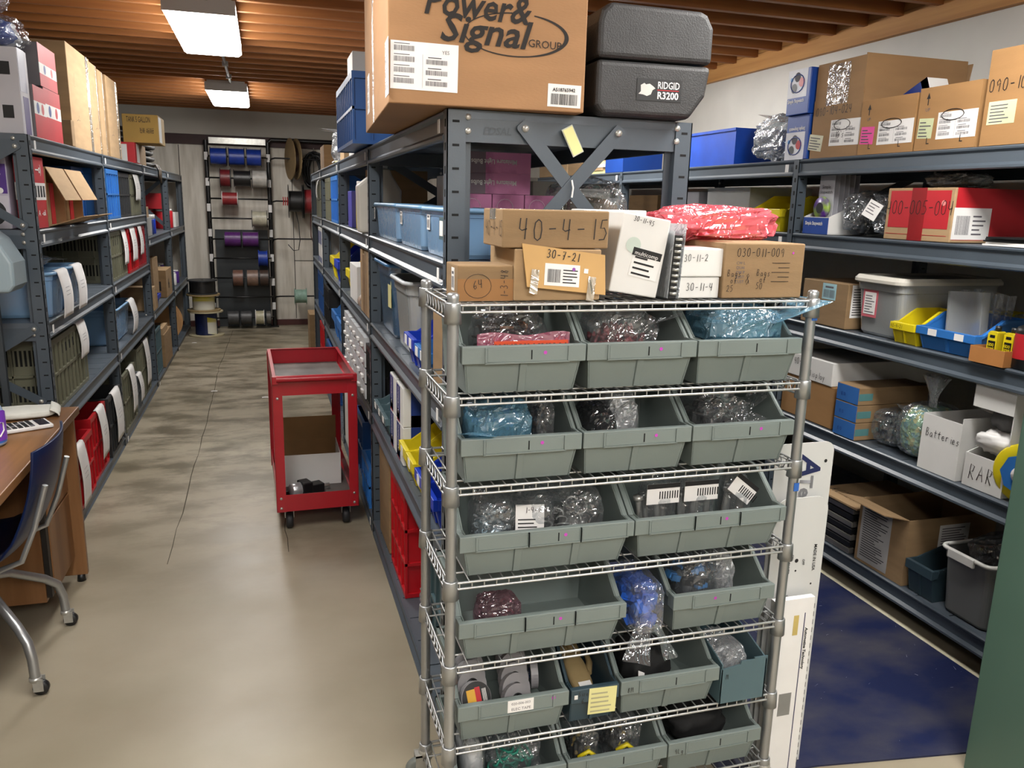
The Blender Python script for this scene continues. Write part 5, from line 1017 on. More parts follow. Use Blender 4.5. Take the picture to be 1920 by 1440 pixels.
fl = F(t, 'l'); sticker(t, fl, .0+d_-.085, .02, .095, .13, 'ship', PAPER, 0); sticker(t, fl, .12, .05, .10, .12, 'ship', PAPER, 0); MB().box(d_*.40, 0, 0, d_*.46, h_, .0007, 0, fl).build('clear_tape', CLEARTAPE, t)
# black tool case
x0_, x1_, hR = 0.839, 1.164, 0.276
t = thing('tool_case', 'black moulded tool case with a white-lettered plate, on the rack top', 'case', ((x0_+x1_)/2, 2.20, zt), -2); W = x1_-x0_; CASE = mat('case_black', '#2a2a2b', .55, 0, .12, 20, .3, 260)
def oct_(z0, z1, cb, ct): return [(-W/2+cb, z0), (W/2-cb*1.3, z0), (W/2, z0+cb*1.5), (W/2, z1-ct), (W/2-ct, z1), (-W/2+ct, z1), (-W/2, z1-ct), (-W/2, z0+cb)]
sm = hR*.50
MB().prism([(-W/2+.02, 0), (W/2-.055, 0), (W/2-.012, .06), (W/2, sm-.001), (-W/2, sm-.001), (-W/2, .025)], -.17, .18, 'y').build('case_base', CASE, t, bevel=.014, seg=3)
MB().prism([(-W/2, sm+.0025), (W/2, sm+.0025), (W/2, hR-.045), (W/2-.02, hR-.012), (W/2-.04, hR-.004), (-W/2+.03, hR), (-W/2+.008, hR-.02), (-W/2, hR-.05)], -.17, .18, 'y').build('case_lid', CASE, t, bevel=.014, seg=3)
f = Matrix.Translation((0, -.1702, 0))@Matrix.Rotation(R(90), 4, 'X')
o = MB().box(-.050, sm*.30, 0, .078, sm*.70, .0010, 0, f).build('name_plate', BLACK, t)
printed(t, f, 'RIDGID', .008, sm*.53, .025, PAPER, .008, lift=.0014, fit=.062); MB().box(.008, sm*.495, .001, .070, sm*.508, .0014, 0, f).build('red_line', REDPLAST, t); printed(t, f, 'R3200', .008, sm*.345, .025, PAPER, .02, lift=.0014, fit=.060)
MB().add([f@Vector((-.034+x*.0011, sm*.40+y*.0011, .0014)) for x, y in ((-10, 2), (-4, 8), (-5, 22), (4, 27), (8, 24), (18, 26), (28, 20), (33, 16), (26, 12), (22, 2), (12, -2), (2, 1))], [tuple(range(12))]).build('plate_emblem', mat('silver_emblem', '#c9c7c2', .5), t)
# blue crate and the clutter beyond it on the row top
a_, b_, h_ = 3.517, 4.285, 0.291
crate('navy blue crate on the rack top behind the huge logo carton', ((.58, (a_+b_)/2+.05, zt), -90, b_-a_-.02, .42, h_), NAVYPLAST, grid=False)
carton('tall white carton standing in the row behind the navy crate', ((.60, 4.62, zt), -90, .26, .26, .52), WHITE, None)
carton('narrow kraft carton beyond the tall white carton', PC(zt, 5.05, 5.30, .33, .30, .02), KRAFT2, None)
carton('low kraft carton far along the row top', PC(zt, 7.3, 7.75, .22, .3, .06), KRAFT3, None)
bag('big grey plastic bag at the far end of the row top', ((.66, 6.3, zt), -90, .85, .34, .30), mat('grey_foam', '#8b8a88', .7, 0, .1, 6), CLEAR2, seed=90, amp=.22)
bag('white plastic bag beside the narrow kraft carton', ((.62, 4.445, zt), -90, .06, .3, .14), mat('white_foam', '#c4c2bd', .7), CLEAR2, seed=91, amp=.2)
sheetpile('folded cream paper hanging at the row edge', PC(zt, 5.5, 5.72, .012, .2, .0), 2, [STICKY, PAPER], 'folded_paper')
# --- near bay, second shelf (z 1.445)
zs = 1.4465
for (a, b_, c_), lab in zip(((3.054, 3.920, 0.140), (2.544, 3.041, 0.138), (2.147, 2.526, 0.136)), ('pale blue clear tub, farthest of three along the shelf edge', 'pale blue clear tub holding a cable, middle of three along the shelf edge', 'pale blue clear tub with a small label, nearest of three along the shelf edge')):
    t = tub(lab, PC(zs, a+.004, min(b_-.006, 3.655), c_, .15, .02), TUBBLUE, group='pale blue tubs on the middle row', rimm=_m['blue_rim'], contents=flecks('tub_cables', ['#6c7f92', '#2e3640', '#8fa9c0', '#4b5866'], 12))
    sticker(t, fmat('f', b_-a-.01, .142, c_), .06, c_*.52, .045, .05, 'bar')
t = thing('bin_label_holder', 'grey clip-on label holder between the tubs and the rack post', 'label holder', (.456, 2.165, 1.50), -90); MB().box(-.03, 0, 0, .03, .004, .06).build('holder', SLATE, t); MB().box(-.02, -.001, .01, .02, 0, .05).build('card', PAPER, t)
PB = mat('bulb_box_side', '#9a6b8c', .5)
for i in range(3):
    for j in range(2):
        x = .625+.105*i; t = thing('bulb_carton', 'pink carton printed with clear light bulbs, %s row' % ('upper', 'lower')[1-j], 'box', (x, 2.54, zs+.0905*j), 0, 'pink bulb cartons, %s row' % ('upper', 'lower')[1-j]); MB().box(-.051, -.08, 0, .051, .08, .090).build('body', PINKCARD, t)
        fq = fmat('f', .102, .16, .09); b = MB(); b.tube([tuple(fq@Vector((.04+.026*math.cos(a*.42), .052+.024*math.sin(a*.42), .0008))) for a in range(15)], .0016, 4, closed=True); b.build('bulb_picture', mat('pale_pink_print', '#dfb6cf', .5), t); MB().add([fq@Vector(q) for q in ((.015, .002, .0007), (.06, .022, .0007), (.098, .030, .0007), (.098, .002, .0007))], [(0, 1, 2, 3)]).build('amber_picture', mat('amber_print', '#7d3a2c', .5), t)
for j in range(2):
    t = thing('bulb_carton', ('wide pink carton with upside-down white lettering, lower of two', 'wide pink carton with upside-down white lettering, upper of two')[j], 'box', (.685, 2.54, zs+.1815+.0625*j), 0); MB().box(-.115, -.08, 0, .115, .08, .062).build('body', PINKCARD, t)
    fq = fmat('f', .23, .16, .062); MB().box(0, 0, 0, .085, .062, .0006, 0, fq).build('grey_panel', mat('grey_mauve_print', '#6d5a68', .5), t); printed(t, fq, 'Miniature Light Bulbs', .185, .040, .020, PAPER, .02, 0, 180, fit=.145)
carton('white carton with small print behind the clear bag, second shelf of the middle row', ((1.02, 2.95, zs), 0, .18, .24, .235), WHITE, None); t = [o for o in bpy.data.objects if o.get('label', '').startswith('white carton with small print')][0]; printed(t, F(t, 'f'), 'P. NO. 8', .07, .17, .022, INK, .02); printed(t, F(t, 'f'), 'BULB 12V', .06, .145, .018, INK, .02)
bag('large clear bag of cartons bulging beside the rack post', ((1.0, 2.50, zs), 0, .27, .25, .255), mat('brown_contents', '#7a6a58', .7, 0, .15, 9), CLEAR, seed=95, amp=.2, fill=.75, tail=[(.06, -.04, .13, .08, 0, -.03, .12)])
carton('grey tray between the pink cartons and the clear bag', ((.88, 2.46, zs), 0, .10, .2, .10), SLATE, None)
carton('kraft carton behind the pink bulb cartons', ((.80, 3.05, zs), 0, .22, .3, .30), KRAFT2, None)
carton('long white panel box lying along the back of the second shelf', ((.90, 3.36, zs), 0, .38, .22, .26), WHITE, None)
# --- third shelf (z 1.05)
zs = 1.0515
BT = film('deep_blue_tub', '#4f7ea8', .25, .4, .2, .1)
t = tub('blue clear tub with a yellow note stuck on its front, third shelf', PC(zs, 3.18, 3.63, .30, .42, .01), BT, contents=flecks('tub_parts', ['#3d5a75', '#6c7f92', '#22303c'], 10), rimm=mat('deep_blue_rim', '#3d78ad', .4)); sticker(t, fmat('f', .45, .385, .30), .31, .12, .085, .11, 'plain', STICKY, 2, 'yellow_note')
tub('clear grey tub in front of the blue one, third shelf', PC(zs, 2.78, 3.15, .27, .42, .01), TUBCLEAR, contents=flecks('tub_parts_pale', ['#a9aeb2', '#c9ccce', '#7f868c'], 10), rimm=mat('pale_rim', '#c3c8cc', .4))
hopper('deep blue bin lying tilted before the clear grey tub', PC(zs, 2.57, 2.76, .17, .30, .0), BINBLUE, holder=0, slotcard=(-.25, .2))
hopper('bright blue bin nearest the wire shelving, third shelf', PC(zs, 2.36, 2.555, .16, .30, .0), BLUEPLAST, holder=0, slotcard=(-.25, .2))
carton('tall kraft carton lettered SO behind the wire shelving', ((.580, 2.225, zs), 0, .23, .19, .30), KRAFT, None); t = [o for o in bpy.data.objects if o.get('label', '').startswith('tall kraft carton lettered SO')][0]; printed(t, F(t, 'f'), 'SO', .03, .06, .03, INK, .02)
carton('brown cartons end at the back of the third shelf', ((1.01, 3.3, zs), 0, .22, .3, .28), KRAFT3, None)
# --- fourth shelf (z .62)
zs = .6215
for i in range(3): hopper(('small slate bin, farthest of three with white cards', 'small slate bin, middle of three with white cards', 'small slate bin, nearest of three with white cards')[i], PC(zs, 3.50-.125*i, 3.62-.125*i, .14, .28, -.0), SLATE, holder=0, slotcard=(0,))
for i in range(4):
    col, row = i % 2, i // 2
    t = carton(('white and navy parts carton, lower and farther of four', 'white and navy parts carton, lower and nearer of four', 'white and navy parts carton, upper and farther of four', 'white and navy parts carton, upper and nearer of four')[i], PC(zs+.151*row, 3.05-.17*col, 3.20-.17*col, .15, .30, .015), WHITE, None, group='white and navy parts cartons', name='parts_carton'); w_, d_, h_ = t['dims']
    band(t, 'f', .05, .95, NAVYCARD, .0, .55); band(t, 'f', .0, .3, mat('crimson_print', '#8c1e38', .5), .05, .5); band(t, 'r', .0, 1, NAVYCARD, .10, .55); band(t, 'r', .0, .3, mat('crimson_print', '#8c1e38', .5), .10, .5); printed(t, F(t, 'f'), 'ACDelco', w_*.36, h_*.2, .028, PAPER, .02, .15, 90, lift=.0014); printed(t, F(t, 'r'), 'ACDelco', d_*.36, h_*.22, .03, PAPER, .02, .15, 90, lift=.0016)
for i in range(2): hopper(('yellow bin, farther of two beside the parts cartons', 'yellow bin, nearer of two beside the parts cartons')[i], PC(zs, 2.74-.155*i, 2.885-.155*i, .17, .30, .0), YELLOW, holder=0, slotcard=(0,))
for i in range(2): hopper(('blue bin, farther of two beside the yellow bins', 'blue bin, nearer of two behind the wire shelving')[i], PC(zs, 2.40-.165*i, 2.555-.165*i, .17, .30, .0), BINBLUE, holder=0, slotcard=(0,))
# --- bottom shelf (z .075)
zs = .0765
carton('tall kraft carton standing on the bottom shelf, first from the post', PC(zs, 3.30, 3.60, .46, .34, .02), KRAFT, None)
t = crate('red lattice crate stood on edge on the bottom shelf', PC(zs, 2.88, 3.24, .42, .22, .02), REDPLAST, grid=False, rows=3)
crate('slate crate on the bottom shelf behind the wire shelving', PC(zs, 2.30, 2.66, .34, .36, .06), SLATE, grid=False)
bag('crumpled clear bag on the bottom shelf near the slate crate', ((.60, 2.77, zs), -90, .16, .2, .10), None, CLEAR2, seed=97, amp=.25)
# --- second bay of the middle row
zs = 1.4465
t = thing('white_jug', 'white plastic jug with a moulded handle, second shelf beyond the tubs', 'jug', (.53, 3.98, zs), -90); b = MB(); b.prism([(-.10, 0), (.10, 0), (.105, .20), (.06, .27), (.05, .30), (-.02, .30), (-.04, .27), (-.105, .22)], -.05, .05, 'x'); b.build('body', mat('milky_plastic', '#cfcbc2', .4, 0, .03, 4), t, bevel=.012, seg=3); MB().box(-.0508, -.085, .09, -.0500, -.055, .22).build('handle_gap', KIN, t); MB().lathe([(0, .301), (.03, .301), (.03, .335), (0, .335)], 16, 0, Matrix.Translation((0, .015, 0))).build('cap', WHITE, t)
carton('kraft carton end beside the white jug', PC(zs, 4.14, 4.24, .32, .3, .05), KRAFT, None)
jar('yellow bottle with white cap beyond the white jug', (.53, 4.48, zs), .055, .25, YELLOW, WHITE, 'bottle', None, 'bottle', .25)
carton('violet and yellow carton beyond the yellow bottle', PC(zs, 4.66, 4.86, .20, .3, .02), mat('violet_card', '#3d3a9a', .5), None)
zs = 1.0515
for i in range(4): carton(('slim kraft file box leaning on the third shelf, nearest of four', 'slim kraft file box with a cut corner, second of four', 'slim brown file box, third of four', 'slim kraft file box, farthest of four')[i], PC(zs, 3.80+.085*i, 3.875+.085*i, .33-.02*(i % 3), .30, .005), [KRAFT2, KRAFT, KRAFT3, KRAFT2][i], None)
carton('plain white carton on the third shelf beyond the file boxes', PC(zs, 4.35, 4.72, .20, .3, .01), WHITE, None)
hopper('yellow bin behind the plain white carton', ((.94, 4.5, zs), -90, .3, .3, .22), YELLOW, holder=0); hopper('yellow bin beyond the plain white carton', PC(zs, 4.86, 5.1, .22, .3, .02), YELLOW, holder=0)
for i in range(3): t = thing('wire_coil', 'small coil of pale wire before the white carton', 'coil', (.480, 4.17+.022*i, zs+.036), 0, 'coils of pale wire', rot=(R(90), 0, R(12))); MB().tube([(.03*math.cos(a*.42), .03*math.sin(a*.42), 0) for a in range(15)], .006, 6, closed=True).build('loop', mat('pale_coil', '#b9a79a', .5), t)
zs = .6215
for k in range(3):   # white parts drawers along the fourth shelf
    t = thing('parts_drawer_unit', ('grey cabinet of small white parts drawers, nearest of three', 'grey cabinet of small white parts drawers, middle of three', 'grey cabinet of small white parts drawers, farthest of three')[k], 'drawer unit', (.45+.16, 4.08+.36*k, zs), -90); MB().box(-.17, -.14, 0, .17, .15, .335).build('body', mat('drawer_cabinet_grey', '#8d9298', .5), t)
    for r_ in range(4):
        for c_ in range(2): o = MB().box(-.16+.165*c_, -.165, .012+.08*r_, -.005+.165*c_, -.141, .080+.08*r_).build('drawer', mat('drawer_white', '#c9ccd0', .35, 0, .04, 9), t); MB().box(-.11+.165*c_, -.178, .03+.08*r_, -.055+.165*c_, -.166, .045+.08*r_).build('drawer_pull', WHITE, o)
crate('black bin of round caps on the fourth shelf by the post', PC(zs, 3.76, 3.90, .30, .28, .0), BLACK, grid=False)
for i in range(6): t = bag('small white bag of parts on the drawer cabinets', ((.59+.03*(i % 2), 4.04+.175*i, zs+.338), -90, .15, .16, .062), mat('white_parts', '#c4c8ce', .5, 0, .08, 9), CLEAR, seed=100+i, group='small white bags on the parts drawers', amp=.2)
zs = .0765
crate('blue crate on the bottom shelf beside the red cart', PC(zs, 4.3, 4.7, .33, .36, .02), NAVYPLAST, grid=False); crate('pale blue crate low beside the red cart, wrapped in film', PC(zs, 3.86, 4.16, .22, .36, .0), BLUEPLAST, grid=False)
carton('kraft and white cartons end on the bottom shelf past the blue crate', PC(zs, 4.76, 5.12, .36, .36, .0), WHITE, None)
# --- third and fourth bays
zs = 1.4465
crate('bright blue crate on the second shelf, third bay of the middle row', PC(zs, 5.34, 5.86, .335, .40, .0), BLUEPLAST, grid=False); crate('olive crate next to the bright blue crate, middle row', PC(zs, 5.95, 6.40, .33, .40, .0), OLIVE, grid=False); crate('olive crate farther along the second shelf, middle row', PC(zs, 6.95, 7.5, .33, .40, .0), OLIVE, (.1, .1, .16), grid=False)
zs = 1.0515
for i in range(2): hopper(('blue bin tipped on the yellow one, third bay', 'yellow bin beside the tipped blue one, third bay')[i], PC(zs, 5.40+.36*i, 5.72+.36*i, .24, .3, .0), [BINBLUE, YELLOW][i], holder=0)
for i in range(4): t = carton('white binder with navy spine label, fourth bay', PC(zs, 6.95+.11*i, 7.05+.11*i, .32, .28, .0), WHITE, None, 'binder' and None, 'binder', 'white binders of the fourth bay', 'binder'); band(t, 'f', .55, .9, NAVYCARD, .15, .85); band(t, 'f', .05, .2, NAVYCARD, .15, .85)
zs = .6215
for i in range(2): hopper(('blue bin heaped with white bags, third bay fourth shelf', 'small blue bin near the post, third bay fourth shelf')[i], PC(zs, 5.3+.42*i, 5.66+.42*i, .30, .3, .0), BLUEPLAST, holder=0)
crate('dark blue crate standing on the fourth shelf, fourth bay', PC(zs, 7.0, 7.6, .36, .36, .0), NAVYPLAST, grid=False); crate('black crate between blue crates on the fourth shelf', PC(zs, 6.3, 6.78, .30, .36, .0), BLACK, grid=False)
zs = .0765
crate('dark blue crate on the bottom shelf, third bay of the middle row', PC(zs, 6.0, 6.7, .40, .36, .0), NAVYPLAST, grid=False); crate('red crate behind the dark blue crate on the bottom shelf', PC(zs, 6.95, 7.5, .44, .36, .0), REDPLAST, grid=False)
carton('kraft carton on the floor at the far end of the middle row', ((.56, 8.75, .001), -90, .4, .3, .42), KRAFT, None)
t = thing('hose_coil', 'black rubber ring lying on the floor by the far kraft carton', 'hose', (.46, 8.42, .001)); MB().tube([(.12*math.cos(a*.262), .12*math.sin(a*.262), .02) for a in range(24)], .019, 8, closed=True).build('ring', BLACK, t)

# ------------------------------------------------------------------ red service cart
ct = thing('service_cart', 'red steel service cart standing against the middle row', 'cart', (.19, 4.235, 0), 1.5)
cw, cd, ch_ = .395, .79, .775
for x in (-1, 1):
    for y in (-1, 1):
        b = MB(); X_, Y_ = x*cw/2, y*cd/2
        b.box(min(X_, X_-x*.045), min(Y_, Y_-y*.003), .105, max(X_, X_-x*.045), max(Y_, Y_-y*.003), ch_-.012); b.box(min(X_, X_-x*.003), min(Y_, Y_-y*.045), .105, max(X_, X_-x*.003), max(Y_, Y_-y*.045), ch_-.012); b.build('corner_post', REDPAINT, ct)
        for zz in (.125, .175, ch_-.10):
            q = MB(); q.lathe([(0, .004), (.006, .003), (.007, 0)], 10, 0, Matrix.Translation((X_-x*.022, Y_+y*.0005, zz))@Matrix.Rotation(R(90 if y < 0 else -90), 4, 'X')); q.build('bolt', ZINC, ct)
def tray(z, hh, name, rim):
    b = MB(); i = .004; X_, Y_ = cw/2-i, cd/2-i
    b.box(-X_, -Y_, z, X_, Y_, z+.003)
    for a in ((-X_, -Y_, X_, -Y_+.003), (-X_, Y_-.003, X_, Y_), (-X_, -Y_+.003, -X_+.003, Y_-.003), (X_-.003, -Y_+.003, X_, Y_-.003)): b.box(a[0], a[1], z+.003, a[2], a[3], z+hh)
    if rim:
        for a in ((-X_, -Y_, X_, -Y_+.016), (-X_, Y_-.016, X_, Y_), (-X_, -Y_+.016, -X_+.016, Y_-.016), (X_-.016, -Y_+.016, X_, Y_-.016)): b.box(a[0], a[1], z+hh, a[2], a[3], z+hh+.003)
    o = b.build(name, REDPAINT, ct); MB().box(-X_+.012, -Y_+.012, z+.0032, X_-.012, Y_-.012, z+.006).build('rubber_mat', mat('worn_mat', '#6f6a66', .6, 0, 0, 3, 0, 60, (2, 1, 1), '#46423f', (.35, .65), 6), o)
tray(ch_-.088, .085, 'top_tray', True); tray(.105, .085, 'bottom_tray', False)
b = MB(); b.tube([(-cw/2+.02, -cd/2-.012, ch_-.004), (cw/2-.02, -cd/2-.012, ch_-.004)], .016, 12); b.box(-cw/2, -cd/2-.014, ch_-.03, -cw/2+.03, -cd/2+.02, ch_+.008); b.box(cw/2-.03, -cd/2-.014, ch_-.03, cw/2, -cd/2+.02, ch_+.008); b.build('push_handle', REDPAINT, ct, bevel=.003)
for x in (-1, 1):
    for y in (-1, 1):
        X_, Y_ = x*(cw/2-.06), y*(cd/2-.06); b = MB(); b.box(X_-.022, Y_-.018, .058, X_-.019, Y_+.018, .1045); b.box(X_+.019, Y_-.018, .058, X_+.022, Y_+.018, .1045); b.box(X_-.024, Y_-.024, .100, X_+.024, Y_+.024, .1045); k = b.build('castor_fork', ZINC, ct)
        q = MB(); q.lathe([(0, -.016), (.034, -.016), (.040, -.010), (.040, .010), (.034, .016), (0, .016)], 22, 0, Matrix.Translation((X_, Y_, .0405))@Matrix.Rotation(R(90), 4, 'Y')); q.build('castor_wheel', mat('dark_rubber', '#26262a', .6), k)
t = thing('cardboard_box', 'open white box with kraft inside, on the lower shelf of the red cart', 'box', (.185, 4.33, .1125), 0); b = MB(); W, D, Hh = .31, .30, .17; k = .004
b.box(-W/2, -D/2, 0, W/2, D/2, k)
for a in ((-W/2, -D/2, W/2, -D/2+k), (-W/2, -D/2+k, -W/2+k, D/2-k), (W/2-k, -D/2+k, W/2, D/2-k)): b.box(a[0], a[1], k, a[2], a[3], Hh)
b.box(-W/2, D/2-k, k, W/2, D/2, Hh+.0); b.build('body', WHITE, t); o = MB().box(-W/2, -.0015, 0, W/2, .0015, .13).build('raised_flap', KIN, t); o.location = (0, D/2-.003, Hh); o = MB().box(-W/2+k, D/2-k-.001, k, W/2-k, D/2-k-.0003, Hh).build('inner_face', KIN, t)
t = thing('starter_motor', 'black and silver machine part lying on the lower shelf of the cart', 'machine part', (.125, 4.03, .1125), -75, rot=(0, 0, R(-68))); 
b = MB(); Rr = Matrix.Rotation(R(90), 4, 'X'); b.lathe([(0, -.07), (.036, -.07), (.036, .02), (.030, .026), (0, .026)], 22, 0, Matrix.Translation((0, -.03, .037))@Rr); b.build('motor_can', SILV, t)
MB().box(-.040, -.005, .002, .040, .05, .075).build('gear_housing', BLACK, t, bevel=.006); MB().box(-.030, .05, .008, .036, .115, .055).build('black_bracket', BLACK, t, bevel=.004); MB().lathe([(0, 0), (.010, 0), (.010, .04), (0, .04)], 12, 0, Matrix.Translation((.0, .116, .03))@Matrix.Rotation(R(-90), 4, 'X')).build('shaft', ZINC, t)
b = MB(); b.box(-.055, -.08, .002, -.041, .11, .02); b.build('black_rail', BLACK, t)

# ------------------------------------------------------------------ blue mat and green cabinet
t = thing('floor_mat', 'scuffed dark blue floor mat in the aisle by the white wall', 'mat', (0, 0, 0)); rnd = random.Random(5)
L = [(1.20, 1.70), (1.45, 1.71)] + [(1.5+.235*i, 1.705-.034*i+rnd.uniform(-.004, .004)) for i in range(5)]+[(2.352, 1.60), (2.345, 6.8), (1.20, 6.8)]
MB().prism(L, .0005, .006, 'z').build('mat', mat('navy_mat', '#101a40', .7, 0, 0, 3.2, .2, 120, (1, 1.5, 1), '#3a3a46', (.34, .60), 12, spec=.25), t)
e_ = MB(); e_.add([(2.352, 1.60, .0062), (2.376, 1.60, .0062), (2.369, 6.8, .0062), (2.345, 6.8, .0062), (2.352, 1.60, .0005), (2.376, 1.60, .0005), (2.369, 6.8, .0005), (2.345, 6.8, .0005)], [(0, 1, 2, 3), (4, 7, 6, 5), (1, 5, 6, 2), (0, 4, 5, 1), (3, 2, 6, 7), (0, 3, 7, 4)]).build('pale_edge', mat('pale_mat_edge', '#c9c2a8', .8, 0, .1, 20), t)
b = MB()
for i in range(46):
    x, y, a, l_ = rnd.uniform(1.5, 2.36), rnd.uniform(1.68, 2.6), rnd.uniform(0, 3.1), rnd.choice((.003, .004, .012, .02)); c_, s_ = math.cos(a)*l_, math.sin(a)*l_; k = .0008
    b.add([(x-s_*.06-k, y, .0064), (x+c_, y+s_, .0064), (x+c_+k, y+s_+k, .0064), (x, y+k, .0064)], [(0, 1, 2, 3)])
o = b.build('lint', mat('pale_lint', '#b9b8bf', .8), t); o['kind'] = 'stuff'
t = thing('locker', 'green painted steel cabinet at the edge of the mat aisle', 'cabinet', (2.11, 1.09, 0)); GR = mat('green_enamel', '#4d685b', .45, 0, .04, 3, .04, 400)
MB().box(-.19, -.50, .0, .20, .50, 1.78).build('body', GR, t, bevel=.004); MB().box(-.17, -.522, .06, .18, -.502, 1.74).build('door', GR, t, bevel=.003)
o = MB().box(.12, -.53, .85, .145, -.5225, 1.0).build('handle', ZINC, [q for q in t.children if q.name.startswith('door')][0])

# ------------------------------------------------------------------ white wall rack: top shelf
zt = 1.832; XI = .012
def sideface(t): return F(t, 'r')
SWB = mat('stopwatch_blue', '#0f3f92', .45, 0, .04, 5)
def swbox(lab, p, flip):
    t = carton(lab, p, SWB, None, group='blue stopwatch cartons', name='stopwatch_carton'); w, d, h = t['dims']; f = F(t, 'f'); v0, v1 = ((.0, .62), (.38, 1.))[flip]
    band(t, 'f', v0, v1, mat('lilac_white', '#d0d0d8', .5), .0, .86)
    L = [tuple(f@Vector((w*.43+w*.30*math.cos(a*.42), h*(v0+v1)/2+h*.20*math.sin(a*.42), .0014))) for a in range(15)]; b = MB(); b.tube(L, .0025, 5, closed=True); b.build('ring_print', NAVYCARD, t)
    for (du, dv, c) in ((.30, -.10, CHARC), (.62, .02, REDPLAST), (.42, .14, GREYINK)): MB().disc((w*du, h*((v0+v1)/2+dv), .0016), w*.13, 14, 0, f).build('watch_print', c, t)
    MB().disc((w*.16, h*((v0+v1)/2+.10), .0016), w*.06, 12, 0, f).build('price_dot', mat('sky_dot', '#3f8fd0', .5), t)
    printed(t, f, 'Simple Stopwatch', w*(.06 if flip else .85), h*(.27 if flip else .72), .022, PAPER, .02, 0, 0 if flip else 180, fit=w*.72); return t
a, b_, h_ = 3.239, 3.402, 0.197
swbox('blue and white stopwatch carton with an upside-down title, lower of two', PR(zt, a, b_-.0, h_, .22, .015), 0)
a2, b2, h2 = 3.211, 3.367, 0.206
swbox('blue and white stopwatch carton with an upright title, upper of two', PR(zt+h_+.001, a+.0, b_+.0, h_*1.0, .22, .0), 1)
def writ(t, q, u, v, s_, face='f', **k): return written(t, F(t, face), q, u, v, s_, **k)
KM = mat('kraft_shipping', '#8f6e4a', .82, 0, .05, 4, .1, 90, (1, 1, 4)); KM2 = mat('kraft_shipping_bright', '#9b7448', .82, 0, .05, 4, .1, 90, (1, 1, 4))
a, b_, h_ = 2.902, 3.221, 0.397
t = carton('tall open kraft box marked 090-104-024 with foil tape', PR(zt, a+.006, b_, h_*.62, .52, .02), KM, None, [('f', h_*.38, 0), ('r', h_*.40, -3), ('b', h_*.38, 8)]); w_, d_, h1 = t['dims']; t['dims'] = (w_, d_, h_)
writ(t, '090-104-024', w_*.06, h_*.45, h_*.085, thick=.003); sticker(t, F(t, 'f'), w_*.40, h_*.12, w_*.60, h_*.27, 'ship', PAPER, -1); writ(t, "10's", w_*.52, h_*.20, h_*.07)
b = MB(); b.tube([tuple(F(t, 'f')@Vector((w_*.64+w_*.16*math.cos(q*.42), h_*.335+h_*.055*math.sin(q*.42), .002))) for q in range(15)], .0012, 4, closed=True); b.build('pen_circle', MARKER, t)
sticker(t, F(t, 'f'), w_*-.06, h_*.10, w_*.30, h_*.17, 'rows', mat('cream_note', '#d8d6bd', .8), -8, 'yellow_note'); MB().surf(lambda a_, c: tuple(F(t, 'f')@Vector((w_*(.25+.45*a_), h_*(.55+.42*c), .002+.002*noise.noise(Vector((a_*9, c*9, 0)))))), 10, 12, smooth=False).build('foil_tape', CLEAR, t)
a, b_, h_ = 2.599, 2.905, 0.213
def upbox(lab, p, note, pink, circle=True):
    t = carton(lab, p, KM2, None, [('b', .10, 2)], bevel=0); w_, d_, h_ = t['dims']; f = F(t, 'f'); e = .004; MB().add([f@Vector(q) for q in ((w_*.15, h_*.72, .001), (w_*.165, h_*.72, .001), (w_*.165, h_*.82, .001), (w_*.19, h_*.82, .001), (w_*.1575, h_*.92, .001), (w_*.125, h_*.82, .001), (w_*.15, h_*.82, .001))], [tuple(range(7))]).build('up_arrow', INK, t)
    printed(t, f, 'UP', w_*.13, h_*.62, h_*.08, GREYINK); printed(t, f, 'L', w_*.20, h_*.10, h_*.15, INK); printed(t, f, 'L', w_*.75, h_*.10, h_*.15, INK)
    sticker(t, f, w_*.36, h_*.16, w_*.63, h_*.42, 'ship', PAPER, 0); b = MB(); b.tube([tuple(f@Vector((w_*.60+w_*.18*math.cos(q*.42), h_*.53+h_*.085*math.sin(q*.42), .002))) for q in range(15)], .0014, 4, closed=True); b.build('pen_circle', MARKER, t)
    sticker(t, f, w_*.03, h_*.20, w_*.25, h_*.32, 'rows', note, -3, 'sticky_note'); return t
upbox('kraft box with an up arrow and a bright pink note', PR(zt, a+.004, b_-.004, h_, .50, .014), PINKNOTE, True)
t = carton('white and navy parts carton poking out of the pink-note box', ((2.56, (a+b_)/2, zt+h_*.66), -90, .17, .10, .13), WHITE, None, name='parts_carton'); w_, d_, h2_ = t['dims']; band(t, 'f', .45, 1., NAVYCARD); band(t, 'f', .45, 1., mat('crimson_print', '#8c1e38', .5), .8, 1.); printed(t, F(t, 'f'), 'ACDelco', .01, h2_*.6, .03, PAPER, .03, lift=.0015); t.rotation_euler = (Matrix.Rotation(R(-90), 3, 'Z')@Matrix.Rotation(R(-24), 3, 'Y')).to_euler()
a, b_, h_ = 2.304, 2.592, 0.223
upbox('kraft box with an up arrow and a pale green note', PR(zt, a+.006, b_-.004, h_, .50, .012), mat('pale_green_note', '#ccd3a8', .8), False)
a, b_, h_ = 1.838, 2.290, 0.359
t = carton('tallest kraft box marked 090-104- at the near end of the wall rack top', PR(zt, a, b_-.004, h_*.86, .55, .008), KM2, None, [('b', .2, 10)]); w_, d_, h_ = t['dims']; writ(t, '090-104-024', w_*.02, h_*.56, .040, thick=.003); sticker(t, F(t, 'f'), w_*.04, h_*.22, w_*.24, h_*.24, 'rows', mat('pale_green_note', '#ccd3a8', .8), 0, 'sticky_note'); sticker(t, F(t, 'f'), w_*.38, h_*.22, w_*.5, h_*.28, 'ship', PAPER)
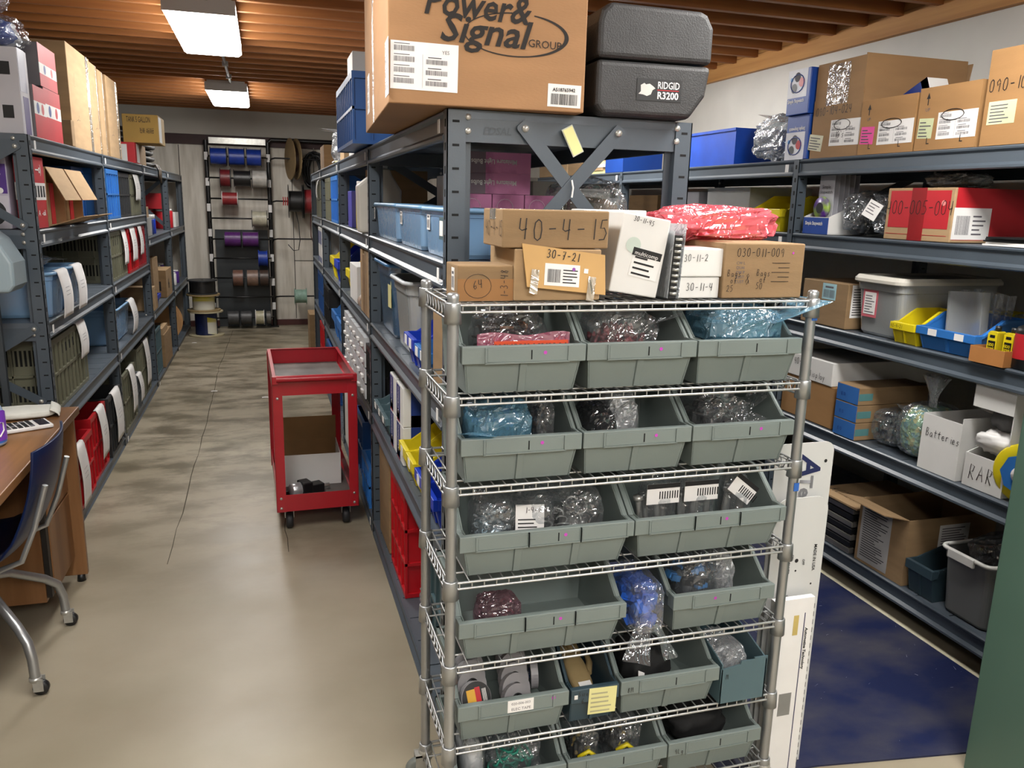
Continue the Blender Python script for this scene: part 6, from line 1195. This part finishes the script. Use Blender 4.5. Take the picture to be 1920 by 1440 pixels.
bag('clear bag of folded plastic on the wall rack top', ((2.53, (3.461, 3.812)[0]*.5+(3.461, 3.812)[1]*.5, zt), -90, .40, .30, .25), None, CLEAR2, seed=110, amp=.25, tail=[(0, 0, .20, -.10, 0, .04, .2), (.05, 0, .2, .1, 0, .05, .2)])
a, b_, h_ = 3.812, 4.323, 0.191
t = thing('storage_tray', 'long bright blue tray on the wall rack top behind the clear bag', 'tray', (2.58, (a+b_)/2+.10, zt), -90); b = MB(); w_ = b_-a; h_ = h_; b.box(-w_/2, -.17, 0, w_/2, .17, .006)
for q in ((-w_/2, -.17, w_/2, -.164), (-w_/2, .164, w_/2, .17), (-w_/2, -.164, -w_/2+.006, .164), (w_/2-.006, -.164, w_/2, .164)): b.box(q[0], q[1], .006, q[2], q[3], h_)
b.build('body', mat('royal_blue_tray', '#0047b8', .4), t); MB().box(-w_/2-.006, -.178, h_-.014, w_/2+.006, -.1705, h_).build('rim', _m['royal_blue_tray'], t)
carton('bright blue carton end far along the wall rack top', PR(zt, 5.25, 5.55, .20, .3, .02), SWB, None); sheetpile('stack of pale boards far along the wall rack top', PR(zt, 5.58, 5.95, .15, .3, .02), 7, [STICKY, KRAFT2, WHITE], 'board_stack', 'boards')
for i in range(3): carton(('kraft carton far along the wall rack top, nearest of three', 'kraft carton far along the wall rack top, middle of three', 'kraft carton far along the wall rack top, farthest of three')[i], PR(zt, 5.98+.36*i, 6.31+.36*i, .20-.02*i, .3, .02), [KRAFT, KRAFT2, KRAFT][i], None)
# --- second shelf (z 1.50)
zs = 1.5015
t = thing('stopwatch_display', 'blue and white stopwatch display tray with hanging cards', 'display box', (2.47, sum((3.002, 3.253))/2, zs), -90); b = MB(); b.box(-.085, -.10, 0, .085, .10, .004); b.box(-.085, -.10, .004, .085, -.097, .075); b.box(-.085, .097, .004, .085, .10, .16)
for s in (-1, 1): b.prism([(-.10, .004), (.0999, .004), (.0999, .16), (-.10, .075)], s*.085-.0015, s*.085+.0015, 'x')
b.build('tray', WHITE, t); MB().box(-.087, -.1018, .0, .087, -.1003, .072).build('front_print', SWB, t); printed(t, Matrix.Translation((0, -.1018, 0))@Matrix.Rotation(R(90), 4, 'X'), 'Simple Stopwatch', -.07, .04, .022, PAPER, .02, fit=.12)
for i in range(6):
    c_ = MB(); c_.box(-.05, -.06+.026*i, .006, .05, -.058+.026*i, .26); o = c_.build('hang_card', mat('lilac_white', '#d0d0d8', .5), t)
    if i == 0: printed(t, Matrix.Translation((0, -.0605, 0))@Matrix.Rotation(R(90), 4, 'X'), 'Simple', -.03, .20, .022, GREYINK); printed(t, Matrix.Translation((0, -.0605, 0))@Matrix.Rotation(R(90), 4, 'X'), 'Stopwatch', -.042, .178, .020, GREYINK)
MB().lathe([(0, .0), (.046, .0), (.050, .008), (.046, .020), (0, .022)], 26, 0, Matrix.Translation((0, -.066, .115))@Matrix.Rotation(R(90), 4, 'X')).build('stopwatch', mat('green_purple_case', '#5a2d8a', .35, 0, 0, 14, 0, 60, (1, 1, 1), '#9cbf3a', (.4, .6)), t); MB().disc((0, -.0885, .115), .024, 18, 0, Matrix.Translation((0, -.0885, .115))@Matrix.Rotation(R(90), 4, 'X')@Matrix.Translation((0, .0885, -.115))).build('stopwatch_face', BLACK, t)
GREYBAGS = ('curl', 70, .055, pm('#1c1d20', '#303236', '#55585c', '#111214', '#7b7d80'))
bag('clear bag of black cables with a white slip, next to the stopwatch display', ((2.52, sum((2.888, 3.016))/2, zs), -90, .17, .28, .20), GREYBAGS, seed=112, fill=.8, amp=.2, e=.6); bag('clear bag of black cables leaning on the red carton', ((2.51, 2.775, zs), -90, .17, .26, .18), GREYBAGS, seed=114, fill=.8, amp=.2, paper=[(-.01, .11, .08, .07, 20)])
a, b_, h_ = 2.363, 2.693, 0.195
t = carton('red and kraft carton marked 400-005-004 on the second wall shelf', PR(zs, a, b_, h_, .46, .015), KRAFT2, None); w_, d_, h_ = t['dims']; band(t, 'f', .24, .95, REDCARD, .05, .95); band(t, 'r', .05, 1., REDCARD, .02, .95); writ(t, '400-005-004', w_*.0, h_*.50, h_*.26, adv=.60, thick=.003); MB().box(w_*.38, 0, 0, w_*.60, h_, .0011, 0, F(t, 'f')).build('tape', mat('red_tape_strip', '#8f2023', .3), t); MB().disc((w_*.86, h_*.72, .0012), .010, 14, 0, F(t, 'f')).build('pink_dot', mat('salmon_dot', '#e58a86', .6), t); MB().box(w_*.03, h_*.11, .0008, w_*.95, h_*.12, .001, 0, F(t, 'f')).build('red_line', REDCARD, t); sticker(t, F(t, 'r'), .005, h_*.06, .17, h_*.58, 'mix', PAPER)
t = bag('clear bag of dark parts on top of the red carton', ((2.56, (a+b_)/2+.02, zs+h_+.002), -90, .22, .24, .06), GREYBAGS, CLEAR2, seed=116, fill=.8, amp=.2)
sheetpile('black folders lying on pale papers at the shelf edge', PR(zs, 1.86, 2.20, .03, .26, .0), 5, [PAPER, PAPER, BLACK, CHARC, BLACK], 'folder_stack', 'folders', 3)
t = thing('mailer_pouch', 'red and white mailer with a paper bag on top of the folders', 'pouch', (2.50, 1.95, zs+.033), -90); MB().box(-.13, -.11, 0, .13, .10, .030).build('mailer', REDCARD, t, bevel=.006); MB().box(-.10, -.1112, .006, .10, -.1102, .024).build('white_print', PAPER, t); b = MB(); b.surf(blob(.24, .18, .07, 118, amp=.25), 20, 14, smooth=False); o = b.build('paper_bag', PAPER, t); o.location = (0, 0, .031)
hopper('yellow bin on the second wall shelf, beyond the rack post', PR(zs, 3.42, 3.72, .17, .36, .03), YELLOW, holder=0)
for i in range(4): carton(('white carton in the dark second shelf beyond the post, nearest of four', 'grey carton in the dark second shelf beyond the post', 'dark carton in the second shelf beyond the post', 'pale carton farthest in the second wall shelf')[i], PR(zs, 3.95+.55*i, 4.4+.55*i, .22-.02*i, .4, .20), [WHITE, GREYCARD, KRAFT3, WHITE][i], None)
# --- third shelf (z 1.105)
zs = 1.1065
a, b_, h_ = 2.863, 3.166, 0.193
t = carton('kraft box with torn labels on the third wall shelf, behind the wire shelving', PR(zs, a, b_, h_, .40, .02), KRAFT, None); sticker(t, F(t, 'f'), t['dims'][0]*.45, h_*.6, .09, .07, 'bar', mat('blue_label', '#9cc3cc', .7)); sticker(t, F(t, 'r'), .02, .05, .10, .14, 'rows', PAPER, ink=INK)
a, b_, h_ = 2.568, 2.832, 0.245
t = tub('clear tub with a white lid and a red-bordered card, third wall shelf', PR(zs, a-.01, b_, h_, .52, .01), TUBCLEAR, lid=mat('lid_white', '#c7c3b8', .45, 0, .03, 5), contents=flecks('tub_greys', ['#7e7d7a', '#a09e98', '#5f605f'], 8), rimm=None); w_, d_, h_ = t['dims']; f = fmat('f', w_*.93, d_*.93, h_); sticker(t, f, w_*.16, h_*.30, .085, .115, 'plain', mat('red_pattern', '#c9636f', .7)); sticker(t, f@Matrix.Translation((0, 0, .001)), w_*.16+.010, h_*.30+.012, .065, .09, 'rows', PAPER)
t = hopper('yellow bin marked 40-4-21 on the third wall shelf', PR(zs, 2.450, 2.575, .13, .24, -.005), YELLOW, holder=0, wr='40-4-21')
o = hopper('yellow bin just behind the blue bin of clear trays', PR(zs, 2.377, 2.491, .125, .24, .27), YELLOW, holder=0)
y0_, y1_ = 2.175, 2.446
hopper('blue bin holding upright clear plastic trays', PR(zs, y0_, y1_, .135, .26, .0), BLUEPLAST, holder=0, slotcard=(-.2, .25))
for i in range(3):
    t = thing('clear_tray', 'clear moulded tray leaning in the blue bin', 'tray', (2.440+.045*i, (y0_+y1_)/2, zs+.022), -90, 'clear trays in the blue bin'); b = MB(); b.surf(lambda u, c: ((u-.5)*.15, .02*math.sin(math.pi*u), .20*c), 10, 8); b.box(-.078, -.004, 0, -.072, .028, .20); b.box(.072, -.004, 0, .078, .028, .20); b.build('tray', TUBCLEAR if i == 0 else CLEAR, t); t.rotation_euler = (Matrix.Rotation(R(-90), 3, 'Z')@Matrix.Rotation(R(4*(i-1)), 3, 'Y')).to_euler()
y2_, y3_ = 2.036, 2.175
t = thing('cardboard_tray', 'small kraft tray of yellow bottles at the shelf edge', 'tray', (2.405, (y2_+y3_)/2, zs), -90); w_ = y3_-y2_; b = MB(); b.box(-w_/2, -.07, 0, w_/2, .07, .003)
for q in ((-w_/2, -.07, w_/2, -.067), (-w_/2, .067, w_/2, .07), (-w_/2, -.067, -w_/2+.003, .067), (w_/2-.003, -.067, w_/2, .067)): b.box(q[0], q[1], .003, q[2], q[3], .055)
b.build('body', mat('kraft_orange', '#a9713a', .8, 0, .05, 6), t)
for i in range(2):
    x = -.022+.046*i; t = thing('remover_bottle', ('yellow bottle with a black label panel, farther of two in the kraft tray', 'yellow bottle with a black label panel, nearer of two in the kraft tray')[i], 'bottle', (2.395+.02*i, (y2_+y3_)/2-x, zs+.004), -90); MB().box(-.020, -.020, 0, .020, .020, .105).build('body', mat('amber_liquid', '#b5a31c', .2, 0, .06, 4, coat=.3), t, bevel=.006); MB().lathe([(0, .106), (.010, .106), (.010, .122), (0, .122)], 12).build('cap', BLACK, t); MB().box(-.019, -.0212, .018, .019, -.0203, .098).build('label', YELLOW, t); MB().box(-.014, -.0218, .034, .014, -.0213, .072).build('black_panel', BLACK, t)
    fq = Matrix.Translation((0, -.0216, 0))@Matrix.Rotation(R(90), 4, 'X'); printed(t, fq, 'GOO', -.012, .054, .014, YELLOW, .04, fit=.023); printed(t, fq, 'GONE', -.012, .040, .014, YELLOW, .04, fit=.024); MB().box(-.010, -.0218, .082, .010, -.0213, .092).build('black_panel', BLACK, t)
t = thing('hand_cleaner_bottle', 'black bottle with a red label and conical cap at the shelf edge', 'bottle', (2.41, sum((1.960, 2.053))/2, zs), 0); MB().lathe([(0, 0), (.048, 0), (.051, .006), (.051, .125), (.046, .138), (.028, .146), (0, .146)], 26).build('body', BLACK, t); MB().lathe([(.0515, .035), (.0515, .118)], 26).build('label', REDCARD, t); MB().lathe([(0, .147), (.026, .147), (.026, .160), (.022, .162), (.008, .225), (0, .225)], 22).build('cone_cap', CHARC, t); MB().lathe([(0, .226), (.010, .226), (.009, .25), (0, .25)], 14).build('green_tip', mat('green_cap', '#1d8a4a', .4), t)
bag('clear bag of black parts deep in the third wall shelf', ((2.80, 2.20, zs), -90, .40, .3, .16), GREYBAGS, seed=120, amp=.2)
# --- fourth shelf (z .655)
zs = .6565
a, b_, h_ = 2.877, 3.246, 0.188
t = carton('big kraft box under the white display box, fourth wall shelf', PR(zs, a, b_, h_, .50, .02), KM2, None); hb = h_
a2, b2, h2 = 2.915, 3.253, 0.141
t = carton('white box marked 40- display, lying on the big kraft box', PR(zs+hb+.001, a+.02, b_+.0, .105, .60, .015), WHITE, None); w_, d_, h_ = t['dims']; writ(t, '40-', w_*.22, h_*.55, .03); writ(t, 'display', w_*.55, h_*.18, .028)
a, b_, h_ = 2.700, 2.839, 0.191
for i in range(3): t = carton(('slim kraft box with a blue end, bottom of three', 'slim kraft box with a blue end, middle of three', 'slim kraft box with a blue end, top of three')[i], PR(zs+.0765*i, a, b_, .075, .36, .0), KRAFT, None); band(t, 'f', .03, .97, mat('blue_end_label', '#2d66ad', .6), .02, .98); printed(t, F(t, 'f'), 'E 0', .03, .025, .022, NAVYCARD); MB().box(.0, .02, 0, .07, .05, .0007, 0, F(t, 'r')).build('teal_mark', mat('teal_print', '#4f7f80', .7), t)
bag('clear bag of black tubing with bold lettering, fourth wall shelf', ((2.50, 2.592, zs), -90, .19, .26, .17), ('rod', 90, .05, pm('#17201f', '#263532', '#0e1211', '#3a4a46')), seed=122, fill=.85, amp=.15, tail=[(-.12, -.06, .03, -.08, -.02, .0, .10)])
t = bag('tied clear bag of green speckled foam, fourth wall shelf', ((2.48, sum((2.373, 2.512))/2, zs), -90, .175, .25, .23), flecks('green_foam', ['#7fa88c', '#9dbf8f', '#6f9b9a', '#b0b07a', '#86ab95'], 70, .9), seed=124, fill=.92, amp=.07); b = MB(); b.surf(lambda u, c: ((.014+.05*max(0, c-.35)**1.3*1.4)*math.cos(u*6.283)*(1+.25*math.sin(u*31)), (.014+.04*max(0, c-.35)**1.3)*math.sin(u*6.283), .20+.13*c), 28, 6, smooth=False); b.build('gathered_neck', CLEAR2, t)
a, b_, h_ = 2.179, 2.359, 0.213
t = carton('open white box lettered Batteries, fourth wall shelf', PR(zs, a, b_, h_, .34, .01), WHITE, None, [('r', .02, 0)]); writ(t, 'Batteries', t['dims'][0]*.12, h_*.62, .030, adv=.62, thick=.0025)
y4_, y5_ = 1.994, 2.158
t = thing('cardboard_box', 'white dispenser box with cut-out front spilling grey gloves', 'box', (2.53, (y4_+y5_)/2, zs), -90); w_ = y5_-y4_; b = MB(); k = .004; Hh = .37
b.box(-w_/2, -.16, 0, w_/2, .16, k); b.box(-w_/2, .156, k, w_/2, .16, Hh); b.box(-w_/2, -.16, Hh-k, w_/2, .16, Hh); b.box(-w_/2, -.16, k, w_/2, -.156, .12); b.box(-w_/2, -.16, Hh-.08, w_/2, -.156, Hh-k)
b.prism([(-.156, k), (.156, k), (.156, Hh-k), (-.156, Hh-k)], w_/2-k, w_/2, 'x'); b.prism([(-.156, k), (.156, k), (.156, Hh-k), (-.156, Hh-k), (-.156, Hh-.08), (-.06, Hh-.12), (.03, .18), (-.156, .12)], -w_/2, -w_/2+k, 'x'); b.build('body', WHITE, t); MB().box(-w_/2+k, .15, k, w_/2-k, .155, Hh-k).build('kraft_inside', KIN, t); written(t, Matrix.Translation((0, -.1603, 0))@Matrix.Rotation(R(90), 4, 'X'), 'RAR', -w_*.36, .03, .055, .003)
t = thing('glove_bundle', 'grey and white gloves spilling out of the white dispenser box', 'gloves', (2.42, (y4_+y5_)/2, zs+.123), -90); b = MB(); b.surf(blob(.17, .13, .10, 126, amp=.34), 26, 18); b.build('white_glove', PAPER, t); b = MB(); b.surf(blob(.13, .12, .13, 127, amp=.3), 22, 14); o = b.build('grey_glove', mat('grey_cloth', '#6b6b6c', .9, 0, .15, 9, .4, 40), t); o.location = (-.015, .05, .07)
t = thing('cord_reel', 'yellow and blue reel at the near end of the fourth wall shelf', 'reel', (2.42, 1.945, zs+.105), 0, rot=(R(90), 0, R(-75))); 
for s in (-1, 1): MB().lathe([(.03, s*.028-.004), (.098, s*.028-.006), (.104, s*.028), (.098, s*.028+.006), (.03, s*.028+.004), (.03, s*.028-.004)], 32).build('yellow_flange', YELLOW, t)
MB().lathe([(.0, -.05), (.066, -.05), (.07, -.02), (.07, .05), (.0, .05)], 8, smooth=False).build('blue_hub', BLUEPLAST, t); MB().lathe([(0, .051), (.03, .051), (.03, .06), (0, .06)], 16).build('white_centre', WHITE, t)
# --- bottom shelf (z .155)
zs = .1565
yy0, yy1, hh_ = 2.641, 2.884, 0.244
t = thing('flat_pack_pile', 'pile of silver-wrapped flat packs topped by a kraft sheet lettered ACYLIC', 'packs', (2.56, (yy0+yy1)/2+.02, zs), -90); n_ = 7
for i in range(n_): MB().box(-(yy1-yy0)/2, -.20, hh_*.86*i/n_+.001, (yy1-yy0)/2, .20, hh_*.86*(i+1)/n_-.004).build('flat_pack', [mat('foil_wrap', '#8d8a84', .25, .6, .1, 8, .4, 30), BLACK][i % 2], t, bevel=.004)
MB().box(-(yy1-yy0)/2-.01, -.21, hh_*.87, (yy1-yy0)/2+.03, .20, hh_*.90).build('kraft_sheet', KRAFT2, t); written(t, Matrix.Translation((-(yy1-yy0)*.4, -.20, hh_*.902)), 'ACYL1C', 0, .04, .05, .004)
a, b_, h_ = 2.356, 2.627, 0.274
t = carton('battered kraft carton with a long printed label, bottom wall shelf', PR(zs, a, b_, h_, .44, .012), KRAFT, None, [('f', .13, 75), ('b', .15, 40)], bevel=0); w_, d_, h_ = t['dims']; sticker(t, F(t, 'f'), w_*.06, h_*.04, w_*.62, h_*.92, 'rows', mat('grey_label_paper', '#a9a7a5', .7), ink=INK); sticker(t, F(t, 'r'), d_*.35, h_*.52, d_*.34, h_*.36, 'rows', PAPER); sticker(t, F(t, 'r'), d_*.35, h_*.22, d_*.34, h_*.26, 'bar', PAPER, ink=INK)
hopper('dark slate bin on the bottom wall shelf between carton and tub', PR(zs, 2.206, 2.338, .165, .36, .0), SLATE2, holder=0, front=.80)
a, b_, h_ = 1.970, 2.206, 0.257
t = tub('grey tub with a white rim and a bag of clips, bottom wall shelf', PR(zs, a+.0, b_-.02, h_, .46, .0), mat('smoke_grey_plastic', '#717271', .4, 0, .04, 4), rimm=mat('rim_white', '#c9c8c4', .4)); w_, d_, h_ = t['dims']; MB().box(-w_*.30, -d_*.5-.012, h_-.030, w_*.22, -d_*.5+.002, h_+.003).build('latch', _m['rim_white'], t, bevel=.003)
bag('clear bag of dark clips filling the grey tub', ((2.35+.23, (a+b_-.02)/2, zs+h_*.60), -90, w_*.80, d_*.82, h_*.66), ('clip', 150, .030, pm('#2b2d33', '#45474e', '#191a1e', '#6c6e76', '#9b9ca2')), seed=130, fill=.85, amp=.16)
t = tub('second tub with a white lid beside the green cabinet', PR(zs, 1.45, 1.80, .20, .44, .01), _m['smoke_grey_plastic'], lid=_m['lid_white']); bag('pink-topped zip bag deep in the bottom wall shelf', ((2.99, 2.12, zs), -90, .36, .2, .28), ('clip', 40, .04, pm('#2a2a2c', '#444447', '#1a1a1c')), PURPFILM, seed=132, amp=.15)

# ------------------------------------------------------------------ wire reel racks on the back wall
YS = 10.40; BT_ = mat('black_tube', '#121213', .4, 0, .1, 6)
def reelrack(lab, xl, xr, zl, taper=.0, legs=True, arms=()):
    t = thing('reel_rack', lab, 'rack', (0, YS, 0))
    for x, tp_ in ((xl, .0), (xr, .0)):
        if x is None: continue
        MB().tube([(x, .18, 0.012), (x, .20, zl)], .026, 12).build('upright', BT_, t)
        MB().box(x-.05, .10, 0, x+.05, .235, .012).build('foot_plate', BT_, t)
        for k in range(7): MB().box(x-.020, .145, .22+.30*k, x+.020, .149, .31+.30*k).build('number_tag', PAPER, t)
    for (z, x0, x1) in arms:
        MB().tube([(x0, .17, z-.05), (x0+.015, .12, z-.012), (x0+.022, .06, z), (x1-.022, .06, z), (x1-.006, .12, z), (x1, .17, z)], .0095, 8).build('rod', BT_, t)
    return t
zz = (2.062, 1.814, 1.573, 1.342, 1.095, .865, .626, .390, .133)
RK = reelrack('black tube rack of wire spools standing against the back wall', -.635, .075, 2.25, arms=[(z, -.625, .065) for z in zz])
b = MB(); b.box(-.60, .20, 2.215, .05, .23, 2.285); b.build('top_channel', ZINC, RK)
MB().tube([(1.02, .18, 0.012), (1.02, .20, 2.26)], .026, 12).build('upright', BT_, RK); MB().box(.97, .10, 0, 1.07, .235, .012).build('foot_plate', BT_, RK)
for z in (2.065, 1.56, 1.105, .395): MB().tube([(.09, .17, z-.05), (.105, .12, z-.012), (.15, .06, z), (.96, .06, z), (1.0, .12, z), (1.015, .17, z)], .0095, 8).build('rod', BT_, RK)
MB().tube([(.085, .20, 2.25), (.115, .20, 2.285), (.99, .20, 2.285), (1.02, .20, 2.25)], .022, 10).build('top_bar', BT_, RK)
t = thing('backing_board', 'dark grey board standing behind the lower wire spools', 'board', (-.275, 10.648, .001), 0); MB().box(-.31, -.006, 0, .31, .006, 1.20).build('board', mat('slate_board', '#34393c', .45, 0, .1, 2), t)
def wired(n, c): return mat('wire_'+n, c, .4, 0, .12, 18, .3, 90)
ydir = YS+.06; row = lambda z: z-.012
SPL = [(2.062, -.49, .195, .125, 'blue', '#1a3a9a', 'blue spool of wire, first of three on the top rod', CHARC), (2.062, -.285, .19, .125, 'blue', '#1a3a9a', 'blue spool of wire, second of three on the top rod', CHARC), (2.062, -.09, .18, .125, 'blue', '#1a3a9a', 'blue spool of wire, third of three on the top rod', CHARC),
 (1.814, -.425, .13, .13, 'dkred', '#6f1f24', 'dark red spool on the second rod', CHARC), (1.814, -.235, .20, .12, 'black', '#1d1c1c', 'black spool between the dark red and white ones', BLACK), (1.814, -.035, .185, .13, 'white', '#b5b1aa', 'white spool ending the second rod', CHARC),
 (1.573, -.385, .19, .10, 'red', '#8e2a2e', 'single red spool on the third rod', WHITE), (1.342, -.055, .19, .12, 'cream', '#b9b49f', 'single cream spool on the fourth rod', CHARC),
 (1.095, -.375, .20, .115, 'purple', '#5a2470', 'purple spool, first of two', CHARC), (1.095, -.17, .20, .115, 'purple', '#5a2470', 'purple spool, second of two', CHARC), (.865, -.035, .115, .12, 'cobalt', '#1a3d9e', 'narrow bright blue spool on the sixth rod', BINBLUE),
 (.626, -.335, .135, .13, 'rust', '#7d5a4c', 'brown wire spool, first of three on the seventh rod', CHARC), (.626, -.165, .15, .13, 'tan', '#8a6f60', 'tan wire spool, second of three on the seventh rod', CHARC), (.626, -.03, .12, .13, 'umber', '#4d3b33', 'dark brown wire spool, third of three on the seventh rod', CHARC),
 (.135, -.41, .14, .11, 'grey', '#4a4a4b', 'grey spool, first of two on the bottom rod', CHARC), (.135, -.26, .14, .11, 'grey', '#4a4a4b', 'grey spool, second of two on the bottom rod', CHARC), (.135, -.10, .115, .11, 'ivory', '#c4bd9f', 'ivory spool wrapped in paper on the bottom rod', PAPER), (.135, .005, .07, .105, 'stone', '#6e6a64', 'stone grey spool with trailing tape at the rod end', CHARC)]
for z, x, ln, r_, n_, c_, lab, fl_ in SPL:
    spool(lab, (x, ydir, z), r_*.86, ln-.008, wired(n_, c_), fl_, core=.86, rot=(0, R(90), 0), fl=.007)
spool('pale green spool alone on the rack by the middle row', (.40, ydir, .395), .105, .15, wired('mint', '#8fb0a0'), mat('mint_flange', '#7f9f92', .5), core=.8, rot=(0, R(90), 0))
CB = mat('reel_board', '#8a7350', .7, 0, .08, 6)
spool('large brown board reel seen edge on, top of the rack by the middle row', (0.365, ydir-.01, 2.06), .245, .085, wired('umber', '#4d3b33'), CB, core=.6, rot=(0, R(90), R(13)), fl=.010)
spool('black reel of wire on the rack by the middle row', (.375, ydir, 1.56), .20, .17, wired('black', '#1d1c1c'), BLACK, core=.62, rot=(0, R(90), 0)); spool('red reel of wire with dark flange on the rack by the middle row', (.555, ydir, 1.56), .205, .17, wired('red', '#a01822'), BLACK, core=.70, rot=(0, R(90), 0)); spool('copper wire reel beside the red one', (.74, ydir, 1.56), .21, .17, mat('wire_copper', '#a0562f', .35, .6, .1, 18, .3, 90), mat('brown_flange', '#3b241a', .5), core=.72, rot=(0, R(90), 0))
t = thing('wire_tail', 'black and red wire ends dangling from the reels on the back wall', 'wire', (0, YS, 0)); MB().tube([(.375, .06, 1.434), (.40, -.06, 1.30), (.41, -.08, 1.1), (.39, -.08, .98), (.33, -.05, .97), (.27, 0, 1.04)], .005, 6).build('black_tail', BLACK, t); MB().tube([(.555, .06, 1.412), (.54, -.08, 1.30), (.54, -.12, 1.15), (.58, -.10, 1.02), (.66, -.05, .99)], .005, 6).build('dark_tail', mat('dark_red_wire', '#4d1a1c', .5), t)
t = thing('cable_coil', 'hanging mass of black cable beside the brown board reel', 'cable', (.62, YS+.12, 1.79))
for i in range(7): MB().tube([(.10*math.sin(a*.45)*(1+.08*(i % 3))+.025*(i % 4)-.04, .02*math.cos(a*.9+i)-.012*i+.05, .20*math.cos(a*.45)+.13+.02*(i % 3)) for a in range(14)], .011, 6, closed=True).build('loop', BLACK, t)
MB().tube([(0, .04, .26), (0, .08, .34), (0, .14, .42)], .008, 6).build('hook', ZINC, t)
t = thing('tool_hooks', 'small red clips on the rod beside the black reel', 'clips', (.25, ydir, 1.56)); 
for i in range(3): MB().tube([(.024*i-.02, 0, -.05), (.024*i-.014, -.012, 0), (.024*i-.02, 0, .05)], .006, 6).build('clip', REDPLAST, t)
# floor reels stacked in the corner
fx, fy = -.70, 9.98; g5 = 'reel stack by the back wall'; LY = mat('label_yellow_white', '#d8d6c8', .6, 0, 0, 5, 0, 60, (.1, .1, 1), '#c9bd3a', (.45, .5))
spool('navy wire reel with pale flanges standing on the floor, lowest of the stack', (fx, fy, .147), .195, .29, wired('navy', '#14224f'), mat('pale_flange', '#b3a88a', .6, 0, .06, 6), core=.62, fl=.014, group=g5)
t = [o for o in bpy.data.objects if o.get('label', '').startswith('navy wire reel with pale')][0]
MB().surf(lambda a, c: (.1235*math.cos(R(-80+60*a)), .1235*math.sin(R(-80+60*a)), -.11+.19*c-.03*a), 8, 3).build('reel_label', LY, t)
spool('reel with a yellow and white label, middle of the stack', (fx-.015, fy, .391), .185, .195, LY, mat('ply_flange', '#94805c', .6, 0, .08, 6), core=.66, fl=.016, group=g5); spool('black wire reel in clear film, top of the stack', (fx-.02, fy, .571), .165, .16, wired('black', '#1d1c1c'), CHARC, core=.86, fl=.012, group=g5)
for (x, y) in ((-.80, 9.45), (-.46, 7.0), (-.05, 6.7)): t = tag(MB().surf(lambda a, c: (x+.05*(a-.5), y+.03*(c-.5), .0015+.002*math.sin(3*a)), 4, 3).build('paper_scrap', PAPER), 'tiny scrap of white paper on the concrete at %s' % {-.80: 'the foot of the reel stack', -.46: 'the joint line of the aisle', -.05: 'the stained part of the aisle'}[x], 'litter')
